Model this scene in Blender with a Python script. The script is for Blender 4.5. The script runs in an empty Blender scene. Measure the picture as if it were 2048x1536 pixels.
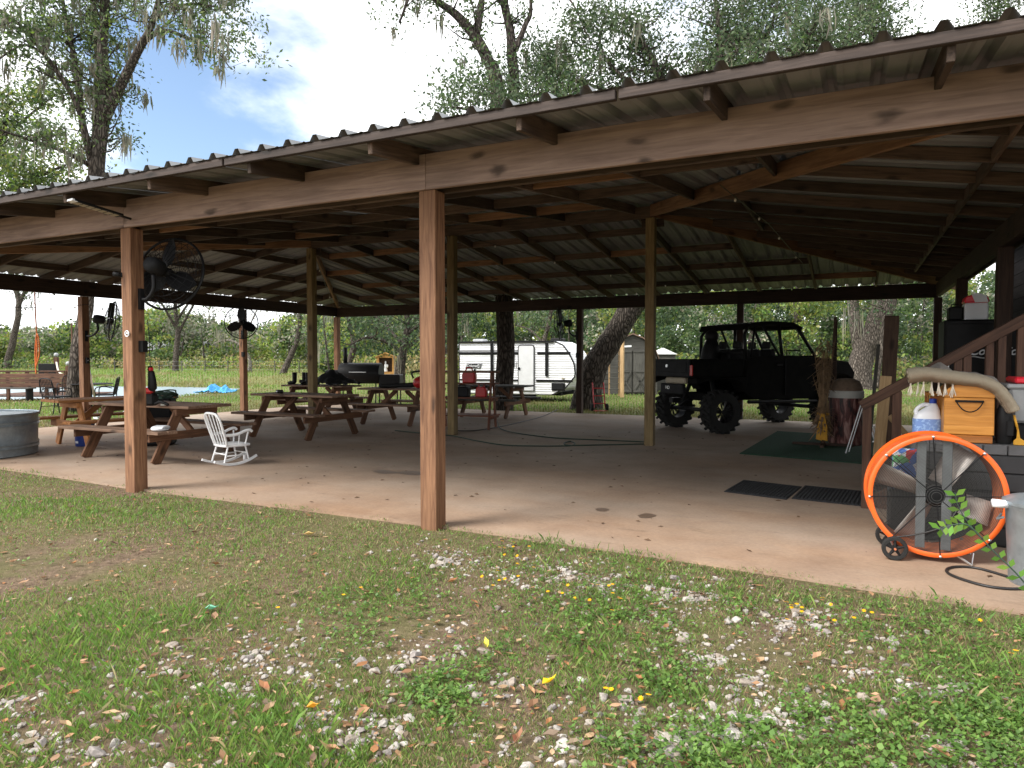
import bpy, bmesh, math, random
import numpy as np
from mathutils import Vector, Matrix, noise as mnoise

random.seed(7)
rng = np.random.default_rng(11)
S = bpy.context.scene
COL = S.collection
R = math.radians

# ------------------------------------------------------------------ camera
F, CX, CY, HC = 1395.0, 1024.0, 768.0, 1.4          # photo focal length and centre in its own pixels, eye height
YAW, PITCH = R(26.05), math.atan(51 / 1395.0)
cam = bpy.data.cameras.new('camera')
cam.sensor_width = 36
cam.lens = 36 * F / 2048
cam.clip_start = 0.05
cam.clip_end = 2000
camo = bpy.data.objects.new('camera', cam)
COL.objects.link(camo)
camo.location = (0, 0, HC)
camo.rotation_euler = (math.pi / 2 - PITCH, 0, YAW)
S.camera = camo

# ------------------------------------------------------------------ light
SUN_EL, SUN_AZ = R(44), math.atan2(-0.62, -0.78)     # azimuth of the sun measured from +Y towards +X
sd = Vector((math.sin(SUN_AZ) * math.cos(SUN_EL), math.cos(SUN_AZ) * math.cos(SUN_EL), math.sin(SUN_EL)))
sl = bpy.data.lights.new('sun', 'SUN')
sl.energy = 3.7
sl.angle = R(28)
sl.color = (1.0, 0.96, 0.9)
so = bpy.data.objects.new('sun', sl)
COL.objects.link(so)
so.rotation_euler = sd.to_track_quat('Z', 'Y').to_euler()

W = bpy.data.worlds.new('World')
S.world = W
W.use_nodes = True
nt = W.node_tree
nt.nodes.clear()
def WN(t, **k):
    n = nt.nodes.new(t)
    for a, b in k.items(): setattr(n, a, b)
    return n
wo = WN('ShaderNodeOutputWorld'); bg = WN('ShaderNodeBackground'); bg.inputs[1].default_value = 0.135
sky = WN('ShaderNodeTexSky', sky_type='NISHITA', sun_disc=False, sun_elevation=SUN_EL, sun_rotation=SUN_AZ, air_density=1.0, dust_density=1.0)
tc = WN('ShaderNodeTexCoord'); sep = WN('ShaderNodeSeparateXYZ')
nt.links.new(tc.outputs['Generated'], sep.inputs[0])
zz = WN('ShaderNodeMath', operation='MAXIMUM'); nt.links.new(sep.outputs[2], zz.inputs[0]); zz.inputs[1].default_value = 0.0
za = WN('ShaderNodeMath', operation='ADD'); nt.links.new(zz.outputs[0], za.inputs[0]); za.inputs[1].default_value = 0.22
dx = WN('ShaderNodeMath', operation='DIVIDE'); nt.links.new(sep.outputs[0], dx.inputs[0]); nt.links.new(za.outputs[0], dx.inputs[1])
dy = WN('ShaderNodeMath', operation='DIVIDE'); nt.links.new(sep.outputs[1], dy.inputs[0]); nt.links.new(za.outputs[0], dy.inputs[1])
cmb = WN('ShaderNodeCombineXYZ'); nt.links.new(dx.outputs[0], cmb.inputs[0]); nt.links.new(dy.outputs[0], cmb.inputs[1])
mp = WN('ShaderNodeMapping'); mp.inputs[1].default_value = (1.25, 0.35, 0.0); nt.links.new(cmb.outputs[0], mp.inputs[0])
nz = WN('ShaderNodeTexNoise'); nz.inputs['Scale'].default_value = 0.95; nz.inputs['Detail'].default_value = 9; nz.inputs['Roughness'].default_value = 0.56; nz.inputs['Distortion'].default_value = 0.25
nt.links.new(mp.outputs[0], nz.inputs['Vector'])
# a gap of blue in broken cloud, around the direction where the photograph shows it
nrm = WN('ShaderNodeVectorMath', operation='DISTANCE'); nt.links.new(tc.outputs['Generated'], nrm.inputs[0])
def ray(px, py):
    r = Matrix.Rotation(YAW, 3, 'Z') @ Matrix.Rotation(-PITCH, 3, 'X') @ Vector(((px - CX) / F, 1.0, -(py - CY) / F))
    return r
nrm.inputs[1].default_value = ray(430, 150).normalized()
gap = WN('ShaderNodeMapRange', interpolation_type='SMOOTHSTEP'); nt.links.new(nrm.outputs['Value'], gap.inputs[0])
gap.inputs[1].default_value = 0.05; gap.inputs[2].default_value = 0.27; gap.inputs[3].default_value = -0.15; gap.inputs[4].default_value = 0.13
nad = WN('ShaderNodeMath', operation='ADD'); nt.links.new(nz.outputs[0], nad.inputs[0]); nt.links.new(gap.outputs[0], nad.inputs[1])
cr = WN('ShaderNodeMapRange', interpolation_type='SMOOTHSTEP'); nt.links.new(nad.outputs[0], cr.inputs[0])
cr.inputs[1].default_value = 0.40; cr.inputs[2].default_value = 0.56
nz2 = WN('ShaderNodeTexNoise'); nz2.inputs['Scale'].default_value = 2.3; nz2.inputs['Detail'].default_value = 6; nt.links.new(mp.outputs[0], nz2.inputs['Vector'])
cc = WN('ShaderNodeValToRGB'); nt.links.new(nz2.outputs[0], cc.inputs[0])
cc.color_ramp.elements[0].position = 0.3; cc.color_ramp.elements[0].color = (7.0, 7.2, 7.5, 1)
cc.color_ramp.elements[1].position = 0.62; cc.color_ramp.elements[1].color = (9.6, 9.7, 9.8, 1)
mx = WN('ShaderNodeMix', data_type='RGBA'); nt.links.new(cr.outputs[0], mx.inputs[0])
gm = WN('ShaderNodeVectorMath', operation='SCALE'); gm.inputs['Scale'].default_value = 1.0; nt.links.new(sky.outputs[0], gm.inputs[0])
nt.links.new(gm.outputs[0], mx.inputs[6]); nt.links.new(cc.outputs[0], mx.inputs[7])
nt.links.new(mx.outputs[2], bg.inputs[0]); nt.links.new(bg.outputs[0], wo.inputs[0])

S.view_settings.view_transform = 'Standard'
S.view_settings.look = 'None'
S.view_settings.gamma = 1
S.view_settings.use_curve_mapping = False
S.view_settings.exposure = 0.85
S.cycles.max_bounces = 6
S.cycles.diffuse_bounces = 5
S.cycles.glossy_bounces = 2
S.cycles.transmission_bounces = 3
S.cycles.use_adaptive_sampling = True

# ------------------------------------------------------------------ pixel -> place helpers
CAMP = Vector((0, 0, HC))
def G(px, py, z=0.0):
    r = ray(px, py)
    return CAMP + r * ((z - HC) / r.z)
def onY(px, py, y):
    r = ray(px, py)
    return CAMP + r * (y / r.y)
def onX(px, py, x):
    r = ray(px, py)
    return CAMP + r * (x / r.x)
FWD = Matrix.Rotation(YAW, 3, 'Z') @ Vector((0, 1, 0))
RGT = Matrix.Rotation(YAW, 3, 'Z') @ Vector((1, 0, 0))
def atD(px, py, d):
    return CAMP + ray(px, py) * d

# ------------------------------------------------------------------ materials
def new_mat(name):
    m = bpy.data.materials.new(name); m.use_nodes = True
    n = m.node_tree.nodes; b = n['Principled BSDF']
    return m, n, m.node_tree.links, b
def lum(c, k): return (c[0] * k, c[1] * k, c[2] * k, 1)
def mat(name, c, rough=0.6, metal=0.0, var=0.25, scale=6.0, bump=0.0, bscale=None, stretch=(1, 1, 1), c2=None, coat=0.0, spec=None):
    m, n, l, b = new_mat(name)
    t = n.new('ShaderNodeTexCoord'); mp_ = n.new('ShaderNodeMapping'); mp_.inputs[3].default_value = stretch
    l.new(t.outputs['Object'], mp_.inputs[0])
    q = n.new('ShaderNodeTexNoise'); q.inputs['Scale'].default_value = scale; q.inputs['Detail'].default_value = 6; q.inputs['Roughness'].default_value = 0.65
    l.new(mp_.outputs[0], q.inputs['Vector'])
    r = n.new('ShaderNodeValToRGB'); l.new(q.outputs[0], r.inputs[0])
    r.color_ramp.elements[0].position = 0.3; r.color_ramp.elements[1].position = 0.7
    r.color_ramp.elements[0].color = lum(c, 1 - var); r.color_ramp.elements[1].color = lum(c2 or c, 1 + var)
    l.new(r.outputs[0], b.inputs['Base Color'])
    b.inputs['Roughness'].default_value = rough; b.inputs['Metallic'].default_value = metal
    if coat: b.inputs['Coat Weight'].default_value = coat
    if spec is not None: b.inputs['Specular IOR Level'].default_value = spec
    if bump:
        q2 = n.new('ShaderNodeTexNoise'); q2.inputs['Scale'].default_value = bscale or scale * 5; q2.inputs['Detail'].default_value = 5
        l.new(mp_.outputs[0], q2.inputs['Vector'])
        bp = n.new('ShaderNodeBump'); bp.inputs['Strength'].default_value = bump; bp.inputs['Distance'].default_value = 0.02
        l.new(q2.outputs[0], bp.inputs['Height']); l.new(bp.outputs[0], b.inputs['Normal'])
    return m
def wood(name, dark, light, rough=0.75, grain=1.0, knots=True, tone=0.3, dust=None):
    """lumber: grain runs along local X of each board; each board has its own tone"""
    m, n, l, b = new_mat(name)
    t = n.new('ShaderNodeTexCoord'); oi = n.new('ShaderNodeObjectInfo')
    off = n.new('ShaderNodeVectorMath'); off.operation = 'ADD'
    sc = n.new('ShaderNodeVectorMath'); sc.operation = 'SCALE'; sc.inputs['Scale'].default_value = 37.0
    cv = n.new('ShaderNodeCombineXYZ')
    for i in range(3): l.new(oi.outputs['Random'], cv.inputs[i])
    l.new(cv.outputs[0], sc.inputs[0]); l.new(t.outputs['Object'], off.inputs[0]); l.new(sc.outputs[0], off.inputs[1])
    def noise_(scale3, s, det=5, dist=0.0):
        mp_ = n.new('ShaderNodeMapping'); mp_.inputs[3].default_value = scale3; l.new(off.outputs[0], mp_.inputs[0])
        q = n.new('ShaderNodeTexNoise'); q.inputs['Scale'].default_value = s; q.inputs['Detail'].default_value = det; q.inputs['Distortion'].default_value = dist
        q.inputs['Roughness'].default_value = 0.6
        l.new(mp_.outputs[0], q.inputs['Vector']); return q
    g1 = noise_((0.6, 9, 9), 4.0 * grain, 5, 0.6)
    g2 = noise_((0.7, 1, 1), 1.3, 4)
    r = n.new('ShaderNodeValToRGB'); l.new(g1.outputs[0], r.inputs[0])
    r.color_ramp.elements[0].position = 0.33; r.color_ramp.elements[1].position = 0.66
    r.color_ramp.elements[0].color = lum(dark, 1); r.color_ramp.elements[1].color = lum(light, 1)
    tn = n.new('ShaderNodeMapRange'); l.new(oi.outputs['Random'], tn.inputs[0]); tn.inputs[3].default_value = 1 - tone; tn.inputs[4].default_value = 1 + tone
    tm = n.new('ShaderNodeMapRange'); l.new(g2.outputs[0], tm.inputs[0]); tm.inputs[1].default_value = 0.3; tm.inputs[2].default_value = 0.7; tm.inputs[3].default_value = 0.78; tm.inputs[4].default_value = 1.2
    mu = n.new('ShaderNodeMath'); mu.operation = 'MULTIPLY'; l.new(tn.outputs[0], mu.inputs[0]); l.new(tm.outputs[0], mu.inputs[1])
    last = mu
    if knots:
        sx_ = n.new('ShaderNodeSeparateXYZ'); l.new(off.outputs[0], sx_.inputs[0])
        yz = n.new('ShaderNodeMath'); yz.operation = 'ADD'; l.new(sx_.outputs[1], yz.inputs[0]); l.new(sx_.outputs[2], yz.inputs[1])
        c2_ = n.new('ShaderNodeCombineXYZ'); l.new(sx_.outputs[0], c2_.inputs[0]); l.new(yz.outputs[0], c2_.inputs[1])
        mp_ = n.new('ShaderNodeMapping'); mp_.inputs[3].default_value = (1.5, 3.6, 1.0)
        dq = noise_((2.5, 6, 6), 1.0, 3); dsc = n.new('ShaderNodeVectorMath'); dsc.operation = 'SCALE'; dsc.inputs['Scale'].default_value = 0.16; l.new(dq.outputs['Color'], dsc.inputs[0])
        dad = n.new('ShaderNodeVectorMath'); dad.operation = 'ADD'; l.new(c2_.outputs[0], dad.inputs[0]); l.new(dsc.outputs[0], dad.inputs[1]); l.new(dad.outputs[0], mp_.inputs[0])
        v = n.new('ShaderNodeTexVoronoi'); v.voronoi_dimensions = '2D'; v.inputs['Scale'].default_value = 1.0; l.new(mp_.outputs[0], v.inputs['Vector'])
        k = n.new('ShaderNodeMapRange'); k.interpolation_type = 'SMOOTHSTEP'; l.new(v.outputs['Distance'], k.inputs[0])
        k.inputs[1].default_value = 0.03; k.inputs[2].default_value = 0.16; k.inputs[4].default_value = 1.0
        sc_ = n.new('ShaderNodeSeparateColor'); l.new(v.outputs['Color'], sc_.inputs[0]); kk = n.new('ShaderNodeMapRange'); l.new(sc_.outputs[0], kk.inputs[0]); kk.inputs[1].default_value = 0.35; kk.inputs[2].default_value = 0.6; kk.inputs[3].default_value = 1.0; kk.inputs[4].default_value = 0.34; l.new(kk.outputs[0], k.inputs[3])
        mu2 = n.new('ShaderNodeMath'); mu2.operation = 'MULTIPLY'; l.new(mu.outputs[0], mu2.inputs[0]); l.new(k.outputs[0], mu2.inputs[1]); last = mu2
    fin = n.new('ShaderNodeVectorMath'); fin.operation = 'SCALE'; l.new(r.outputs[0], fin.inputs[0]); l.new(last.outputs[0], fin.inputs['Scale'])
    l.new(fin.outputs[0], b.inputs['Base Color'])
    b.inputs['Roughness'].default_value = rough; b.inputs['Specular IOR Level'].default_value = 0.3
    bp = n.new('ShaderNodeBump'); bp.inputs['Strength'].default_value = 0.35; bp.inputs['Distance'].default_value = 0.01
    l.new(g1.outputs[0], bp.inputs['Height']); l.new(bp.outputs[0], b.inputs['Normal'])
    return m
def leafmat(name, k=0.35, rough=0.55):
    m, n, l, b = new_mat(name)
    a = n.new('ShaderNodeAttribute'); a.attribute_name = 'Col'
    l.new(a.outputs['Color'], b.inputs['Base Color']); b.inputs['Roughness'].default_value = rough
    b.inputs['Specular IOR Level'].default_value = 0.35
    tr = n.new('ShaderNodeBsdfTranslucent'); ms = n.new('ShaderNodeMixShader'); ms.inputs[0].default_value = k
    hs = n.new('ShaderNodeHueSaturation'); hs.inputs['Value'].default_value = 1.6; hs.inputs['Saturation'].default_value = 1.1
    l.new(a.outputs['Color'], hs.inputs['Color']); l.new(hs.outputs[0], tr.inputs[0])
    l.new(b.outputs[0], ms.inputs[1]); l.new(tr.outputs[0], ms.inputs[2])
    l.new(ms.outputs[0], n['Material Output'].inputs[0])
    return m
M = {}
M['post'] = wood('post_wood', (0.115, 0.053, 0.028), (0.26, 0.135, 0.072), grain=1.0, tone=0.08)
M['beam'] = wood('beam_wood', (0.215, 0.145, 0.118), (0.36, 0.255, 0.205), grain=0.7, tone=0.08)
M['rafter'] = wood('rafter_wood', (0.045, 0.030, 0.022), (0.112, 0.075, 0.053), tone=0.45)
M['hip'] = wood('new_pine', (0.15, 0.078, 0.04), (0.28, 0.155, 0.08), tone=0.2)
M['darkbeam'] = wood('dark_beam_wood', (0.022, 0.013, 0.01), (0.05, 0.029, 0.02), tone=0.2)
M['green_post'] = wood('treated_wood', (0.13, 0.09, 0.042), (0.25, 0.18, 0.085), tone=0.12)
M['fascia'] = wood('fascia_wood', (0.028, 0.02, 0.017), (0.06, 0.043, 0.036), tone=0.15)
M['table'] = wood('table_wood', (0.075, 0.035, 0.02), (0.17, 0.085, 0.045), tone=0.3)
M['table_orange'] = wood('orange_table_wood', (0.24, 0.095, 0.03), (0.42, 0.19, 0.07), tone=0.15)
M['table_top'] = wood('weathered_top_wood', (0.13, 0.075, 0.05), (0.25, 0.16, 0.11), tone=0.2)
M['red_wood'] = wood('red_brown_wood', (0.12, 0.045, 0.028), (0.22, 0.09, 0.052), tone=0.2)
M['lumber'] = wood('pine_lumber', (0.30, 0.19, 0.09), (0.5, 0.34, 0.18), tone=0.2)
M['old_board'] = wood('dark_board', (0.035, 0.02, 0.014), (0.075, 0.045, 0.03), tone=0.3)
M['deck'] = wood('deck_wood', (0.06, 0.03, 0.02), (0.13, 0.065, 0.04), tone=0.3)
M['siding'] = wood('dark_siding', (0.007, 0.0065, 0.007), (0.016, 0.0145, 0.015), knots=False, tone=0.2, rough=0.95); M['siding'].node_tree.nodes['Principled BSDF'].inputs['Specular IOR Level'].default_value = 0.03
M['chest'] = wood('honey_wood', (0.42, 0.17, 0.03), (0.62, 0.28, 0.06), rough=0.4, tone=0.03, knots=False, grain=0.8)
M['chest_trim'] = wood('honey_trim', (0.26, 0.09, 0.02), (0.4, 0.15, 0.035), rough=0.4, tone=0.03, knots=False)
M['shrine'] = wood('shrine_wood', (0.40, 0.2, 0.06), (0.6, 0.33, 0.11), tone=0.1, knots=False)
M['grey_wood'] = wood('grey_wood', (0.045, 0.044, 0.038), (0.09, 0.087, 0.077), tone=0.15, knots=False)
M['roof'] = mat('galvanised_roofing', (0.20, 0.206, 0.212), 0.62, 0.1, 0.16, 1.4, 0.05, 3)
M['black'] = mat('black_plastic', (0.009, 0.009, 0.0095), 0.55, 0, 0.3, 9, spec=0.2)
M['black_metal'] = mat('black_metal', (0.009, 0.009, 0.010), 0.5, 0, 0.25, 12, spec=0.2)
M['utv'] = mat('dusty_black_paint', (0.005, 0.005, 0.0055), 0.75, 0, 0.4, 5, c2=(0.007, 0.0066, 0.006), spec=0.06)
M['utv_grey'] = mat('grey_plastic', (0.016, 0.0165, 0.018), 0.65, 0, 0.3, 6, spec=0.15)
M['tyre'] = mat('tyre_rubber', (0.009, 0.009, 0.0085), 0.9, 0, 0.4, 14, 0.3)
M['rim'] = mat('dark_rim', (0.03, 0.03, 0.032), 0.35, 0.5, 0.2)
M['red_lens'] = mat('red_lens', (0.45, 0.02, 0.015), 0.25, 0, 0.1)
M['steel'] = mat('bright_steel', (0.6, 0.61, 0.62), 0.3, 0.9, 0.15)
M['zinc'] = mat('galvanised_steel', (0.30, 0.35, 0.385), 0.42, 0.65, 0.2, 9, 0.06, 30)
M['grey_paint'] = mat('grey_paint', (0.27, 0.29, 0.30), 0.5, 0.2, 0.15, 8)
M['white_paint'] = mat('white_paint', (0.78, 0.79, 0.8), 0.5, 0, 0.06, 5)
M['white_plastic'] = mat('white_plastic', (0.76, 0.78, 0.82), 0.35, 0, 0.04, 4)
M['orange'] = mat('orange_enamel', (0.72, 0.115, 0.018), 0.32, 0, 0.08, 4)
M['orange_in'] = mat('dusty_orange', (0.42, 0.13, 0.055), 0.6, 0, 0.25, 8)
M['blade'] = mat('dusty_aluminium', (0.46, 0.44, 0.42), 0.5, 0.35, 0.22, 6, c2=(0.5, 0.44, 0.4))
M['blue'] = mat('blue_plastic', (0.02, 0.045, 0.22), 0.4, 0, 0.15, 5)
M['blue_cap'] = mat('blue_cap', (0.01, 0.05, 0.42), 0.35)
M['tarp'] = mat('blue_tarp', (0.05, 0.33, 0.62), 0.5, 0, 0.15, 5, 0.2, 20)
M['red'] = mat('red_plastic', (0.42, 0.018, 0.02), 0.4, 0, 0.15, 6)
M['redwhite'] = mat('red_lid', (0.75, 0.02, 0.04), 0.35, 0, 0.08)
M['bin'] = mat('grey_bin', (0.33, 0.34, 0.35), 0.5, 0, 0.15, 7)
M['yellow'] = mat('yellow_cloth', (0.5, 0.25, 0.015), 0.7, 0, 0.2, 12)
M['cord_green'] = mat('green_cord', (0.02, 0.045, 0.028), 0.5)
M['cord'] = mat('black_cord', (0.012, 0.011, 0.011), 0.5)
M['cord_orange'] = mat('orange_cord', (0.62, 0.16, 0.03), 0.5)
M['rope'] = mat('rope', (0.6, 0.55, 0.46), 0.8)
M['bulb'] = mat('bulb_glass', (0.7, 0.68, 0.62), 0.15)
M['carpet'] = mat('green_turf_carpet', (0.008, 0.055, 0.026), 0.95, 0, 0.35, 25, 0.5, 120)
M['mat'] = mat('rubber_mat', (0.018, 0.019, 0.022), 0.85, 0, 0.35, 10, 0.4, 40)
M['stalk'] = mat('dry_stalk', (0.22, 0.14, 0.075), 0.9, 0, 0.35, 12)
M['burlap'] = mat('burlap', (0.16, 0.11, 0.075), 0.95, 0, 0.25, 20, 0.4, 90)
M['moss'] = leafmat('moss_fibre', 0.3, 0.9)
M['leaf'] = leafmat('leaf', 0.38)
M['blade_grass'] = leafmat('grass_blade', 0.3)
M['dead_leaf'] = leafmat('dead_leaf', 0.15, 0.8)
M['petal'] = leafmat('petal', 0.2, 0.6)
M['stone'] = None
def bark(name, c, scale=15.0):
    m, n, l, b = new_mat(name)
    t = n.new('ShaderNodeTexCoord'); mp_ = n.new('ShaderNodeMapping'); mp_.inputs[3].default_value = (1, 1, 0.28); l.new(t.outputs['Object'], mp_.inputs[0])
    q = n.new('ShaderNodeTexNoise'); q.inputs['Scale'].default_value = 5; q.inputs['Detail'].default_value = 6; l.new(mp_.outputs[0], q.inputs['Vector'])
    ad = n.new('ShaderNodeVectorMath'); ad.operation = 'ADD'; l.new(mp_.outputs[0], ad.inputs[0])
    s0 = n.new('ShaderNodeVectorMath'); s0.operation = 'SCALE'; s0.inputs['Scale'].default_value = 0.16; l.new(q.outputs['Color'], s0.inputs[0]); l.new(s0.outputs[0], ad.inputs[1])
    v = n.new('ShaderNodeTexVoronoi'); v.feature = 'DISTANCE_TO_EDGE'; v.inputs['Scale'].default_value = scale; l.new(ad.outputs[0], v.inputs['Vector'])
    r = n.new('ShaderNodeMapRange'); l.new(v.outputs['Distance'], r.inputs[0]); r.inputs[1].default_value = 0.0; r.inputs[2].default_value = 0.28; r.inputs[3].default_value = 0.0; r.inputs[4].default_value = 1.0
    mul = n.new('ShaderNodeMath'); mul.operation = 'MULTIPLY'; l.new(r.outputs[0], mul.inputs[0]); l.new(q.outputs[0], mul.inputs[1])
    cr_ = n.new('ShaderNodeValToRGB'); l.new(mul.outputs[0], cr_.inputs[0]); cr_.color_ramp.elements[0].position = 0.05; cr_.color_ramp.elements[0].color = lum(c, 0.35); cr_.color_ramp.elements[1].position = 0.55; cr_.color_ramp.elements[1].color = lum(c, 1.45)
    l.new(cr_.outputs[0], b.inputs['Base Color']); b.inputs['Roughness'].default_value = 0.95; b.inputs['Specular IOR Level'].default_value = 0.1
    bp = n.new('ShaderNodeBump'); bp.inputs['Strength'].default_value = 1.0; bp.inputs['Distance'].default_value = 0.05; l.new(mul.outputs[0], bp.inputs['Height']); l.new(bp.outputs[0], b.inputs['Normal'])
    return m
M['bark'] = bark('grey_bark', (0.10, 0.085, 0.072))
M['bark_dark'] = bark('dark_bark', (0.075, 0.063, 0.054))
M['bark_pale'] = bark('pale_bark', (0.26, 0.235, 0.2))
M['glass_dark'] = mat('dark_glass', (0.012, 0.014, 0.017), 0.08, 0, 0.1)
M['tan'] = mat('tan_metal', (0.35, 0.3, 0.22), 0.6, 0, 0.2)
# ------------------------------------------------------------------ object helpers
def link(name, me, parent=None, mtx=None, mat_=None, smooth=False):
    o = bpy.data.objects.new(name, me); COL.objects.link(o)
    if parent: o.parent = parent
    if mtx is not None: o.matrix_local = mtx
    if mat_ is not None and me is not None and not me.materials: me.materials.append(M[mat_] if isinstance(mat_, str) else mat_)
    if smooth:
        me.polygons.foreach_set('use_smooth', np.ones(len(me.polygons), dtype=bool))
    return o
def tag(o, label=None, cat=None, group=None, kind=None):
    if label: o['label'] = label
    if cat: o['category'] = cat
    if group: o['group'] = group
    if kind: o['kind'] = kind
    return o
def thing(name, label, cat, loc=(0, 0, 0), rz=0.0, group=None):
    o = bpy.data.objects.new(name, None); COL.objects.link(o)
    o.empty_display_size = 0.1
    o.location = loc; o.rotation_euler = (0, 0, rz)
    return tag(o, label, cat, group)
def children(o): return [c for c in COL.objects if c.parent is o]
def copy_tree(o, parent=None):
    kids = list(o.children)
    c = o.copy(); COL.objects.link(c)
    if parent is not None:
        c.parent = parent; c.matrix_local = o.matrix_local.copy()
    for k in kids: copy_tree(k, c)
    return c

class MB:
    """collects shapes for one mesh"""
    def __init__(s): s.v = []; s.f = []
    def add(s, vs, fs):
        b = len(s.v); s.v += [tuple(p) for p in vs]; s.f += [tuple(i + b for i in f) for f in fs]; return s
    def box(s, c, size, rot=None):
        hx, hy, hz = (q / 2 for q in size); c = Vector(c)
        P_ = [Vector((x, y, z)) for x in (-hx, hx) for y in (-hy, hy) for z in (-hz, hz)]
        if rot is not None: P_ = [rot @ p for p in P_]
        return s.add([c + p for p in P_], [(0, 1, 3, 2), (4, 6, 7, 5), (0, 4, 5, 1), (2, 3, 7, 6), (0, 2, 6, 4), (1, 5, 7, 3)])
    def tube(s, pts, rad, n=8, cap=True, closed=False):
        pts = [Vector(p) for p in pts]; k = len(pts)
        if not hasattr(rad, '__len__'): rad = [rad] * k
        rings = []; prev = None
        for i, p in enumerate(pts):
            a = pts[(i - 1) % k] if (i > 0 or closed) else p
            b = pts[(i + 1) % k] if (i < k - 1 or closed) else p
            d = (b - a)
            d = d.normalized() if d.length > 1e-9 else Vector((0, 0, 1))
            if prev is None:
                u = d.orthogonal().normalized()
            else:
                u = prev - d * prev.dot(d)
                u = u.normalized() if u.length > 1e-6 else d.orthogonal().normalized()
            prev = u; w = d.cross(u)
            rings.append([p + (u * math.cos(2 * math.pi * j / n) + w * math.sin(2 * math.pi * j / n)) * rad[i] for j in range(n)])
        vs = [q for r_ in rings for q in r_]; fs = []
        m_ = k if closed else k - 1
        for i in range(m_):
            i2 = (i + 1) % k
            for j in range(n):
                fs.append((i * n + j, i * n + (j + 1) % n, i2 * n + (j + 1) % n, i2 * n + j))
        if cap and not closed:
            fs.append(tuple(reversed(range(n)))); fs.append(tuple((k - 1) * n + j for j in range(n)))
        return s.add(vs, fs)
    def cyl(s, p0, p1, r0, r1=None, n=12): return s.tube([p0, p1], [r0, r0 if r1 is None else r1], n)
    def ring(s, c, axis, r, t, n=32, m=6):
        axis = Vector(axis).normalized(); u = axis.orthogonal().normalized(); w = axis.cross(u); c = Vector(c)
        return s.tube([c + (u * math.cos(2 * math.pi * i / n) + w * math.sin(2 * math.pi * i / n)) * r for i in range(n)], t, m, closed=True)
    def lathe(s, prof, n=24, mtx=None, cap=True):
        vs = []; fs = []; k = len(prof)
        for r_, z in prof:
            for j in range(n):
                p = Vector((r_ * math.cos(2 * math.pi * j / n), r_ * math.sin(2 * math.pi * j / n), z))
                vs.append(mtx @ p if mtx is not None else p)
        for i in range(k - 1):
            for j in range(n): fs.append((i * n + j, i * n + (j + 1) % n, (i + 1) * n + (j + 1) % n, (i + 1) * n + j))
        if cap:
            if prof[0][0] > 1e-6: fs.append(tuple(reversed(range(n))))
            if prof[-1][0] > 1e-6: fs.append(tuple((k - 1) * n + j for j in range(n)))
        return s.add(vs, fs)
    def prism(s, poly, axis, a, b):
        """poly in the two other axes, extruded along axis from a to b"""
        def P_(u, v, w):
            return {'x': (w, u, v), 'y': (u, w, v), 'z': (u, v, w)}[axis]
        k = len(poly)
        vs = [P_(u, v, a) for u, v in poly] + [P_(u, v, b) for u, v in poly]
        fs = [tuple(range(k)), tuple(reversed(range(k, 2 * k)))] + [(i, i + k, (i + 1) % k + k, (i + 1) % k) for i in range(k)]
        return s.add(vs, fs)
    def ball(s, c, r, n=12, m=8):
        if not hasattr(r, '__len__'): r = (r, r, r)
        prof = [(max(math.sin(math.pi * i / m), 1e-4), -math.cos(math.pi * i / m)) for i in range(m + 1)]
        return s.lathe(prof, n, Matrix.Translation(c) @ Matrix.Diagonal((r[0], r[1], r[2], 1)), cap=False)
    def mesh(s, name):
        me = bpy.data.meshes.new(name); me.from_pydata(s.v, [], s.f)
        bm = bmesh.new(); bm.from_mesh(me); bmesh.ops.recalc_face_normals(bm, faces=bm.faces); bm.to_mesh(me); bm.free()
        return me
    def build(s, name, mat_, parent=None, smooth=False, bevel=0.0, mtx=None, auto=None):
        me = s.mesh(name)
        if bevel:
            bm = bmesh.new(); bm.from_mesh(me)
            bmesh.ops.bevel(bm, geom=list(bm.edges), offset=bevel, segments=1, affect='EDGES', clamp_overlap=True); bm.to_mesh(me); bm.free()
        o = link(name, me, parent, mtx, mat_, smooth)
        if auto and smooth:
            me.set_sharp_from_angle(angle=R(auto))
        return o

_bc = {}
def board(name, p0, p1, w, h, mat_, parent=None, up=(0, 0, 1), bev=0.004):
    """one piece of lumber from p0 to p1; w across, h along 'up'; grain along its length"""
    p0, p1 = Vector(p0), Vector(p1); d = p1 - p0; L = d.length
    key = (round(L, 3), round(w, 4), round(h, 4), mat_, bev)
    if key not in _bc:
        b = MB().box((0, 0, 0), (L, w, h)); me = b.mesh(name)
        if bev:
            bm = bmesh.new(); bm.from_mesh(me)
            bmesh.ops.bevel(bm, geom=list(bm.edges), offset=min(bev, w / 4, h / 4), segments=1, affect='EDGES'); bm.to_mesh(me); bm.free()
        _bc[key] = me
    x = d.normalized(); u = Vector(up); z = u - x * u.dot(x)
    if z.length < 1e-5: u = Vector((0, 1, 0)); z = u - x * u.dot(x)
    z.normalize(); y = z.cross(x)
    m4 = Matrix((x, y, z)).transposed().to_4x4(); m4.translation = (p0 + p1) / 2
    return link(name, _bc[key], parent, m4, mat_)

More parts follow.
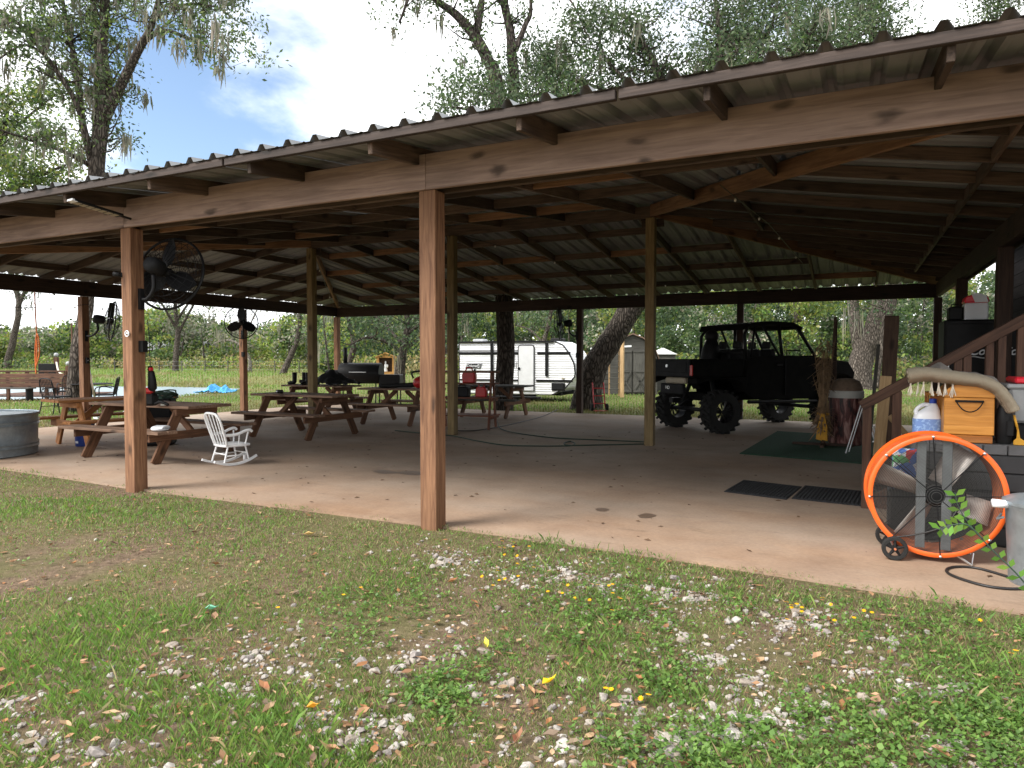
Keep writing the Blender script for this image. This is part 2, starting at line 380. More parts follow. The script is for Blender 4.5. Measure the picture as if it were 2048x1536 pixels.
def raw_mesh(name, V, nper, colors=None):
    """V: (n, nper, 3) separate polygons; colors: (n,3) per polygon"""
    V = np.asarray(V, dtype=np.float32); n = V.shape[0]
    me = bpy.data.meshes.new(name)
    me.vertices.add(n * nper); me.loops.add(n * nper); me.polygons.add(n)
    me.vertices.foreach_set('co', V.reshape(-1))
    me.loops.foreach_set('vertex_index', np.arange(n * nper, dtype=np.int32))
    me.polygons.foreach_set('loop_start', np.arange(0, n * nper, nper, dtype=np.int32))
    me.polygons.foreach_set('loop_total', np.full(n, nper, dtype=np.int32))
    me.update(calc_edges=True)
    if colors is not None:
        ca = me.color_attributes.new('Col', 'FLOAT_COLOR', 'POINT')
        c4 = np.ones((n, nper, 4), dtype=np.float32); c4[:, :, :3] = np.asarray(colors, dtype=np.float32)[:, None, :]
        ca.data.foreach_set('color', c4.reshape(-1))
    return me
def rand_dirs(n, flat=1.0):
    v = rng.normal(size=(n, 3)); v[:, 2] *= flat
    return v / np.linalg.norm(v, axis=1, keepdims=True)
def leaf_quads(C, size, aspect=0.45, droop=0.25):
    """diamond leaves round the centres C"""
    n = len(C); d = rand_dirs(n); d[:, 2] -= droop; d /= np.linalg.norm(d, axis=1, keepdims=True)
    s = rand_dirs(n); s -= d * np.sum(s * d, axis=1, keepdims=True); s /= np.linalg.norm(s, axis=1, keepdims=True)
    L = (np.asarray(size) * rng.uniform(0.65, 1.3, n))[:, None]
    nrm_ = np.cross(d, s)
    a = C; c = C + d * L; b = C + d * L * 0.45 + s * L * aspect * 0.5 + nrm_ * L * 0.06; e = C + d * L * 0.45 - s * L * aspect * 0.5 + nrm_ * L * 0.06
    return np.stack([a, b, c, e], axis=1)
def pick_cols(n, pal, jit=0.2):
    pal = np.asarray(pal); c = pal[rng.integers(0, len(pal), n)]
    return np.clip(c * rng.uniform(1 - jit, 1 + jit, (n, 1)) * rng.uniform(0.92, 1.08, (n, 3)), 0.002, 1)
def text_part(name, body, size, mat_, parent, mtx, extrude=0.002, shear=0.0, offset=0.0, align='CENTER'):
    cu = bpy.data.curves.new(name, 'FONT'); cu.body = body; cu.size = size; cu.extrude = extrude; cu.shear = shear; cu.offset = offset
    cu.align_x = align; cu.align_y = 'CENTER'
    cu.materials.append(M[mat_] if isinstance(mat_, str) else mat_)
    o = bpy.data.objects.new(name, cu); COL.objects.link(o)
    bpy.context.view_layer.update()
    me = bpy.data.meshes.new_from_object(o.evaluated_get(bpy.context.evaluated_depsgraph_get()))
    bpy.data.objects.remove(o); me.name = name
    return link(name, me, parent, mtx)
def basis(o, x, y, z):
    m4 = Matrix((Vector(x), Vector(y), Vector(z))).transposed().to_4x4(); m4.translation = o; return m4
def catmull(P_, k=6):
    P_ = [Vector(p) for p in P_]; out = []
    for i in range(len(P_) - 1):
        a = P_[max(i - 1, 0)]; b = P_[i]; c = P_[i + 1]; d = P_[min(i + 2, len(P_) - 1)]
        for j in range(k):
            t = j / k
            out.append(0.5 * ((2 * b) + (c - a) * t + (2 * a - 5 * b + 4 * c - d) * t * t + (3 * b - a - 3 * c + d) * t ** 3))
    out.append(P_[-1]); return out
# ------------------------------------------------------------------ the setting
def ground_mat():
    m, n, l, b = new_mat('field_ground')
    t = n.new('ShaderNodeTexCoord')
    def nz_(s, d=6, r=0.6):
        q = n.new('ShaderNodeTexNoise'); q.inputs['Scale'].default_value = s; q.inputs['Detail'].default_value = d; q.inputs['Roughness'].default_value = r
        l.new(t.outputs['Object'], q.inputs['Vector']); return q
    def ramp(q, p0, c0, p1, c1):
        r = n.new('ShaderNodeValToRGB'); l.new(q.outputs[0], r.inputs[0]); e = r.color_ramp.elements
        e[0].position = p0; e[0].color = (*c0, 1); e[1].position = p1; e[1].color = (*c1, 1); return r
    grass = ramp(nz_(2.2, 8, 0.7), 0.32, (0.07, 0.10, 0.025), 0.7, (0.17, 0.18, 0.06))
    dirt = ramp(nz_(22, 6, 0.7), 0.3, (0.085, 0.058, 0.038), 0.7, (0.25, 0.18, 0.125))
    msk = n.new('ShaderNodeMapRange'); l.new(nz_(0.9, 8, 0.72).outputs[0], msk.inputs[0]); msk.inputs[1].default_value = 0.44; msk.inputs[2].default_value = 0.56
    # worn, drier ground close to the yard; the field beyond is green
    sp = n.new('ShaderNodeSeparateXYZ'); l.new(t.outputs['Object'], sp.inputs[0])
    far = n.new('ShaderNodeMapRange'); l.new(sp.outputs[1], far.inputs[0]); far.inputs[1].default_value = 9.0; far.inputs[2].default_value = 16.0; far.inputs[3].default_value = 1.0; far.inputs[4].default_value = 0.25
    m0 = n.new('ShaderNodeMapRange'); l.new(msk.outputs[0], m0.inputs[0]); m0.inputs[3].default_value = 0.55; m0.inputs[4].default_value = 1.0
    mm = n.new('ShaderNodeMath'); mm.operation = 'MULTIPLY'; l.new(m0.outputs[0], mm.inputs[0]); l.new(far.outputs[0], mm.inputs[1])
    mx_ = n.new('ShaderNodeMix'); mx_.data_type = 'RGBA'; l.new(mm.outputs[0], mx_.inputs[0]); l.new(grass.outputs[0], mx_.inputs[6]); l.new(dirt.outputs[0], mx_.inputs[7])
    l.new(mx_.outputs[2], b.inputs['Base Color']); b.inputs['Roughness'].default_value = 0.95; b.inputs['Specular IOR Level'].default_value = 0.1
    bp = n.new('ShaderNodeBump'); bp.inputs['Strength'].default_value = 0.9; bp.inputs['Distance'].default_value = 0.03
    l.new(nz_(45, 8, 0.75).outputs[0], bp.inputs['Height']); l.new(bp.outputs[0], b.inputs['Normal'])
    return m
M['ground'] = ground_mat()
def slab_mat():
    m, n, l, b = new_mat('stained_concrete')
    t = n.new('ShaderNodeTexCoord')
    def nz_(s, d=6, r=0.6, st=(1, 1, 1)):
        mp_ = n.new('ShaderNodeMapping'); mp_.inputs[3].default_value = st; l.new(t.outputs['Object'], mp_.inputs[0])
        q = n.new('ShaderNodeTexNoise'); q.inputs['Scale'].default_value = s; q.inputs['Detail'].default_value = d; q.inputs['Roughness'].default_value = r
        l.new(mp_.outputs[0], q.inputs['Vector']); return q
    def ramp(q, p0, c0, p1, c1):
        r = n.new('ShaderNodeValToRGB'); l.new(q.outputs[0], r.inputs[0]); e = r.color_ramp.elements
        e[0].position = p0; e[0].color = (*c0, 1); e[1].position = p1; e[1].color = (*c1, 1); return r
    grey = ramp(nz_(0.8, 7, 0.65), 0.3, (0.225, 0.18, 0.142), 0.7, (0.40, 0.325, 0.26))
    clay = ramp(nz_(1.7, 7, 0.65), 0.3, (0.20, 0.118, 0.072), 0.7, (0.32, 0.21, 0.135))
    sp = n.new('ShaderNodeSeparateXYZ'); l.new(t.outputs['Object'], sp.inputs[0])
    fr = n.new('ShaderNodeMapRange'); l.new(sp.outputs[1], fr.inputs[0]); fr.inputs[1].default_value = 5.0; fr.inputs[2].default_value = 9.5; fr.inputs[3].default_value = 0.62; fr.inputs[4].default_value = 0.28
    ad = n.new('ShaderNodeMath'); ad.operation = 'ADD'; l.new(fr.outputs[0], ad.inputs[0])
    sc = n.new('ShaderNodeMapRange'); l.new(nz_(0.55, 6, 0.6, (0.7, 1.3, 1)).outputs[0], sc.inputs[0]); sc.inputs[1].default_value = 0.3; sc.inputs[2].default_value = 0.7; sc.inputs[3].default_value = -0.4; sc.inputs[4].default_value = 0.4
    l.new(sc.outputs[0], ad.inputs[1]); ad.use_clamp = True
    mx_ = n.new('ShaderNodeMix'); mx_.data_type = 'RGBA'; l.new(ad.outputs[0], mx_.inputs[0]); l.new(grey.outputs[0], mx_.inputs[6]); l.new(clay.outputs[0], mx_.inputs[7])
    sk = n.new('ShaderNodeMapRange'); l.new(nz_(30, 5, 0.7).outputs[0], sk.inputs[0]); sk.inputs[1].default_value = 0.3; sk.inputs[2].default_value = 0.7; sk.inputs[3].default_value = 0.88; sk.inputs[4].default_value = 1.1
    st = n.new('ShaderNodeMapRange'); l.new(nz_(3.2, 8, 0.75, (0.5, 1.6, 1)).outputs[0], st.inputs[0]); st.inputs[1].default_value = 0.28; st.inputs[2].default_value = 0.42; st.inputs[3].default_value = 0.66; st.inputs[4].default_value = 1.0
    mu = n.new('ShaderNodeMath'); mu.operation = 'MULTIPLY'; l.new(sk.outputs[0], mu.inputs[0]); l.new(st.outputs[0], mu.inputs[1])
    fin = n.new('ShaderNodeVectorMath'); fin.operation = 'SCALE'; l.new(mx_.outputs[2], fin.inputs[0]); l.new(mu.outputs[0], fin.inputs['Scale'])
    l.new(fin.outputs[0], b.inputs['Base Color']); b.inputs['Roughness'].default_value = 0.8; b.inputs['Specular IOR Level'].default_value = 0.3
    bp = n.new('ShaderNodeBump'); bp.inputs['Strength'].default_value = 0.25; bp.inputs['Distance'].default_value = 0.01
    l.new(nz_(60, 4).outputs[0], bp.inputs['Height']); l.new(bp.outputs[0], b.inputs['Normal'])
    return m
M['slab'] = slab_mat()

WATER_Z = -0.10
pond_px = [(-700, 812), (-250, 806), (0, 803), (150, 801), (330, 797), (400, 789), (455, 783), (500, 778), (440, 775.5), (330, 773.5), (250, 773), (0, 769.5), (-250, 767), (-700, 765)]
POND = np.array([[*(G(px, py, WATER_Z).xy)] for px, py in pond_px])
def poly_sd(P_, X, Y):
    d = np.full(X.shape, 1e9); inside = np.zeros(X.shape, dtype=bool); k = len(P_)
    for i in range(k):
        a, b = P_[i], P_[(i + 1) % k]
        ex, ey = b - a; t = np.clip(((X - a[0]) * ex + (Y - a[1]) * ey) / (ex * ex + ey * ey), 0, 1)
        d = np.minimum(d, np.hypot(X - a[0] - t * ex, Y - a[1] - t * ey))
        c = ((a[1] > Y) != (b[1] > Y)) & (X < (b[0] - a[0]) * (Y - a[1]) / (b[1] - a[1] + 1e-12) + a[0]); inside ^= c
    return np.where(inside, -d, d)
def ground_z(X, Y):
    X = np.asarray(X, float); Y = np.asarray(Y, float)
    sd_ = poly_sd(POND, X, Y)
    t = np.clip((sd_ + 1.0) / 1.5, 0, 1); t = t * t * (3 - 2 * t)
    z = -0.02 - (1 - t) * 0.4
    z = z + 0.012 * np.sin(X * 1.7 + Y * 0.6) * np.sin(Y * 2.1 - X * 0.4) * ((Y < 4.6) * 1.0)
    far_ = np.clip((-X * math.sin(YAW) + Y * math.cos(YAW) - 38) / 5, 0, 1) * (sd_ > .3)
    return z + far_ * far_ * (3 - 2 * far_) * 0.3
def axis_pts(segs):
    out = []
    for a, b, s in segs: out += list(np.arange(a, b, s))
    return np.array(out)
gx = axis_pts([(-600, -100, 25), (-100, -50, 2.5), (-50, -8, 0.7), (-8, 8, 0.5), (8, 40, 2), (40, 600.1, 35)])
gy = axis_pts([(-60, -4, 8), (-4, 5.5, 0.45), (5.5, 40, 0.7), (40, 100, 3), (100, 700.1, 40)])
GX, GY = np.meshgrid(gx, gy); GZ = ground_z(GX, GY)
nx, ny = len(gx), len(gy)
me = bpy.data.meshes.new('ground')
me.from_pydata(np.stack([GX, GY, GZ], -1).reshape(-1, 3).tolist(), [], [(j * nx + i, j * nx + i + 1, (j + 1) * nx + i + 1, (j + 1) * nx + i) for j in range(ny - 1) for i in range(nx - 1)])
tag(link('ground', me, None, None, 'ground', True), kind='structure')
# water
m, n, l, b = new_mat('pond_water')
b.inputs['Base Color'].default_value = (0.20, 0.26, 0.285, 1); b.inputs['Roughness'].default_value = 0.3; b.inputs['IOR'].default_value = 1.33; b.inputs['Specular IOR Level'].default_value = 0.9
tq = n.new('ShaderNodeTexCoord'); q = n.new('ShaderNodeTexNoise'); q.inputs['Scale'].default_value = 3.0; q.inputs['Detail'].default_value = 4; l.new(tq.outputs['Object'], q.inputs['Vector'])
bp = n.new('ShaderNodeBump'); bp.inputs['Strength'].default_value = 0.5; bp.inputs['Distance'].default_value = 0.08; l.new(q.outputs[0], bp.inputs['Height']); l.new(bp.outputs[0], b.inputs['Normal'])
M['water'] = m
cx_, cy_ = POND.mean(0)
wp = [(x + (x - cx_) * 0.04, y + (y - cy_) * 0.10, WATER_Z) for x, y in POND]
me = bpy.data.meshes.new('pond_water'); me.from_pydata(wp, [], [tuple(range(len(wp)))])
tag(link('pond_water', me, None, None, 'water'), kind='structure')
# slab
SLAB = [(-14.75, 5.2), (-12.5, 5.15), (-9.9, 5.12), (-8.2, 5.02), (-6.8, 4.93), (-5, 4.95), (-2.8, 4.93), (-1, 4.86), (0.9, 4.66), (2.4, 4.6), (6, 4.6), (6, 16.75), (-14.75, 16.75)]
me = MB().prism(SLAB, 'z', -0.25, 0.0).mesh('patio_slab')
tag(link('patio_slab', me, None, None, 'slab'), kind='structure')
def slab_front(x):
    xs = [p[0] for p in SLAB[:10]]; ys = [p[1] for p in SLAB[:10]]
    return np.interp(x, xs, ys)
# damp spots soaked into the slab
m, n, l, b = new_mat('damp_concrete'); b.inputs['Base Color'].default_value = (0.115, 0.075, 0.05, 1); b.inputs['Roughness'].default_value = 0.45; M['damp'] = m
for pts in ([(745, 943), (765, 940), (795, 944), (815, 942), (846, 945), (843, 950), (815, 950), (795, 947), (765, 948)],
            [(1190, 1018), (1203, 1016), (1218, 1019), (1210, 1023), (1195, 1022)],
            [(1275, 1031), (1293, 1027), (1312, 1031), (1300, 1036), (1282, 1036)]):
    P_ = catmull([G(*p) for p in pts] + [G(*pts[0])], 5)[:-1]
    me = bpy.data.meshes.new('damp_patch'); me.from_pydata([(p.x, p.y, 0.003) for p in P_], [], [tuple(range(len(P_)))])
    tag(link('damp_patch', me, None, None, 'damp'), kind='structure')
# ------------------------------------------------------------------ the pavilion
XL, XR, YF, YB = -14.15, 1.55, 4.88, 16.8
EX0, EX1, EY0, EY1 = -14.68, 2.05, 4.12, 17.6         # eave rectangle
RX0, RX1, RY = -9.95, -2.93, 11.05                     # ridge
ZE, ZR = 3.04, 3.87                                    # roofing height at eave and ridge
pav = thing('pavilion', 'large open pavilion with brown timber posts and ribbed metal hip roof', 'pavilion')
def plane_z(x, y):
    f = (y - EY0) / (RY - EY0); b_ = (EY1 - y) / (EY1 - RY); l_ = (x - EX0) / (RX0 - EX0); r_ = (EX1 - x) / (EX1 - RX1)
    return ZE + (ZR - ZE) * min(f, b_, l_, r_)
# roofing sheets: one ribbed sheet per 0.8 m of eave
def sheet_set(org, a, b_, L, run, c0, c1):
    """org eave corner, a along eave, b_ up the slope; hips at u=c0 and u=L-c1"""
    org, a, b_ = Vector(org), Vector(a), Vector(b_); s = (ZR - ZE) / run; W_ = 0.81; P_ = W_ / 3; u0 = 0.0
    while u0 < L - 0.05:
        us = []
        for k in range(3):
            q = u0 + k * P_
            us += [(q, 0), (q + 0.085, 0), (q + 0.105, 0.008), (q + 0.125, 0), (q + 0.165, 0), (q + 0.193, 0.045), (q + 0.227, 0.045), (q + 0.255, 0)]
        us += [(u0 + W_ - 0.003, 0.0), (u0 + W_ + 0.02, -0.006)]
        vs = []; fs = []
        us = [(min(u, L), h) for u, h in us]
        for u, h in us:
            v1 = run * max(0.0, min(1.0, u / c0, (L - u) / c1))
            for v in (0.0, v1):
                p = org + a * u + b_ * v; vs.append((p.x, p.y, ZE + s * v + h))
        for i in range(len(us) - 1):
            if us[i + 1][0] > us[i][0]: fs.append((2 * i, 2 * i + 2, 2 * i + 3, 2 * i + 1))
        me = bpy.data.meshes.new('roof_sheet'); me.from_pydata(vs, [], fs)
        link('roof_sheet', me, pav, None, 'roof'); u0 += W_
sheet_set((EX0, EY0, 0), (1, 0, 0), (0, 1, 0), EX1 - EX0, RY - EY0, RX0 - EX0, EX1 - RX1)
sheet_set((EX0, EY1, 0), (1, 0, 0), (0, -1, 0), EX1 - EX0, EY1 - RY, RX0 - EX0, EX1 - RX1)
sheet_set((EX0, EY0, 0), (0, 1, 0), (1, 0, 0), EY1 - EY0, RX0 - EX0, RY - EY0, EY1 - RY)
sheet_set((EX1, EY0, 0), (0, 1, 0), (-1, 0, 0), EY1 - EY0, EX1 - RX1, RY - EY0, EY1 - RY)
mb = MB()
for p, q in (((RX0, RY), (RX1, RY)), ((EX0, EY0), (RX0, RY)), ((EX0, EY1), (RX0, RY)), ((EX1, EY0), (RX1, RY)), ((EX1, EY1), (RX1, RY))):
    a = Vector((*p, plane_z(*p) + 0.045)); b_ = Vector((*q, plane_z(*q) + 0.045)); d = (b_ - a).normalized(); s_ = d.cross(Vector((0, 0, 1))).normalized() * 0.16
    mb.add([a + s_ - Vector((0, 0, .03)), a, a - s_ - Vector((0, 0, .03)), b_ + s_ - Vector((0, 0, .03)), b_, b_ - s_ - Vector((0, 0, .03))], [(0, 1, 4, 3), (1, 2, 5, 4)])
mb.build('ridge_cap', 'roof', pav)
# rafters and blocking
RD, RT = 0.14, 0.04
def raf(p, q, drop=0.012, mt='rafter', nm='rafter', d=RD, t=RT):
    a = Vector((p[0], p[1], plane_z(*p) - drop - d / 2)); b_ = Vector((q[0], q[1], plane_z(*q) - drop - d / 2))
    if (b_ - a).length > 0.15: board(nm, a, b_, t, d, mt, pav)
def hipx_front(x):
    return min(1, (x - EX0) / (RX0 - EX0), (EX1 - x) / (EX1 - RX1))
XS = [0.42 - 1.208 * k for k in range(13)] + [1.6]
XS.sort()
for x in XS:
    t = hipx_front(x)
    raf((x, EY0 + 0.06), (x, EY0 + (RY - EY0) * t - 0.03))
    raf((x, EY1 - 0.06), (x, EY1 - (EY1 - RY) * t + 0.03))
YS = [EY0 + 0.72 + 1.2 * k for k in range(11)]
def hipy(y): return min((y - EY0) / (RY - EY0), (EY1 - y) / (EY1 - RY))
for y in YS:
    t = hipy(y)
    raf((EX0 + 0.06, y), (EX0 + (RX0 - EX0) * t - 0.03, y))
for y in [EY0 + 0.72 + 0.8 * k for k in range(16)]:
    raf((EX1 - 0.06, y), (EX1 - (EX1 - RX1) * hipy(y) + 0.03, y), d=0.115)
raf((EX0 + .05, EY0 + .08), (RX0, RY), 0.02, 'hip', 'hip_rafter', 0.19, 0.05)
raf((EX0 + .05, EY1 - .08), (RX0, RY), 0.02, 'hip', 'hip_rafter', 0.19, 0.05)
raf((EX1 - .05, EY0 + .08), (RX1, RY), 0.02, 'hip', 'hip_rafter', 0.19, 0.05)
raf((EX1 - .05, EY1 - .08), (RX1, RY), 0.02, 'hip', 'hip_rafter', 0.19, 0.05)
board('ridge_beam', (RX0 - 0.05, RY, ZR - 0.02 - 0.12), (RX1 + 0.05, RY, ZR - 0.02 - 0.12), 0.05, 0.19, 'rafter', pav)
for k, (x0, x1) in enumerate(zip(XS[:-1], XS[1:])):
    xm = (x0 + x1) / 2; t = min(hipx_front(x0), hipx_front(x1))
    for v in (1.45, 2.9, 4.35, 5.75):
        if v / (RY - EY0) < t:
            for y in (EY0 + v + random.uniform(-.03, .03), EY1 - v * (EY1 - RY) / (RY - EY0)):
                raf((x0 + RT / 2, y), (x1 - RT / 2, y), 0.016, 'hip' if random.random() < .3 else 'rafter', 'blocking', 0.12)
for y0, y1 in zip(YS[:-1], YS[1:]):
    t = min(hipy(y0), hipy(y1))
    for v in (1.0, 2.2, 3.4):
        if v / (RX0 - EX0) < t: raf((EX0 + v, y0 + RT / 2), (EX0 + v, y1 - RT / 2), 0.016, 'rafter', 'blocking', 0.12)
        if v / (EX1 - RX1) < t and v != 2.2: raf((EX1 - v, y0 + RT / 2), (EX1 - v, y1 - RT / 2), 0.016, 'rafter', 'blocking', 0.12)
# fascia boards at the eaves, butted at lengths of about 3.6 m
def run_boards(nm, p, q, w, h, mt, n_):
    p, q = Vector(p), Vector(q)
    for i in range(n_): board(nm, p.lerp(q, i / n_ + (0.0006 if i else 0)), p.lerp(q, (i + 1) / n_ - 0.0006), w, h, mt, pav)
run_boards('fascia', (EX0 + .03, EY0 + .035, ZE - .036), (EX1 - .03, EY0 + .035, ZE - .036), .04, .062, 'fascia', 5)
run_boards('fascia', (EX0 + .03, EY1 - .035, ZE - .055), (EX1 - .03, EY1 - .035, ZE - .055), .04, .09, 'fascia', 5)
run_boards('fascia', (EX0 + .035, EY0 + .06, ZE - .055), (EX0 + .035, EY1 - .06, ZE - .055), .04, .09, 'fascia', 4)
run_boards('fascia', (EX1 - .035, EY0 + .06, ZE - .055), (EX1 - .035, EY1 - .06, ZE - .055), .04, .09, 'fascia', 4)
# eave beams on the posts
ZB0, ZB1 = 2.765, 3.05
zc, zh = (ZB0 + ZB1) / 2, ZB1 - ZB0
FB = YF - 0.055
for x0, x1 in ((XL - .1, -10.62), (-10.618, -6.86), (-6.858, -3.13), (-3.128, XR + .1)):
    board('eave_beam', (x0, FB, zc), (x1, FB, zc), 0.04, zh, 'beam', pav)
    board('eave_beam', (x0, FB + .16, zc - .004), (x1, FB + .16, zc - .004), 0.04, zh, 'rafter', pav)
zb = 2.655 + .135
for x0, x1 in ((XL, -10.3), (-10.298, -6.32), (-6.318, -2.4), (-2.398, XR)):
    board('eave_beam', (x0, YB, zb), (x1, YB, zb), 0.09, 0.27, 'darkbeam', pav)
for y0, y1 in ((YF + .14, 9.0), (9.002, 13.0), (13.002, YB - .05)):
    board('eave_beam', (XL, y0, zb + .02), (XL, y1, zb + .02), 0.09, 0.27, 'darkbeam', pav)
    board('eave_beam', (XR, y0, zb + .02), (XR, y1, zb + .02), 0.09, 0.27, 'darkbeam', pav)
PW = 0.155
def post(x, y, z1, mt, w=PW): return board('post', (x, y, -0.05), (x, y, z1), w, w, mt, pav, up=(0, 1, 0), bev=0.006)
for x in (XL, -10.6, -6.87, -3.13, XR): post(x, YF + .025, ZB0 + (0.0 if x in (-6.87, -3.13) else .1), 'post')
for x, y in ((XL, 9.0), (XL, 13.15), (XL, YB)): post(x, y, 2.66, 'post', 0.145)
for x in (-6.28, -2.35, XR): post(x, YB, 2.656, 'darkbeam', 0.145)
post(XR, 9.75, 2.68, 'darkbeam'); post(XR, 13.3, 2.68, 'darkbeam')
for x in (RX0, -6.62, RX1): post(x, RY, ZR - 0.235, 'green_post', 0.145)
# small blocks on the post tops carrying the ridge
for x in (RX0, RX1): board('post_cap', (x - .18, RY + .1, ZR - .3), (x + .18, RY + .1, ZR - .3), 0.04, 0.12, 'rafter', pav)
# ------------------------------------------------------------------ picnic tables
def picnic(label, loc, rz, L=1.95, mt='table', top='table_top', H=0.76, group='picnic tables under the roof'):
    t = thing('picnic_table', label, 'picnic table', loc, rz, group)
    pw = 0.137
    for i in range(5):
        y = (i - 2) * (pw + 0.008)
        board('top_plank', (-L / 2 + random.uniform(-.012, .012), y, H - .019), (L / 2 + random.uniform(-.012, .012), y, H - .019), pw, .038, top, t)
    for s in (-1, 1):
        for k in (0, 1):
            y = s * (0.60 + k * 0.146)
            board('seat_plank', (-L / 2 + random.uniform(-.012, .012), y, .435), (L / 2 + random.uniform(-.012, .012), y, .435), pw, .038, top, t)
    for e in (-1, 1):
        x = e * (L / 2 - .32)
        for s in (-1, 1):
            board('leg', (x, s * .63, -0.002), (x, s * .23, H - .04), .04, .14, mt, t, up=(0, 1, .6))
        board('seat_rail', (x + e * .042, -.75, .36), (x + e * .042, .75, .36), .04, .11, mt, t)
        board('top_cleat', (x + e * .042, -.34, H - .09), (x + e * .042, .34, H - .09), .04, .085, mt, t)
        board('brace', (x - e * .05, 0, .37), (x - e * .46, 0, H - .05), .05, .085, mt, t)
    return t
Z76 = 0.76
picnic('weathered brown picnic table right behind the left front post', (-9.0, 6.8, 0), 0, 2.1)
picnic('orange stained picnic table beside the round galvanized tank', (-10.98, 7.42, 0), R(78), 1.8, 'table_orange', 'table_orange')
picnic('empty dark brown picnic table behind the white rocking chair', (-8.95, 9.72, 0), R(-1), 1.95)
p = G(765, 852); picnic('brown picnic table with the red leaf blower lying on it', (p.x - .05, p.y + .75, 0), R(3), 1.8)
p = G(636, 770, Z76); picnic('brown picnic table with boots and a chainsaw on it at the back', (p.x, p.y + .1, 0), R(0), 1.9)
p = G(985, 770, Z76); picnic('grey brown picnic table in front of the camper trailer', (p.x, p.y + .1, 0), R(2), 1.8, 'table', 'grey_wood')

# ------------------------------------------------------------------ child's rocking chair
def rocking_chair():
    p = G(455, 929); t = thing('rocking_chair', 'small white wooden rocking chair with spindle back', 'rocking chair', (p.x, p.y + .05, 0), R(-14))
    # local: faces +y (away), x right
    def beads(a, b, r=.014, n=18):
        a, b = Vector(a), Vector(b); mb = MB(); pts = []; rr = []
        for i in range(n + 1):
            pts.append(a.lerp(b, i / n)); rr.append(r * (1.0 if i % 2 else 0.78))
        return mb.tube(pts, rr, 8)
    seat = [(-.16, -.15), (-.18, -.05), (-.2, .12), (-.17, .19), (0, .205), (.17, .19), (.2, .12), (.18, -.05), (.16, -.15), (0, -.17)]
    MB().prism(seat, 'z', .245, .275).build('seat', 'white_paint', t, bevel=.006)
    for s in (-1, 1):
        pts = [(s * .165, -.30 + .58 * i / 10, .018 + .085 * ((i / 10 - .45) / .55) ** 2) for i in range(11)]
        mb = MB()
        for a, b in zip(pts[:-1], pts[1:]):
            d = (Vector(b) - Vector(a)); ang = math.atan2(d.z, d.y)
            mb.box((Vector(a) + Vector(b)) / 2, (.026, d.length * 1.12, .03), Matrix.Rotation(ang, 3, 'X'))
        mb.build('rocker', 'white_paint', t)
        beads((s * .145, -.11, .25), (s * .165, -.17, .04)).build('leg', 'white_paint', t, True)
        beads((s * .145, .13, .25), (s * .165, .17, .055)).build('leg', 'white_paint', t, True)
        beads((s * .15, .13, .27), (s * .19, .15, .43), .012, 10).build('arm_post', 'white_paint', t, True)
        beads((s * .16, .03, .27), (s * .185, .03, .40), .009, 8).build('arm_spindle', 'white_paint', t, True)
        MB().tube(catmull([(s * .165, -.17, .40), (s * .185, -.02, .405), (s * .195, .1, .445), (s * .2, .17, .455), (s * .2, .2, .43)], 5), .019, 8).build('armrest', 'white_paint', t, True)
        MB().cyl((s * .155, -.14, .13), (s * .155, .15, .13), .009).build('stretcher', 'white_paint', t, True)
    MB().cyl((-.155, -.14, .15), (.155, -.14, .15), .009).build('stretcher', 'white_paint', t, True)
    MB().cyl((-.155, .15, .15), (.155, .15, .15), .009).build('stretcher', 'white_paint', t, True)
    top = catmull([(-.165, -.13, .27), (-.185, -.19, .46), (-.19, -.235, .6), (-.14, -.26, .675), (0, -.27, .69), (.14, -.26, .675), (.19, -.235, .6), (.185, -.19, .46), (.165, -.13, .27)], 6)
    MB().tube(top, [.018 * (1.0 if i % 2 else .86) for i in range(len(top))], 8).build('back_frame', 'white_paint', t, True)
    for k in range(4):
        x = (k - 1.5) * .072
        beads((x, -.14, .275), (x * 1.2, -.265, .68), .011, 16).build('back_spindle', 'white_paint', t, True)
rocking_chair()

# ------------------------------------------------------------------ stock tank
p = G(-70, 925); tk = thing('stock_tank', 'round galvanized stock tank at the left edge of the slab', 'stock tank', (p.x - .66, p.y + .45, 0))
RT_ = 0.78
prof = [(RT_ - .05, 0), (RT_ - .02, .015), (RT_ - .02, .1), (RT_, .125), (RT_ - .012, .15), (RT_, .175), (RT_ - .02, .2), (RT_ - .015, .42), (RT_ + .005, .445), (RT_ - .01, .47), (RT_ + .005, .495), (RT_ - .012, .52), (RT_ - .01, .59)]
MB().lathe(prof, 64).lathe([(RT_ - .012, .589), (RT_ - .03, .58), (RT_ - .035, .06), (.01, .055)], 64, cap=False).build('wall', 'zinc', tk, True, auto=50)
MB().ring((0, 0, .6), (0, 0, 1), RT_, .016, 64, 8).build('rim', 'zinc', tk, True)
MB().lathe([(RT_ - .036, .5), (0.001, .5)], 48, cap=False).build('water', 'water', tk)

# ------------------------------------------------------------------ bucket, cooler bits round the left tables
p = G(160, 893); b_ = thing('bucket', 'blue plastic bucket with dark rim behind the nearest bench', 'bucket', (p.x - .04, p.y + .1, 0))
MB().lathe([(.125, 0), (.13, .01), (.142, .30), (.15, .30), (.15, .315), (.146, .33), (.15, .345), (.152, .375), (.14, .375), (.12, .02), (.001, .02)], 28, cap=False).build('wall', 'blue', b_, True, auto=40)
MB().tube([(.15 * math.cos(a), .15 * math.sin(a) - .03 * math.sin(a), .33 - .1 * math.sin(a)) for a in np.linspace(0, math.pi, 13)], .004, 5).build('handle', 'steel', b_)
MB().box((.02, -.136, .07), (.06, .006, .035)).build('label_patch', 'white_plastic', b_)
p = G(208, 856); ck = thing('cooler', 'red cooler with white lid standing under the orange table', 'cooler', (p.x - .1, p.y + .8, 0), R(10))
MB().box((0, 0, .17), (.42, .3, .34)).build('body', 'red', ck, bevel=.02)
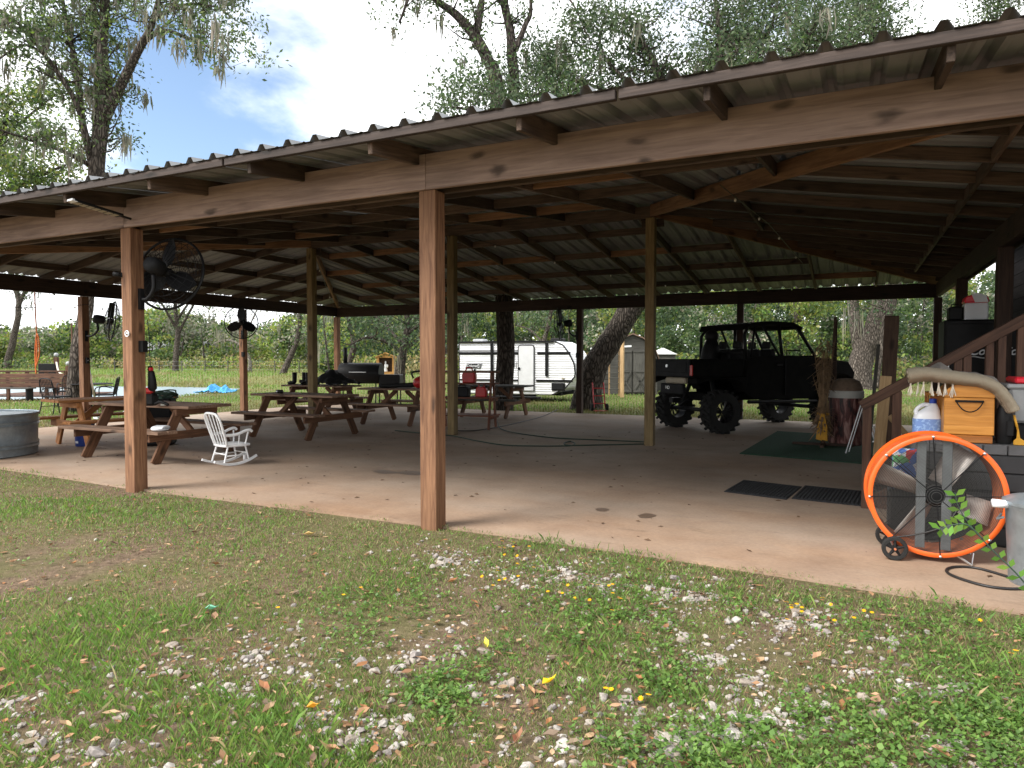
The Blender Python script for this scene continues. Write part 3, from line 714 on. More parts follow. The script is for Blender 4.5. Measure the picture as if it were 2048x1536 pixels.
MB().box((0, 0, .37), (.44, .32, .055)).build('lid', 'white_plastic', ck, bevel=.015)
MB().tube([(-.2, -.165, .28), (-.1, -.2, .3), (.1, -.2, .3), (.2, -.165, .28)], .01, 6).build('handle', 'white_plastic', ck)
# foam plate and lid on the bench
pl = thing('takeout_box', 'white foam takeout box lying open on the bench', 'takeout box', (-8.13, 6.15, .4545), R(20))
MB().lathe([(.06, 0), (.1, .012), (.115, .03), (.108, .03), (.055, .006), (.001, .006)], 20, cap=False).build('tray', 'white_plastic', pl, True)
MB().prism([(-.1, .034), (-.06, .06), (.05, .07), (.1, .045), (.09, .034)], 'x', -.08, .09).build('lid', 'white_plastic', pl, bevel=.01)
# hanging vacuum / trimmer on the left front post
def drop_tube(nm, pts, r, mt, parent, n=8, k=6): return MB().tube(catmull(pts, k), r, n).build(nm, mt, parent, True)
hp = thing('leaf_vacuum', 'black and red leaf vacuum bag hanging on the left front post', 'leaf vacuum', (-6.80, 5.03, 1.07)); hp.scale = (.55, .55, .6)
MB().tube([(0.0, 0, .36), (.02, .02, .3), (.03, .03, .16), (.035, .03, .02), (.02, .02, -.03)], [.03, .06, .075, .085, .05], 12).build('bag', 'black', hp, True)
MB().box((.05, -.02, .37), (.09, .08, .09)).build('motor', 'black', hp, bevel=.02)
MB().box((.085, -.03, .36), (.05, .085, .06)).build('red_cap', 'red', hp, bevel=.012)
drop_tube('cord', [(0, .02, .42), (-.03, .03, .7), (-.02, .02, 1.0), (-.045, .0, 1.25)], .008, 'cord', hp)
# black crate of hose behind the first table, tools on it
cr_ = thing('hose_crate', 'black crate with coiled green hose behind the first picnic table', 'crate', tuple(Vector((*atD(318, 717, 11.3).xy, 0))), R(40))
MB().box((0, 0, .38), (.42, .4, .76)).build('body', 'black', cr_, bevel=.03)
mb = MB()
for k in range(7):
    r_ = .22 - .015 * (k % 3)
    mb.tube([(r_ * math.cos(a) * 1.15 + random.uniform(-.02, .02), r_ * .8 * math.sin(a), .77 + .014 * k + .03 * math.sin(a * 2 + k)) for a in np.linspace(0, 2 * math.pi, 26)[:-1]], .013, 6, closed=True)
mb.build('hose', 'cord_green', cr_, True)
cs = thing('string_trimmer', 'black engine tool with red cap lying on the first picnic table', 'garden tool', tuple(G(298, 812, .76)), R(30))
MB().box((0, 0, .09), (.2, .16, .17)).build('engine', 'black', cs, bevel=.03)
MB().box((.02, -.02, .21), (.12, .12, .08)).build('red_cap', 'red', cs, bevel=.025)
drop_tube('handle', [(-.08, 0, .16), (-.18, .02, .26), (-.3, .03, .2), (-.32, .02, .08), (-.2, 0, .03)], .014, 'black', cs)
drop_tube('guard', [(.1, -.05, .03), (.2, -.1, .06), (.3, -.12, .02)], .02, 'black', cs)
hm = thing('hammer', 'wooden handled hammer lying across the first table', 'hammer', tuple(G(328, 808, .776)), R(-35))
MB().cyl((-.14, 0, 0), (.14, 0, 0), .011, .014).build('handle', 'lumber', hm, True)
MB().box((.15, 0, .0), (.03, .1, .028)).build('head', 'steel', hm, bevel=.005)
bt = thing('soap_bottle', 'small clear bottle with black cap under the bench end', 'bottle', (-7.55, 7.02, 0))
MB().lathe([(.022, 0), (.024, .01), (.024, .09), (.01, .11), (.01, .12)], 14).build('body', 'white_plastic', bt, True)
MB().lathe([(.013, .12), (.013, .15), (.006, .155), (.006, .18)], 12).build('cap', 'black', bt, True)
# can on second table
cn = thing('drink_can', 'silver and black can lying on the empty dark table', 'can', (-9.45, 9.62, .795), R(15))
MB().lathe([(.028, -.06), (.033, -.055), (.033, .055), (.028, .06)], 16, Matrix.Rotation(R(90), 4, 'Y')).build('body', 'black_metal', cn, True)
MB().lathe([(.034, -.058), (.034, -.03)], 16, Matrix.Rotation(R(90), 4, 'Y'), cap=False).build('band', 'steel', cn, True)

# ------------------------------------------------------------------ things on the back tables
def boot(label, loc, rz):
    t = thing('rubber_boot', label, 'boot', loc, rz, 'rubber boots on the back table')
    MB().tube([(0, 0, .30), (0, 0, .16), (.005, 0, .08), (.03, 0, .045)], [.06, .055, .055, .05], 12).build('shaft', 'black', t, True)
    MB().ball((.08, 0, .045), (.11, .05, .045), 12, 8).build('foot', 'black', t, True)
    MB().box((.05, 0, .008), (.24, .09, .016)).build('sole', 'black', t, bevel=.005)
q = G(636, 770, Z76)
boot('leftmost dark boot on the back table', (q.x - .72, q.y - .02, .76), R(200))
boot('upright dark boot second from left on the back table', (q.x - .5, q.y + .08, .76), R(160))
boot('dark boot beside the orange chainsaw on the back table', (q.x - .32, q.y - .0, .76), R(250))
def saw(name, label, cat, loc, rz, col, s=1.0):
    t = thing(name, label, cat, loc, rz)
    MB().box((0, 0, .1 * s), (.26 * s, .16 * s, .17 * s)).build('engine', col, t, bevel=.03 * s)
    MB().box((-.02 * s, 0, .03 * s), (.3 * s, .18 * s, .05 * s)).build('base', 'black', t, bevel=.01)
    MB().tube(catmull([(.08 * s, .07 * s, .14 * s), (.06 * s, .06 * s, .27 * s), (.05 * s, -.05 * s, .27 * s), (.08 * s, -.08 * s, .12 * s)], 5), .013 * s, 7).build('front_handle', 'black', t, True)
    MB().tube(catmull([(-.12 * s, 0, .16 * s), (-.26 * s, 0, .18 * s), (-.3 * s, 0, .09 * s), (-.13 * s, 0, .04 * s)], 5), .016 * s, 7).build('rear_handle', 'black', t, True)
    return t
t = saw('chainsaw', 'orange chainsaw standing on the back table beside the boots', 'chainsaw', (q.x - .1, q.y - .05, .76), R(170), 'red', .9)
MB().box((.33, -.03, .08), (.5, .008, .08)).build('guide_bar', 'black', t, bevel=.003)
tt = thing('tarp_bundle', 'dark crumpled tarpaulin draped over the right of the back table', 'tarpaulin', (q.x + .5, q.y + .05, .76))
bm = bmesh.new(); bmesh.ops.create_grid(bm, x_segments=26, y_segments=16, size=.5)
for v in bm.verts:
    x, y = v.co.x, v.co.y; h = .30 * math.exp(-((x + .1) ** 2 * 7 + y * y * 9)) + .07 * mnoise.noise((x * 6, y * 6, 2.1)) + .05 * mnoise.noise((x * 13, y * 13, 7))
    v.co.z = max(.02, h + .05)
me = bpy.data.meshes.new('sheet'); bm.to_mesh(me); bm.free()
so_ = link('sheet', me, tt, None, 'utv_grey', True); sm = so_.modifiers.new('thick', 'SOLIDIFY'); sm.thickness = .01
# leaf blower on third table
p = G(765, 852); bl = thing('leaf_blower', 'red and black leaf blower lying on a picnic table', 'leaf blower', (p.x + .52, p.y + .62, .76), R(182))
MB().ball((0, 0, .13), (.16, .13, .13), 16, 10).build('fan_housing', 'red', bl, True)
MB().box((-.06, 0, .2), (.18, .15, .14)).build('engine', 'red', bl, bevel=.03)
MB().tube(catmull([(-.12, 0, .24), (-.1, 0, .36), (.06, 0, .37), (.2, 0, .33), (.16, 0, .22)], 5), .02, 8).build('handle', 'black', bl, True)
MB().tube(catmull([(.08, -.05, .09), (.3, -.06, .07), (.7, -.06, .05), (1.05, -.05, .035)], 5), [.06 - .0012 * i for i in range(16)], 12).build('tube', 'black', bl, True)

# ------------------------------------------------------------------ barbecue smoker and shrine behind the slab
p = G(690, 812); sm_ = thing('barrel_smoker', 'long black barrel smoker on legs behind the back tables', 'smoker', (p.x + .25, p.y + .45, -.02), R(20))
MB().lathe([(.001, -.62), (.3, -.62), (.31, -.6), (.31, .6), (.3, .62), (.001, .62)], 28, Matrix.Translation((0, 0, .98)) @ Matrix.Rotation(R(90), 4, 'Y'), cap=False).build('barrel', 'black_metal', sm_, True, auto=40)
MB().box((-.85, 0, .85), (.36, .4, .45)).build('firebox', 'black_metal', sm_, bevel=.02)
MB().box((.93, -.05, .80), (.62, .42, .3)).build('side_box', 'black_metal', sm_, bevel=.02)
MB().cyl((-.5, .05, 1.25), (-.5, .05, 1.75), .06).build('chimney', 'black_metal', sm_, True)
MB().tube([(-.25, -.33, 1.02), (-.25, -.37, 1.02), (.25, -.37, 1.02), (.25, -.33, 1.02)], .012, 6).build('handle', 'steel', sm_)
for x in (-.5, .5, 1.15):
    for y in (-.2, .2): MB().cyl((x, y, 0), (x, y * .8, .76), .02, n=8).build('leg', 'black_metal', sm_)
p = G(772, 769); sh = thing('garden_shrine', 'honey coloured wooden shrine box on legs in the field', 'shrine', (p.x, p.y, 0), R(30))
for s in (-1, 1):
    board('leg', (s * .38, 0, 0), (s * .38, 0, .75), .09, .09, 'shrine', sh, up=(0, 1, 0))
    board('side_board', (s * .42, 0, .55), (s * .42, 0, 1.5), .40, .13, 'shrine', sh, up=(1, 0, 0))
    board('roof_board', (s * .56, 0, 1.46), (0, 0, 1.7), .5, .05, 'shrine', sh)
board('bottom_board', (-.5, 0, .62), (.5, 0, .62), .42, .13, 'shrine', sh)
MB().prism([(-.46, 1.44), (.46, 1.44), (0, 1.64)], 'y', -.19, -.12).build('gable', 'shrine', sh)
MB().box((0, .18, 1.06), (.8, .03, .8)).build('back_board', 'old_board', sh)
fg = thing('figurine', 'small white robed figurine inside the wooden shrine box', 'figurine', (p.x, p.y - .02, .69), R(30))
MB().lathe([(.12, 0), (.11, .05), (.07, .25), (.08, .38), (.03, .44), (.045, .49), (.04, .55), (.002, .58)], 14).build('robe', 'white_paint', fg, True)
MB().ball((.1, -.04, .3), (.05, .05, .09)).build('bundle', 'white_paint', fg, True)

# ------------------------------------------------------------------ A-frame shelf with fuel cans
p = G(958, 861); af = thing('step_shelf', 'red brown A-frame wooden step shelf beside the middle post', 'shelf', (p.x - .42, p.y + .28, 0), R(12))
for x in (-.55, .52):
    for s in (-1, 1): board('leg', (x, s * .27, 0), (x, s * .05, 1.12), .035, .085, 'red_wood', af, up=(0, 1, .3))
for z, w in ((.27, .5), (.62, .38), (.9, .34)):
    for s in (-1, 1): board('shelf_plank', (-.66, s * w * .27, z), (.62, s * w * .27, z), w * .48, .03, 'red_wood', af)
board('top_plank', (-.66, 0, 1.135), (.64, 0, 1.135), .26, .035, 'red_wood', af)
for x in (-.6, .57):
    board('shelf_rail', (x, -.27, .24), (x, .27, .24), .03, .06, 'red_wood', af); board('shelf_rail', (x, -.2, .585), (x, .2, .585), .03, .06, 'red_wood', af)
def fuel_can(label, loc, rz, s=1.0):
    t = thing('fuel_can', label, 'fuel can', loc, rz, 'red fuel cans on the step shelf')
    MB().prism([(-.13 * s, 0), (.13 * s, 0), (.135 * s, .17 * s), (.09 * s, .24 * s), (-.09 * s, .24 * s), (-.135 * s, .17 * s)], 'y', -.09 * s, .09 * s).build('body', 'red', t, bevel=.02 * s)
    MB().tube(catmull([(-.08 * s, 0, .22 * s), (-.05 * s, 0, .3 * s), (.04 * s, 0, .3 * s), (.07 * s, 0, .22 * s)], 4), .015 * s, 7).build('handle', 'red', t, True)
    MB().cyl((.095 * s, 0, .2 * s), (.12 * s, 0, .27 * s), .022 * s).build('spout', 'black', t, True)
A = af.location; rz = R(12)
fuel_can('red fuel can on the upper shelf of the step shelf', (A.x + .05, A.y, .915), rz, 1.0)
fuel_can('small red fuel can on the lower shelf of the step shelf', (A.x + .3, A.y + .05, .635), rz, .85)
tb = thing('tool_case', 'dark grey tool case on the lower shelf of the step shelf', 'tool case', (A.x - .1, A.y - .02, .635), rz)
MB().box((0, 0, .1), (.3, .2, .2)).build('body', 'utv_grey', tb, bevel=.02); MB().tube([(-.06, 0, .2), (-.06, 0, .235), (.06, 0, .235), (.06, 0, .2)], .01, 6).build('handle', 'black', tb)

# ------------------------------------------------------------------ post fans
def wall_fan_proto():
    t = thing('wall_fan', 'x', 'fan', (0, 0, 0), 0, 'black fans mounted on the posts')
    # local: blows along +y, hub at origin
    Rf = .40; mb = MB()
    for r_ in (.07, .12, .17, .22, .27, .32, .36): mb.ring((0, .13 * (1 - (r_ / Rf) ** 2) + .03, 0), (0, 1, 0), r_, .0028, 36, 4)
    for k in range(28):
        a = 2 * math.pi * k / 28; c, s_ = math.cos(a), math.sin(a)
        mb.tube([(c * r_, .13 * (1 - (r_ / Rf) ** 2) + .03, s_ * r_) for r_ in (.05, .15, .25, .33, .38)] + [(c * Rf, .03, s_ * Rf)], .0024, 4)
    mb.ring((0, .03, 0), (0, 1, 0), Rf, .014, 48, 6); mb.build('front_guard', 'black_metal', t)
    mb = MB()
    for r_ in (.12, .2, .28, .35): mb.ring((0, -.12 * (1 - (r_ / Rf) ** 2), 0), (0, 1, 0), r_, .0028, 36, 4)
    for k in range(28):
        a = 2 * math.pi * (k + .5) / 28; c, s_ = math.cos(a), math.sin(a)
        mb.tube([(c * r_, -.12 * (1 - (r_ / Rf) ** 2), s_ * r_) for r_ in (.09, .2, .3, .37)] + [(c * Rf, .015, s_ * Rf)], .0024, 4)
    mb.build('rear_guard', 'black_metal', t)
    for k in range(3):
        a0 = R(90) + 2 * math.pi * k / 3; vs = []; fs = []
        for i in range(7):
            r_ = .06 + .31 * i / 6; w = .06 + .17 * math.sin(math.pi * min(1, (i + .8) / 7.5)) ** .8
            for j in range(5):
                u = (j / 4 - .5); aa = a0 + u * w / max(r_, .12) * 1.0
                vs.append((r_ * math.cos(aa), -.02 + u * .09, r_ * math.sin(aa)))
        for i in range(6):
            for j in range(4): fs.append((i * 5 + j, i * 5 + j + 1, i * 5 + j + 6, i * 5 + j + 5))
        MB().add(vs, fs).build('blade', 'black_metal', t, True)
    MB().lathe([(.001, .06), (.05, .05), (.055, .0), (.05, -.06)], 18, Matrix.Rotation(R(-90), 4, 'X')).build('hub', 'black_metal', t, True)
    MB().lathe([(.05, .1), (.085, .14), (.09, .26), (.07, .31), (.001, .32)], 20, Matrix.Rotation(R(90), 4, 'X')).build('motor', 'utv_grey', t, True)
    return t
FANS = []
fproto = wall_fan_proto()
def place_fan(label, pos, facing, tilt, postxy, first):
    t = fproto if first else copy_tree(fproto)
    yaw = math.atan2(-facing[0], facing[1])
    t.location = pos; t.rotation_euler = (tilt, 0, yaw); t['label'] = label
    m4 = Matrix.LocRotScale(Vector(pos), t.rotation_euler.copy(), None).inverted()
    bk = Vector(pos) + Vector((-facing[0], -facing[1], 0)).normalized() * .24
    FANS.append((t, m4, bk, postxy))
def place_arm(t, m4, bk, postxy):
    pts = [bk + Vector((0, 0, -.05)), bk + Vector((0, 0, -.2)), (bk + Vector((*postxy, bk.z))) / 2 + Vector((0, 0, -.3)), Vector((*postxy, bk.z - .3))]
    MB().tube([m4 @ p for p in catmull(pts, 5)], .022, 8).build('arm', 'black_metal', t, True)
    MB().box((0, 0, 0), (.05, .05, .22)).build('bracket', 'black_metal', t, mtx=m4 @ Matrix.Translation((*postxy, bk.z - .3)))
    MB().box((0, 0, 0), (.07, .06, .12)).build('switch_box', 'black', t, mtx=m4 @ Matrix.Translation((postxy[0] + .02, postxy[1], bk.z - .8)))
pf = onY(328, 545, 5.15)
place_fan('large black fan on the left front post, seen from behind', (pf.x, 5.2, pf.z), (-.28, .95), R(-12), (-6.78, 4.93), True)
pf = onX(222, 642, XL + .62)
place_fan('black fan seen side-on on the left side post beyond the tables', tuple(pf), (.62, .72), R(-8), (XL + .07, 9.0), False)
pf = onX(483, 645, XL + .28)
place_fan('black three-blade fan facing the yard on the far left post', tuple(pf), (.62, -.8), R(-3), (XL + .05, 13.08), False)
pf = onY(1120, 648, YB - .2)
place_fan('black fan seen side-on on the back post before the trailer', tuple(pf), (-.95, -.3), R(-5), (-6.34, YB - .07), False)
for a in FANS: place_arm(*a)

# lamp strip on the front beam, sockets, lights
sp_ = thing('solar_light', 'black solar flood light bar sticking out of the front beam', 'light', (-6.72, 4.76, 2.92))
a0, a1 = onY(262, 438, 4.78), onY(140, 400, 4.2)
d = (a1 - a0); ax = d.normalized(); up_ = (Vector((0, 0, 1)) - ax * ax.z).normalized()
o0 = Vector(sp_.location)
mb_ = basis((a0 + a1) / 2 - o0 + ax * .05, ax, up_.cross(ax), up_)
MB().box((0, 0, 0), (d.length * .8, .13, .022)).build('panel', 'black', sp_, bevel=.004, mtx=mb_)
mb = MB()
for i in range(7): mb.box((-d.length * .3 + i * d.length * .1, 0, -.0125), (d.length * .075, .09, .006))
mb.build('lamp_row', 'tan', sp_, mtx=mb_)
MB().box((d.length * .39, 0, -.003), (.05, .128, .02)).build('end_cap', 'white_plastic', sp_, mtx=mb_)
MB().tube([a0 - o0, a0.lerp(a1, .25) - o0 + Vector((0, 0, .0))], .012, 8).build('bracket', 'black', sp_)
so2 = thing('camera_socket', 'small black camera mounted on the left front post', 'camera', (-6.96, 4.83, 2.28))
MB().cyl((.02, -.01, 0), (-.04, -.05, .01), .025, n=10).build('lens', 'black', so2, True); MB().box((.01, .0, 0), (.05, .03, .05)).build('body', 'black', so2, bevel=.006)
kn = thing('wall_hook', 'round white hook on the left front post', 'hook', (-6.83, 4.815, 1.66))
MB().ring((0, -.015, 0), (0, 1, 0), .03, .006, 16, 6).build('ring', 'white_plastic', kn, True); MB().cyl((0, .02, 0), (0, -.02, 0), .012).build('stem', 'steel', kn, True)

# ------------------------------------------------------------------ string lights under the roof
def string_light(label, pts, sag=.05, nb=5):
    t = thing('string_light', label, 'string light', pts[0], 0, 'string lights under the roof')
    o = Vector(pts[0]); mb = MB()
    for a, b in zip(pts[:-1], pts[1:]):
        a, b = Vector(a), Vector(b)
        mb.tube([a.lerp(b, i / 10) - o - Vector((0, 0, sag * 4 * (i / 10) * (1 - i / 10))) for i in range(11)], .006, 5)
    mb.build('wire', 'cord', t)
    for a, b in zip(pts[:-1], pts[1:]):
        a, b = Vector(a), Vector(b)
        for i in range(nb):
            f = (i + .5) / nb; c = a.lerp(b, f) - o - Vector((0, 0, sag * 4 * f * (1 - f) + .035))
            MB().ball(c, (.016, .016, .022), 8, 6).build('bulb', 'bulb', t, True)
def ur(x, y, d=.19): return (x, y, plane_z(x, y) - d)
string_light('string light along the right slope rafters above the off-road buggy', [ur(-1.35, 8.0), ur(-1.15, 11.0), ur(-.9, 14.6)], .0, 2)
string_light('string light across the back slope beside the middle post', [ur(-6.5, 11.2), ur(-5.2, 14.0), ur(-3.4, 16.4)], .0, 2)
string_light('string light hanging below the left side beam', [(XL + .1, 6.2, 2.45), (XL + .1, 9.0, 2.5), (XL + .1, 13.0, 2.5)], .12, 6)
string_light('string light along the left hip rafter to the back corner', [ur(RX0 - .05, RY + .1, .26), ur(XL + .3, YB - .5, .24)], .0, 2)

# cords on the slab
def cord(name, label, pix, mt, r=.009, group=None):
    P_ = [Vector((*G(*p).xy, r)) for p in pix]
    o = P_[0]; mb = MB().tube([p - o for p in catmull(P_, 8)], r, 6)
    ob = mb.build(name, mt, None, True); ob.location = o
    tag(ob, label, 'cord', group)
cord('extension_cord', 'dark green cord from the right ridge post past the shelf', [(1300, 889), (1200, 891), (1140, 892), (1128, 888), (1140, 884), (1150, 889), (1130, 893), (1020, 892), (960, 884), (905, 873), (850, 868), (790, 862)], 'cord_green', .010)
cord('extension_cord', 'thin green cord curving across the slab by the back table', [(1292, 885), (1200, 881), (1100, 876), (1010, 862), (995, 845), (990, 825)], 'cord_green', .010)
cord('extension_cord', 'dark cord running from the shelf foot to the back slab edge', [(905, 862), (950, 862), (1010, 852), (1080, 835), (1115, 820)], 'cord', .010)
cord('power_cord', 'black cord looped on the slab in front of the orange fan', [(2100, 1172), (2048, 1165), (1960, 1140), (1915, 1136), (1893, 1142), (1905, 1154), (1960, 1172), (2010, 1180), (2060, 1180), (2120, 1178)], 'cord', .009)
oc = thing('hanging_cord', 'orange cord hanging from the left side beam', 'cord', (XL + .02, 8.05, 2.6))
drop_tube('wire', [(0, 0, .2), (.01, 0, -.3), (.02, .01, -.9), (-.01, 0, -1.35)], .012, 'cord_orange', oc)
drop_tube('loop', [(-.01, 0, -1.35), (.07, .02, -1.1), (.09, 0, -.8), (.03, 0, -.75), (-.03, 0, -1.1), (-.02, 0, -1.5)], .012, 'cord_orange', oc)
# ------------------------------------------------------------------ orange drum fan
M['grille_wire'] = mat('grille_wire', (0.06, 0.06, 0.058), 0.5, 0.3, 0.2)
M['bracket_grey'] = mat('dull_grey_steel', (0.15, 0.16, 0.165), 0.55, 0.2, 0.2, 8)
p = G(1790, 1118)
FC = onY(1873, 993, 5.55); RF = .42
df = thing('drum_fan', 'large orange drum fan on wheels at the right of the slab', 'drum fan', (FC.x, FC.y, 0), R(4))
cz = max(FC.z, RF + .015); dpt = .30          # faces -y
def T(z0=0): return Matrix.Translation((0, 0, cz)) @ Matrix.Rotation(R(-90), 4, 'X')   # lathe z -> +y
MB().lathe([(RF - .03, 0), (RF, -.012), (RF + .004, 0), (RF, .012), (RF - .012, .02), (RF - .012, .05), (RF - .006, .14), (RF - .012, .24), (RF - .012, dpt - .02), (RF, dpt - .012), (RF + .004, dpt), (RF, dpt + .012), (RF - .03, dpt)], 72, T(), cap=False).build('drum', 'orange', df, True)
MB().lathe([(RF - .03, .004), (RF - .02, .03), (RF - .02, dpt - .03), (RF - .03, dpt - .004)], 72, T(), cap=False).build('drum_lining', 'orange_in', df, True)
mb = MB()
for k in range(34): mb.ring((0, -.004 - .0 * k, cz), (0, 1, 0), .085 + k * (RF - .12) / 33.0, .0014, 56, 4)
for k in range(4): mb.ring((0, -.006, cz), (0, 1, 0), .03 + .016 * k, .0016, 32, 4)
mb.build('front_grille', 'grille_wire', df)
mb = MB()
for k in range(8):
    a = 2 * math.pi * k / 8 + R(4)
    mb.tube([(.05 * math.cos(a), -.008, cz + .05 * math.sin(a)), ((RF - .012) * math.cos(a), -.006, cz + (RF - .012) * math.sin(a))], .0036, 5)
mb.build('grille_spokes', 'black_metal', df)
for k in range(8):
    a = 2 * math.pi * k / 8 + R(4)
    MB().cyl(((RF - .008) * math.cos(a), -.02, cz + (RF - .008) * math.sin(a)), ((RF - .008) * math.cos(a), .0, cz + (RF - .008) * math.sin(a)), .009, n=10).build('bolt', 'steel', df, True)
mb = MB()
for k in range(12): mb.ring((0, dpt + .004, cz), (0, 1, 0), .06 + k * (RF - .09) / 11.0, .0016, 48, 4)
for k in range(8):
    a = 2 * math.pi * k / 8
    mb.tube([(.05 * math.cos(a), dpt + .006, cz + .05 * math.sin(a)), ((RF - .012) * math.cos(a), dpt + .006, cz + (RF - .012) * math.sin(a))], .003, 5)
mb.build('rear_grille', 'black_metal', df)
for x, w in ((-.088, .06), (.068, .06)): MB().box((x, .045, cz), (w, .012, 2 * math.sqrt((RF - .03) ** 2 - (abs(x) + w / 2) ** 2))).build('motor_bracket', 'bracket_grey', df, bevel=.003)
MB().lathe([(.001, .03), (.058, .035), (.075, .06), (.08, .075), (.08, .2), (.05, .21)], 28, T()).build('motor', 'black_metal', df, True, auto=40)
MB().box((.135, .07, cz - .02), (.1, .06, .11)).build('switch_box', 'black', df, bevel=.012)
for k, a in enumerate((R(160), R(60), R(-20), R(-118))):
    vs = []; fs = []
    for i in range(6):
        r_ = .07 + (RF - .12) * i / 5; w = .11 + .05 * i / 5
        for j in range(5):
            u = j / 4 - .5; cxx = math.cos(a) * r_ - math.sin(a) * u * w; cz_ = math.sin(a) * r_ + math.cos(a) * u * w
            vs.append((cxx, .15 + u * (.16 - .012 * i) + .015 * math.cos(u * 3), cz + cz_))
    for i in range(5):
        for j in range(4): fs.append((i * 5 + j, i * 5 + j + 1, i * 5 + j + 6, i * 5 + j + 5))
    b2 = MB().add(vs, fs).build('blade', 'blade', df, True); sm = b2.modifiers.new('t', 'SOLIDIFY'); sm.thickness = .005
drop_tube('cord', [(.13, -.012, cz - .07), (.04, -.016, cz - .2), (-.12, -.018, cz - .27), (-.24, -.012, cz - .30)], .0055, 'cord', df)
wx = onY(1788, 1096, FC.y - .06)
for yy in (-.05, dpt + .05):
    lx = wx.x - FC.x
    wt = Matrix.Translation((lx, yy, .082)) @ Matrix.Rotation(R(90), 4, 'X')
    w_ = MB().lathe([(.058, -.022), (.076, -.022), (.082, -.012), (.082, .012), (.076, .022), (.058, .022)], 28, wt, cap=False).lathe([(.058, .022), (.054, 0), (.058, -.022)], 28, wt, cap=False).build('wheel', 'tyre', df, True, auto=40)
    mb = MB()
    for k in range(5):
        a = 2 * math.pi * k / 5 + .3; mb.tube([(lx + .016 * math.cos(a), yy - .008, .082 + .016 * math.sin(a)), (lx + .058 * math.cos(a), yy - .008, .082 + .058 * math.sin(a))], [.012, .008], 6)
    mb.cyl((lx, yy - .02, .082), (lx, yy + .02, .082), .02); mb.build('spokes', 'black', w_)
    MB().cyl((lx, yy - .03, .082), (lx, yy - .02, .082), .008).build('axle_nut', 'orange_in', w_)
MB().cyl((wx.x - FC.x, -.05, .082), (wx.x - FC.x, dpt + .05, .082), .008).build('axle', 'steel', df)
ft = onY(1944, 1130, FC.y - .02)
MB().tube([(.12, .03, .06), (ft.x - FC.x, -.02, .006), (ft.x - FC.x + .02, .05, .07)], .008, 6).build('foot', 'steel', df)
MB().tube([(.2, dpt - .04, .12), (ft.x - FC.x + .05, dpt, .006)], .012, 6).build('foot', 'steel', df)

# ------------------------------------------------------------------ storage bench behind the fan and what stands on it
BX0, BX1, BY0, BY1 = .42, 1.95, 6.18, 6.88
BT = onY(1920, 886, BY0).z
M['box_grey'] = mat('grey_resin', (0.065, 0.065, 0.068), 0.6, 0, 0.25, 8)
M['box_dark'] = mat('dark_resin', (0.018, 0.018, 0.02), 0.55, 0, 0.25, 8)
sb = thing('storage_box', 'dark plank-sided storage box behind the orange fan', 'storage box', ((BX0 + BX1) / 2, (BY0 + BY1) / 2, 0))
hw, hd = (BX1 - BX0) / 2, (BY1 - BY0) / 2
MB().box((0, 0, (BT - .08) / 2), (2 * hw - .05, 2 * hd - .05, BT - .08)).build('body', 'box_dark', sb)
for k in range(5):
    z = .01 + (BT - .09) * (k + .5) / 5
    board('side_plank', (-hw, -hd + .012, z), (hw, -hd + .012, z), .022, (BT - .1) / 5 - .006, 'box_dark', sb, bev=.005)
    board('side_plank', (-hw + .012, -hd + .03, z), (-hw + .012, hd, z), .022, (BT - .1) / 5 - .006, 'box_dark', sb, bev=.005)
board('lid', (-hw, .02, BT - .04), (hw, .02, BT - .04), 2 * hd - .06, .07, 'box_grey', sb)
for k in range(10):
    w_ = 2 * hw / 10
    board('lid_block', (-hw + k * w_ + .003, -hd + .02, BT - .041), (-hw + (k + 1) * w_ - .003, -hd + .02, BT - .041), .04, .075, 'box_grey', sb, bev=.006)
# chest
c0, c1 = onY(1888, 870, BY0 + .03), onY(1990, 870, BY0 + .03)
cw = c1.x - c0.x; ch = thing('wooden_chest', 'honey coloured dome-topped wooden chest on the storage box', 'chest', ((c0.x + c1.x) / 2, BY0 + .06, BT - .004))
hz_ = onY(1940, 795, BY0 + .03).z - BT; tz = onY(1940, 768, BY0 + .03).z - BT; dl = .52
def ybox(nm, x, z, wx_, wz, y0, y1, mt): return board(nm, (x, y0, z), (x, y1, z), wx_, wz, mt, ch, bev=.004)
board('base_trim', (-cw / 2 - .004, -.005 + dl / 2, .03), (cw / 2 - .01, -.005 + dl / 2, .03), dl, .055, 'chest_trim', ch)
board('box', (-cw / 2, dl / 2, (hz_ + .06) / 2 + .001), (cw / 2, dl / 2, (hz_ + .06) / 2 + .001), dl - .012, hz_ - .06, 'chest', ch, bev=.006)
arc = [(-cw / 2 - .002, hz_ + .003)] + [((cw / 2 + .002) * math.sin(a), hz_ + .012 + (tz - hz_) * math.cos(a)) for a in np.linspace(-math.pi / 2, math.pi / 2, 15)] + [(cw / 2 + .002, hz_ + .003)]
MB().prism(arc, 'y', .0, dl).build('dome_lid', 'chest', ch, bevel=.003)
hx = cw * .26
MB().tube(catmull([(-hx, -.012, hz_ - .03), (-hx * .85, -.03, hz_ - .055), (-hx * .5, -.035, hz_ - .09), (0, -.035, hz_ - .105), (hx * .5, -.035, hz_ - .09), (hx * .85, -.03, hz_ - .055), (hx, -.012, hz_ - .03)], 4), .0045, 6).build('handle', 'black_metal', ch, True)
MB().box((0, -.006, hz_ - .026), (hx * 2.2, .012, .016)).build('handle_plate', 'black_metal', ch, bevel=.003)
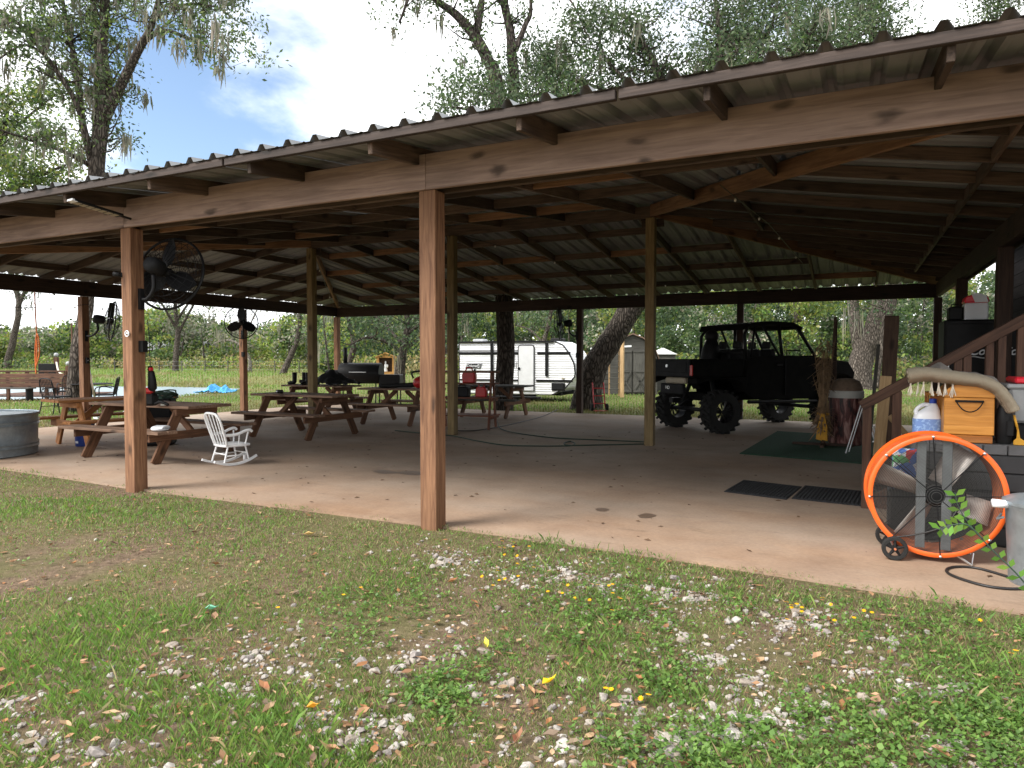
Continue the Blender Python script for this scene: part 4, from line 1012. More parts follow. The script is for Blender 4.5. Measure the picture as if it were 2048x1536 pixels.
# second, smaller box behind the jug
c2 = onY(1862, 800, BY0 + .3); bx = thing('wooden_crate', 'small honey coloured wooden box half hidden behind the bleach jug', 'box', (c2.x + .05, BY0 + .52, BT - .004))
for s in (-1, 1): board('side_panel', (s * .06, -.1, .17), (s * .06, .12, .17), .015, .34, 'chest_trim', bx)
board('front_panel', (-.05, -.1, .17), (.05, -.1, .17), .02, .33, 'chest_trim', bx); board('lid', (-.075, .01, .352), (.075, .01, .352), .26, .025, 'chest', bx)
# bleach jugs
m, n, l, b = new_mat('jug_label'); t_ = n.new('ShaderNodeTexCoord'); sx = n.new('ShaderNodeSeparateXYZ'); l.new(t_.outputs['Object'], sx.inputs[0])
w1 = n.new('ShaderNodeMath'); w1.operation = 'MULTIPLY'; l.new(sx.outputs[2], w1.inputs[0]); w1.inputs[1].default_value = 120; w2 = n.new('ShaderNodeMath'); w2.operation = 'FRACT'; l.new(w1.outputs[0], w2.inputs[0])
q1 = n.new('ShaderNodeTexNoise'); q1.inputs['Scale'].default_value = 45; l.new(t_.outputs['Object'], q1.inputs['Vector'])
g1 = n.new('ShaderNodeMath'); g1.operation = 'GREATER_THAN'; l.new(w2.outputs[0], g1.inputs[0]); g1.inputs[1].default_value = .5
g2 = n.new('ShaderNodeMath'); g2.operation = 'GREATER_THAN'; l.new(q1.outputs[0], g2.inputs[0]); g2.inputs[1].default_value = .45
g3 = n.new('ShaderNodeMath'); g3.operation = 'MULTIPLY'; l.new(g1.outputs[0], g3.inputs[0]); l.new(g2.outputs[0], g3.inputs[1])
mx_ = n.new('ShaderNodeMix'); mx_.data_type = 'RGBA'; mx_.inputs[6].default_value = (.33, .5, .82, 1); mx_.inputs[7].default_value = (.06, .14, .5, 1); l.new(g3.outputs[0], mx_.inputs[0])
l.new(mx_.outputs[2], b.inputs['Base Color']); b.inputs['Roughness'].default_value = .4; M['jug_label'] = m
def jug(label, loc, rz, s=1.0):
    t = thing('bleach_jug', label, 'jug', loc, rz, 'white bleach jugs on the storage box')
    def oval(w, d, n=20): return [(w * math.copysign(abs(math.cos(a)) ** .7, math.cos(a)), d * math.copysign(abs(math.sin(a)) ** .7, math.sin(a))) for a in np.linspace(0, 2 * math.pi, n + 1)[:-1]]
    secs = [(0, .085, .052, 0), (.006, .092, .058, 0), (.03, .094, .06, 0), (.15, .092, .06, 0), (.175, .086, .057, 0), (.2, .07, .05, .012), (.23, .045, .036, .028), (.25, .028, .024, .035), (.262, .02, .02, .036)]
    vs = []; fs = []; n = 20
    for z, w, d, ox in secs: vs += [(x * s + ox * s, y * s, z * s) for x, y in oval(w, d)]
    for i in range(len(secs) - 1):
        for j in range(n): fs.append((i * n + j, i * n + (j + 1) % n, (i + 1) * n + (j + 1) % n, (i + 1) * n + j))
    fs += [tuple(reversed(range(n))), tuple((len(secs) - 1) * n + j for j in range(n))]
    MB().add(vs, fs).build('body', 'white_plastic', t, True, auto=50)
    MB().tube(catmull([(-.07 * s, 0, .175 * s), (-.074 * s, 0, .205 * s), (-.052 * s, 0, .235 * s), (-.015 * s, 0, .252 * s), (.03 * s, 0, .245 * s)], 5), .015 * s, 8).build('handle', 'white_plastic', t, True)
    MB().lathe([(.024 * s, .262 * s), (.024 * s, .292 * s), (.02 * s, .296 * s)], 20, Matrix.Translation((.036 * s, 0, 0))).build('cap', 'blue_cap', t, True, auto=40)
    vs = []; fs = []
    for z in (.03, .148): vs += [(x * 1.012 * s, y * 1.02 * s, z * s) for x, y in oval(.094, .0605)]
    for j in range(n): fs.append((j, (j + 1) % n, n + (j + 1) % n, n + j))
    MB().add(vs, fs).build('label_wrap', 'jug_label', t, True)
j = onY(1856, 868, BY0 + .1)
j = onY(1856, 868, BY0 + .3)
jug('white bleach jug with blue label and blue cap by the chest', (j.x - .01, BY0 + .28, BT - .004), R(8), 1.08)
jug('second bleach jug squeezed in behind the chest front', (j.x + .17, BY0 + .36, BT - .004), R(-10), 1.0)
# rug draped over the chest
r0 = onY(1822, 745, BY0 + .12); r1 = onY(2022, 800, BY0 + .12)
m, n, l, b = new_mat('woven_rug'); t_ = n.new('ShaderNodeTexCoord'); v_ = n.new('ShaderNodeTexWave'); v_.inputs['Scale'].default_value = 48; v_.inputs['Distortion'].default_value = 1.5; v_.inputs['Detail'].default_value = 3; v_.inputs['Detail Scale'].default_value = 4; l.new(t_.outputs['Object'], v_.inputs['Vector'])
r_ = n.new('ShaderNodeValToRGB'); l.new(v_.outputs[0], r_.inputs[0]); r_.color_ramp.elements[0].color = (.24, .195, .135, 1); r_.color_ramp.elements[1].color = (.50, .43, .32, 1); l.new(r_.outputs[0], b.inputs['Base Color']); b.inputs['Roughness'].default_value = .95
bp = n.new('ShaderNodeBump'); bp.inputs['Strength'].default_value = .7; bp.inputs['Distance'].default_value = .01; l.new(v_.outputs[0], bp.inputs['Height']); l.new(bp.outputs[0], b.inputs['Normal']); M['rug'] = m
rg = thing('rug', 'rolled cream woven rug with tassels draped over the chest', 'rug', (c0.x, BY0 + .12, BT))
path = [onY(px_, py_, BY0 + .1) for px_, py_ in ((1815, 752), (1850, 748), (1890, 753), (1930, 758), (1965, 764), (1992, 778), (2012, 800), (2026, 822))]
path = catmull(path, 6); vs = []; fs = []; nn = 14
o = Vector(rg.location)
for i, q in enumerate(path):
    f = i / (len(path) - 1); ra = .060 - .016 * f; tang = (path[min(i + 1, len(path) - 1)] - path[max(i - 1, 0)]).normalized(); nv = Vector((-tang.z, 0, tang.x))
    for jn in range(nn):
        a = 2 * math.pi * jn / nn; k_ = 1 + .1 * mnoise.noise((f * 9, a, 3)) + .03 * math.sin(i * 2.2)
        vs.append(q - o + (nv * math.sin(a) * ra * k_ + Vector((0, 1, 0)) * math.cos(a) * ra * 2.4 * k_))
for i in range(len(path) - 1):
    for jn in range(nn): fs.append((i * nn + jn, i * nn + (jn + 1) % nn, (i + 1) * nn + (jn + 1) % nn, (i + 1) * nn + jn))
fs += [tuple(reversed(range(nn))), tuple((len(path) - 1) * nn + q_ for q_ in range(nn))]
MB().add(vs, fs).build('roll', 'rug', rg, True)
bm = bmesh.new(); bmesh.ops.create_grid(bm, x_segments=30, y_segments=14, size=.5)
fa, fb = onY(1838, 735, BY0 + .34), onY(2024, 800, BY0 + .34)
for v in bm.verts:
    f = v.co.x + .5; yv = v.co.y
    zt = np.interp(f, [0, .1, .22, .38, .6, .82, 1], [onY(1838, 745, BY0 + .34).z, onY(1850, 735, BY0 + .34).z, onY(1870, 722, BY0 + .34).z, onY(1890, 742, BY0 + .34).z, onY(1940, 744, BY0 + .34).z, onY(1995, 756, BY0 + .34).z, onY(2024, 800, BY0 + .34).z])
    v.co = Vector((fa.x + (fb.x - fa.x) * f, BY0 + .3 + yv * .34, zt - .05 * abs(yv) * 2 + .012 * mnoise.noise((f * 7, yv * 5, 1)))) - o
me = bpy.data.meshes.new('fold'); bm.to_mesh(me); bm.free()
M['rug_back'] = mat('grey_rug_back', (0.2, 0.18, 0.16), 0.95, 0, 0.2, 8, 0.5, 60)
f_ = link('fold', me, rg, None, 'rug_back', True); sm = f_.modifiers.new('t', 'SOLIDIFY'); sm.thickness = .014
for k in range(7):
    q = onY(1822 + k * 13.5 + random.uniform(-3, 3), 766 + k * .6, BY0 + .05) - o; mb = MB()
    for w_ in range(7):
        dx_ = random.uniform(-.022, .022); L_ = random.uniform(.07, .10)
        mb.tube([q + Vector((dx_ * .15, 0, .02)), q + Vector((dx_ * .2, 0, -.02)), q + Vector((dx_, random.uniform(-.01, .01), -L_))], .0035, 4)
    mb.build('tassel', 'rope', rg)
# black sprayer bag, grey bin, yellow tool
q = onY(2008, 880, BY0 + .12); bg_ = thing('pump_sprayer', 'black nylon bag with chrome nozzle beside the chest', 'bag', (q.x, BY0 + .14, BT - .004))
MB().lathe([(.045, 0), (.052, .01), (.055, .2), (.045, .26), (.03, .29)], 16).build('body', 'black', bg_, True, auto=40)
MB().lathe([(.022, .29), (.024, .32), (.012, .335), (.012, .35), (.018, .36), (.012, .375), (.001, .378)], 14).build('nozzle', 'steel', bg_, True)
MB().box((.03, -.05, .12), (.05, .025, .12)).build('pocket', 'black', bg_, bevel=.008)
q = onY(2015, 830, BY0 + .3); bn = thing('storage_bin', 'grey plastic bin with bright red lid at the right edge', 'bin', (q.x + .16, BY0 + .38, BT - .004))
MB().add([(-.13, -.13, .15), (.13, -.13, .15), (.13, .13, .15), (-.13, .13, .15), (-.17, -.17, .42), (.17, -.17, .42), (.17, .17, .42), (-.17, .17, .42)], [(0, 1, 2, 3), (0, 4, 5, 1), (1, 5, 6, 2), (2, 6, 7, 3), (3, 7, 4, 0), (4, 7, 6, 5)]).build('body', 'bin', bn, bevel=.02)
MB().box((0, 0, .075), (.24, .24, .15)).build('base', 'black', bn, bevel=.02)
MB().box((0, 0, .43), (.37, .37, .035)).build('rim', 'bin', bn, bevel=.01); MB().box((.03, 0, .475), (.33, .36, .045)).build('lid', 'redwhite', bn, bevel=.012)
q = onY(2036, 870, BY0 + .1); yl = thing('yellow_scraper', 'yellow plastic tool standing beside the black bag', 'tool', (q.x, BY0 + .08, BT - .004), R(-15))
MB().prism([(-.03, 0), (.05, 0), (.04, .03), (.01, .05), (.0, .12), (-.008, .12), (-.012, .05), (-.03, .03)], 'y', -.012, .012).build('body', 'yellow', yl, bevel=.003)
MB().cyl((-.005, 0, .11), (-.03, 0, .22), .008).build('handle', 'yellow', yl, True)
q = onY(2030, 1000, 5.6); tc_ = thing('trash_can', 'galvanized trash can with lid at the right edge of the slab', 'trash can', (G(2030, 1172).x + .18, G(2030, 1172).y + .12, 0))
tz_ = onY(2030, 1002, 5.3).z
MB().lathe([(.19, 0), (.195, .02), (.22, tz_ - .04), (.228, tz_ - .03), (.228, tz_)], 40).build('wall', 'zinc', tc_, True, auto=40)
MB().lathe([(.235, tz_ - .012), (.238, tz_ + .01), (.2, tz_ + .03), (.06, tz_ + .06), (.001, tz_ + .062)], 40, cap=False).build('lid', 'zinc', tc_, True, auto=50)
MB().cyl((-.2, -.05, tz_ - .015), (-.3, -.07, tz_ - .01), .024, .026).build('spout', 'white_plastic', tc_, True)
MB().tube([(-.235, -.04, tz_ - .1), (-.26, 0, tz_ - .12), (-.23, .06, tz_ - .1)], .008, 6).build('handle', 'zinc', tc_)
# detergent bag behind the fan
q = onY(1818, 905, 6.05); dg = thing('detergent_bag', 'printed blue and red detergent bag behind the orange fan', 'bag', (q.x - .02, 6.02, 0))
m, n, l, b = new_mat('bag_print'); t_ = n.new('ShaderNodeTexCoord'); v_ = n.new('ShaderNodeTexVoronoi'); v_.inputs['Scale'].default_value = 22; l.new(t_.outputs['Object'], v_.inputs['Vector'])
r_ = n.new('ShaderNodeValToRGB'); l.new(v_.outputs['Color'], r_.inputs[0]); e = r_.color_ramp; e.interpolation = 'CONSTANT'
e.elements[0].color = (.06, .16, .5, 1); e.elements[1].position = .45; e.elements[1].color = (.6, .65, .7, 1)
for pos, col in ((.6, (.5, .03, .04, 1)), (.72, (.1, .35, .12, 1)), (.85, (.06, .16, .5, 1))): x_ = e.elements.new(pos); x_.color = col
l.new(r_.outputs[0], b.inputs['Base Color']); M['bag_print'] = m
MB().prism([(-.1, .42), (-.09, .72), (.09, .72), (.1, .42)], 'y', -.05, .04).build('pouch', 'bag_print', dg, bevel=.02)
MB().box((0, 0, .21), (.24, .2, .42)).build('stand', 'box_dark', dg, bevel=.02)

# ------------------------------------------------------------------ stairs and railing to the house
M['stair_wood'] = wood('stair_wood', (0.05, 0.026, 0.018), (0.11, 0.058, 0.038), tone=0.2)
st = thing('porch_stairs', 'brown wooden stairs with railing leading up to the house', 'stairs', (0.13, 7.3, 0))
def S_(px_, py_, y=7.3): return onY(px_, py_, y) - Vector((.13, 7.3, 0))
ra, rb = S_(1722, 812), S_(2110, 606)
slope = (rb.z - ra.z) / (rb.x - ra.x)
board('handrail', ra + Vector((0, 0, .0)), rb, .09, .09, 'stair_wood', st)
def newel(px_, nm='baluster', w=.06, foot=None):
    x = S_(px_, 900).x; zt = ra.z + (x - ra.x) * slope - .04
    board(nm, (x, 0, foot if foot is not None else max(0.0, (x - .15) * .62 - .1)), (x, 0, zt), w, w, 'stair_wood', st, up=(0, 1, 0))
newel(1733, 'newel_post', .075, 0.0)
newel(1792, 'newel_post', .075, 0.0)
for px_ in (1912, 1930, 1974, 1998, 2036): newel(px_)
for k in range(6):
    x = .35 + k * .28; board('tread', (x, 0.05, .17 * (k + 1)), (x, 1.05, .17 * (k + 1)), .30, .04, 'stair_wood', st)
    board('riser', (x - .13, 0.06, .17 * (k + .5) - .01), (x - .13, 1.04, .17 * (k + .5) - .01), .02, .14, 'old_board', st)
for yv in (.03, 1.07): board('stringer', (.1, yv, -.0), (1.95, yv, 1.12), .035, .26, 'stair_wood', st)
# leaning lumber
def lean(label, foot, top, w, h, mt, rot=(0, 1, 0)):
    o = board('lumber_board', foot, top, w, h, mt, None, up=rot); tag(o, label, 'board', 'boards leaning by the stairs')
pf_ = onY(1757, 912, 8.6); 
lean('pale pine board standing against the stair rail', onY(1757, 912, 8.3), onY(1772, 752, 8.3), .11, .04, 'lumber')
lean('yellow diagonal pine brace behind the stair rail', onY(1778, 832, 8.7), onY(1828, 885, 8.7), .05, .06, 'lumber', (0, 0, 1))
lean('tall dark plank leaning beside the stairs', Vector((*G(1768, 935).xy, 0)), onY(1784, 632, 9.6), .16, .04, 'old_board', (0, 1, 0))
lean('thin grey pole leaning beside the tall dark plank', Vector((*G(1735, 925).xy, 0)), onY(1757, 690, 9.6), .04, .04, 'grey_wood')
lean('thin dark pole leaning behind the bark patterned barrel', Vector((*G(1668, 880).xy, 0)), onY(1672, 640, 13.4), .05, .05, 'old_board')
lean('second thin dark pole behind the bark patterned barrel', Vector((*G(1655, 880).xy, 0)), onY(1671, 634, 13.4), .045, .045, 'old_board')
# aluminium step ladder
sl_ = G(1718, 912); ld = thing('step_ladder', 'narrow white metal step ladder behind the stair post', 'ladder', (sl_.x + .12, sl_.y + .2, 0), R(78)); ld.scale = (.6, .8, .8)
for s in (-1, 1):
    MB().tube([(s * .17, -.22, 0), (s * .15, .1, .95)], .012, 6).build('rail', 'steel', ld); MB().tube([(s * .17, .35, 0), (s * .15, .1, .95)], .01, 6).build('rear_rail', 'steel', ld)
for k in range(3): MB().box((0, -.22 + .32 * (k + 1) * .27, .95 * (k + 1) * .27), (.3, .09, .02)).build('step', 'steel', ld)
# ------------------------------------------------------------------ house wall, cooler cabinet
hs = thing('house', 'dark sided house wall behind the stairs at the right', 'house', (2.5, 7.2, 0))
MB().box((2.0, 4.2, 1.75), (4.0, 8.4, 3.5)).build('core', 'siding', hs)
for k in range(16):
    z = .1 + k * .21; board('siding_board', (-.012, 0, z + .1), (-.012, 8.4, z + .1), .024, .205, 'siding', hs)
for k in range(16):
    z = .1 + k * .21; board('siding_board', (0.0, -.012, z + .1), (3.9, -.012, z + .1), .024, .205, 'siding', hs)
MB().prism([(-.3, 3.44), (4.3, 3.44), (4.3, 3.52), (2.0, 4.6), (-.3, 3.52)], 'y', -.35, 8.75).build('roof', 'roof', hs)
wn = MB().box((-.03, 1.9, 2.0), (.03, 1.1, 1.1)).build('window', 'glass_dark', hs)
for a, b_ in (((-.05, 1.33, 1.42), (-.05, 1.33, 2.58)), ((-.05, 2.47, 1.42), (-.05, 2.47, 2.58))): board('frame', a, b_, .05, .05, 'grey_wood', wn)
for z in (1.42, 2.0, 2.58): board('frame', (-.05, 1.36, z), (-.05, 2.44, z), .05, .05, 'grey_wood', wn)
board('porch_floor', (-.62, 2.0, 1.02), (-.62, 2.9, 1.02), .6, .06, 'old_board', hs); 
# drinks cooler
YC = 10.4
d0, d1 = onY(1890, 640, YC), onY(1990, 640, YC)
co = thing('drinks_cooler', 'tall black drinks cooler with white script lettering', 'cooler cabinet', ((d0.x + d1.x) / 2 + .12, YC + .35, 0))
cwid = (d1.x - d0.x) + .25; cht = d0.z
MB().box((0, 0, cht / 2), (cwid, .66, cht)).build('cabinet', 'black', co, bevel=.02)
MB().box((0, -.345, cht / 2), (cwid - .04, .03, cht - .1)).build('door', 'black', co, bevel=.008)
tx = onY(1955, 703, YC) - Vector(co.location)
M['script'] = mat('white_script', (0.62, 0.63, 0.65), 0.5, 0, .05)
text_part('lettering', 'Coca-Cola', .135, 'script', co, basis((onY(1937, 703, YC).x - co.location.x, -.363, tx.z), (1, 0, 0), (0, 0, 1), (0, -1, 0)), .002, .35, .003, 'LEFT')
MB().tube(catmull([(tx.x - .12, -.364, tx.z - .075), (tx.x - .04, -.364, tx.z - .062), (tx.x + .06, -.364, tx.z - .08), (tx.x + .2, -.364, tx.z - .068)], 5), .007, 5).build('swash', 'script', co)
MB().tube([(-cwid / 2 + .05, -.37, cht * .4), (-cwid / 2 + .05, -.39, cht * .45), (-cwid / 2 + .05, -.39, cht * .7), (-cwid / 2 + .05, -.37, cht * .75)], .01, 6).build('handle', 'steel', co)
ic = onY(1955, 625, YC + .1); ib = thing('ice_chest', 'red and white ice chest on top of the drinks cooler', 'ice chest', (ic.x, YC + .3, cht))
MB().box((0, 0, .11), (.26, .24, .22)).build('body', 'white_plastic', ib, bevel=.015)
MB().prism([(-.14, .22), (.14, .22), (.12, .3), (.0, .34), (-.12, .3)], 'y', -.13, .13).build('lid', 'redwhite', ib, bevel=.015)
MB().prism([(-.02, .225), (.12, .225), (.1, .31), (.0, .345), (-.06, .33)], 'y', -.135, -.128).build('lid_panel', 'white_plastic', ib)
ck2 = thing('black_case', 'black case on the drinks cooler left of the ice chest', 'case', (ic.x - .22, YC + .3, cht))
MB().box((0, 0, .09), (.16, .24, .18)).build('body', 'black', ck2, bevel=.02); MB().tube([(-.04, 0, .18), (-.04, 0, .21), (.04, 0, .21), (.04, 0, .18)], .008, 6).build('handle', 'black', ck2)
# ------------------------------------------------------------------ carpet, mats, barrel, corn stalk figure
P_ = [G(1479, 908), G(1555, 863), None, G(1748, 930)]
P_[2] = P_[1] + (P_[3] - P_[0]) * 1.05
o = MB().add([(p.x, p.y, .001) for p in P_] + [(p.x, p.y, .011) for p in P_], [(0, 1, 2, 3), (4, 5, 6, 7), (0, 1, 5, 4), (1, 2, 6, 5), (2, 3, 7, 6), (3, 0, 4, 7)]).build('turf_carpet', 'carpet')
tag(o, 'dark green artificial turf carpet under the bark barrel', 'carpet')
def ribbed_mat(label, px4):
    P_ = [G(*q) for q in px4]; o = P_[0]; t = thing('floor_mat', label, 'floor mat', (o.x, o.y, 0), 0, 'black rubber mats by the stairs')
    u, v = P_[3] - o, P_[1] - o
    def qd(a0, a1, b0, b1, z0, z1):
        c = [u * a + v * b for a, b in ((a0, b0), (a1, b0), (a1, b1), (a0, b1))]
        return [(p.x, p.y, z0) for p in c] + [(p.x, p.y, z1) for p in c]
    bf = [(3, 2, 1, 0), (4, 5, 6, 7), (0, 1, 5, 4), (1, 2, 6, 5), (2, 3, 7, 6), (3, 0, 4, 7)]
    MB().add(qd(0, 1, 0, 1, .001, .008), bf).build('base', 'mat', t)
    n_ = 18
    for k in range(n_): MB().add(qd((k + .2) / n_, (k + .75) / n_, .06, .94, .008, .016), bf).build('rib', 'mat', t)
ribbed_mat('left black ribbed rubber mat on the slab', [(1448, 984), (1488, 961), (1598, 970), (1573, 1000)])
ribbed_mat('right black ribbed rubber mat nearer the stair post', [(1583, 998), (1610, 972), (1722, 982), (1724, 1013)])
m, n, l, b = new_mat('bark_print'); t_ = n.new('ShaderNodeTexCoord'); mp_ = n.new('ShaderNodeMapping'); mp_.inputs[3].default_value = (9, 9, 2.2); l.new(t_.outputs['Object'], mp_.inputs[0])
v_ = n.new('ShaderNodeTexNoise'); v_.inputs['Scale'].default_value = 1.6; v_.inputs['Detail'].default_value = 6; v_.inputs['Distortion'].default_value = .8; l.new(mp_.outputs[0], v_.inputs['Vector'])
r_ = n.new('ShaderNodeValToRGB'); l.new(v_.outputs[0], r_.inputs[0]); e = r_.color_ramp; e.elements[0].position = .38; e.elements[0].color = (.02, .008, .008, 1); e.elements[1].position = .66; e.elements[1].color = (.34, .2, .17, 1); x_ = e.elements.new(.5); x_.color = (.12, .035, .03, 1)
l.new(r_.outputs[0], b.inputs['Base Color']); b.inputs['Roughness'].default_value = .55; M['bark_print'] = m
p = G(1690, 893); ba = thing('bark_barrel', 'barrel wrapped in red brown bark print with pale rim', 'barrel', (p.x, p.y + .26, .012))
MB().lathe([(.245, 0), (.25, .01), (.25, .76), (.24, .77)], 36).build('drum', 'bark_print', ba, True, auto=40)
M['pale_rim'] = mat('pale_rim', (.45, .44, .41), .6, 0, .15)
MB().lathe([(.262, .755), (.266, .76), (.266, .865), (.255, .872), (.24, .872)], 36).build('rim', 'pale_rim', ba, True, auto=40)
MB().lathe([(.25, .872), (.24, .93), (.2, 1.02), (.12, 1.06), (.001, 1.07)], 24, cap=False).build('cover', 'burlap', ba, True)
p = G(1645, 893); cf = thing('corn_stalk_bundle', 'dried corn stalk bundle on a wooden stand with yellow ribbon', 'corn stalks', (p.x, p.y + .1, .012))
board('stand_foot', (-.45, -.05, .02), (.45, -.05, .02), .06, .04, 'old_board', cf); board('stand_foot', (0, -.4, .022), (0, .3, .022), .06, .04, 'old_board', cf); board('stand_post', (0, 0, 0.04), (0, 0, 1.35), .05, .05, 'old_board', cf, up=(0, 1, 0))
mb = MB()
for k in range(70):
    a = random.uniform(0, 6.28); r_ = random.uniform(.02, .13); zt = random.uniform(1.0, 1.75)
    mb.tube([(r_ * math.cos(a), r_ * math.sin(a), random.uniform(.15, .4)), (.06 * math.cos(a), .06 * math.sin(a), .75), (r_ * 1.4 * math.cos(a), r_ * 1.4 * math.sin(a), zt)], [.008, .006, .003], 4)
for k in range(260):
    a = random.uniform(0, 6.28); z = random.choice((random.uniform(.2, .6), random.uniform(.9, 1.7))); c = Vector((.08 * math.cos(a), .08 * math.sin(a), z)); d = Vector((math.cos(a), math.sin(a), random.uniform(-1.2, .5))) * random.uniform(.08, .2); s_ = Vector((-math.sin(a), math.cos(a), 0)) * .016
    mb.add([c - s_, c + s_, c + d * .6 + s_ * .8, c + d, c + d * .6 - s_ * .8], [(0, 1, 2, 3, 4)])
mb.build('stalks', 'stalk', cf)
MB().ring((0, 0, .5), (0, 0, 1), .075, .022, 20, 8).build('ribbon_band', 'yellow', cf, True)
for k, dx_ in enumerate((-.05, .03)): MB().prism([(dx_ - .05, .1), (dx_ + .04, .08), (dx_ + .035, .3), (.02, .5), (-.03, .5), (dx_ - .03, .3)], 'y', -.11 - .012 * k, -.10 - .012 * k).build('ribbon_tail', 'yellow', cf)
# leafy shoot reaching in from the right edge
sg = thing('leafy_shoot', 'green leafy shoot reaching in from the right in front of the fan', 'plant', (0, 0, 0))
base_ = onY(2150, 1330, 4.75)
def yv(px_, py_): return onY(px_, py_, 4.85)
stems = [[base_, yv(2090, 1220), yv(2040, 1155), yv(1990, 1105), yv(1950, 1062), yv(1920, 1020), yv(1910, 985)], [yv(1965, 1078), yv(1935, 1050), yv(1905, 1050), yv(1876, 1060)]]
sg.location = (base_.x, base_.y, 0)
o = Vector(sg.location); V_ = []; mb = MB()
for st_ in stems:
    c = catmull(st_, 8); mb.tube([p - o for p in c], [.006 - .004 * i / len(c) for i in range(len(c))], 6)
    for i in range(4, len(c), 3):
        p = c[i] - o; tg = (c[i] - c[i - 1]).normalized()
        for s in (-1, 1):
            sd_ = Vector((-tg.z, 0, tg.x)).normalized() * s; d = (tg * .5 + sd_ * .8 + Vector((0, random.uniform(-.5, .3), 0))).normalized() * random.uniform(.05, .075); w_ = d.cross(Vector((0, 1, .2))).normalized() * .017
            V_.append([p, p + d * .5 + w_, p + d, p + d * .5 - w_])
mb.build('stem', 'cord_green', sg, True)
col_ = pick_cols(len(V_), [(.10, .22, .035), (.14, .28, .05), (.17, .30, .05)])
link('leaves', raw_mesh('leaves', V_, 4, col_), sg, None, 'leaf')
# ------------------------------------------------------------------ off-road buggy
RLw = G(1440, 867); hd_ = R(41)
fw = Vector((math.sin(hd_), math.cos(hd_), 0)); lf = Vector((-math.cos(hd_), math.sin(hd_), 0))
WB, TR, RW = 2.7, 1.42, .405
cen = Vector((RLw.x, RLw.y, 0)) + fw * (WB / 2) + lf * (TR / 2)
ut = thing('off_road_buggy', 'black four-seat off-road buggy with big mud tyres and cargo bed', 'off-road vehicle', tuple(cen), math.atan2(fw.y, fw.x))
# local: +x forward, +y left
def wheel(x, y):
    s = 1 if y > 0 else -1
    wm = Matrix.Translation((x, y, RW)) @ Matrix.Rotation(R(90), 4, 'X')
    w = MB().lathe([(.205, -.14), (.3, -.15), (.36, -.14), (.375, -.1), (.375, .1), (.36, .14), (.3, .15), (.205, .14)], 36, wm, cap=False).build('wheel', 'tyre', ut, True, auto=40)
    mb = MB()
    for k in range(18):
        for h in (-1, 1):
            a = 2 * math.pi * (k + (h > 0) * .5) / 18; ca, sa = math.cos(a), math.sin(a)
            rot = Matrix.Rotation(-a, 3, 'Y') @ Matrix.Rotation(h * .45, 3, 'X')
            mb.box((x + ca * .385, y + h * .075, RW + sa * .385), (.05, .16, .045), rot)
    mb.build('tread_lugs', 'tyre', w)
    mb = MB().lathe([(.2, -.13), (.215, -.12), (.215, .12), (.2, .13)], 36, wm, cap=False)
    yo = y + s * .07
    for k in range(10):
        for dd in (-.1, .1):
            a = 2 * math.pi * k / 10; mb.tube([(x + .05 * math.cos(a), yo, RW + .05 * math.sin(a)), (x + .2 * math.cos(a + dd), yo + s * .02, RW + .2 * math.sin(a + dd))], [.014, .010], 5)
    mb.cyl((x, yo - .03, RW), (x, yo + s * .05, RW), .055); mb.build('rim', 'rim', w)
for x in (-WB / 2, WB / 2):
    for y in (-TR / 2, TR / 2): wheel(x, y)
def bx(nm, c, s, mt='utv', bev=.02): return MB().box(c, s).build(nm, mt, ut, bevel=bev)
bx('chassis', (0, 0, .66), (2.7, .62, .16))
for x in (-WB / 2, WB / 2):
    for s in (-1, 1):
        MB().tube([(x, s * .2, .6), (x + .02, s * .58, RW + .02)], .035, 8).build('suspension_arm', 'black_metal', ut); MB().tube([(x + .12, s * .3, 1.0), (x + .05, s * .52, .5)], .045, 10).build('shock', 'black_metal', ut)
    MB().cyl((x, -TR / 2, RW), (x, TR / 2, RW), .04, n=10).build('axle', 'black_metal', ut)
# lower body: rocker, floor, doors, hood
side = [(-.78, .72), (-.6, .62), (1.0, .60), (1.05, .75), (.98, 1.05), (.95, 1.42), (.3, 1.46), (-.5, 1.44), (-.72, 1.40), (-.80, 1.0)]
for s in (-1, 1):
    MB().prism(side, 'y', s * .70, s * .755).build('side_panel', 'utv', ut, bevel=.012)
    board('door_seam', (.17, s * .765, .7), (.17, s * .765, 1.4), .012, .02, 'utv_grey', ut, up=(0, 1, 0)); MB().box((.02, s * .77, 1.28), (.14, .03, .04)).build('door_handle', 'black_metal', ut, bevel=.008)
    MB().prism([(1.0, .8), (1.06, 1.0), (1.3, 1.1), (1.75, 1.06), (1.95, .95), (1.98, 1.12), (1.8, 1.34), (1.0, 1.42)], 'y', s * .45, s * .80).build('front_fender', 'utv', ut, bevel=.02)
    MB().prism([(-1.95, .92), (-1.75, .98), (-1.35, 1.02), (-.95, .95), (-.82, .75), (-.78, 1.05), (-1.95, 1.05)], 'y', s * .5, s * .80).build('rear_fender', 'utv', ut, bevel=.02)
    MB().tube([(-.75, s * .78, .58), (.95, s * .78, .56)], .035, 8).build('rock_slider', 'black_metal', ut)
    MB().box((1.97, s * .5, 1.12), (.05, .26, .1)).build('headlight', 'glass_dark', ut, bevel=.015)
    MB().box((-2.0, s * .69, 1.18), (.03, .07, .2)).build('tail_light', 'red_lens', ut, bevel=.008)
bx('floor', (.1, 0, .66), (1.75, 1.4, .06))
MB().prism([(1.0, .85), (1.0, 1.44), (1.45, 1.42), (1.9, 1.25), (2.0, 1.1), (1.98, .85)], 'y', -.46, .46).build('hood', 'utv', ut, bevel=.03)
MB().prism([(.8, 1.0), (.85, 1.46), (1.02, 1.46), (1.02, 1.0)], 'y', -.68, .68).build('dashboard', 'utv', ut, bevel=.02)
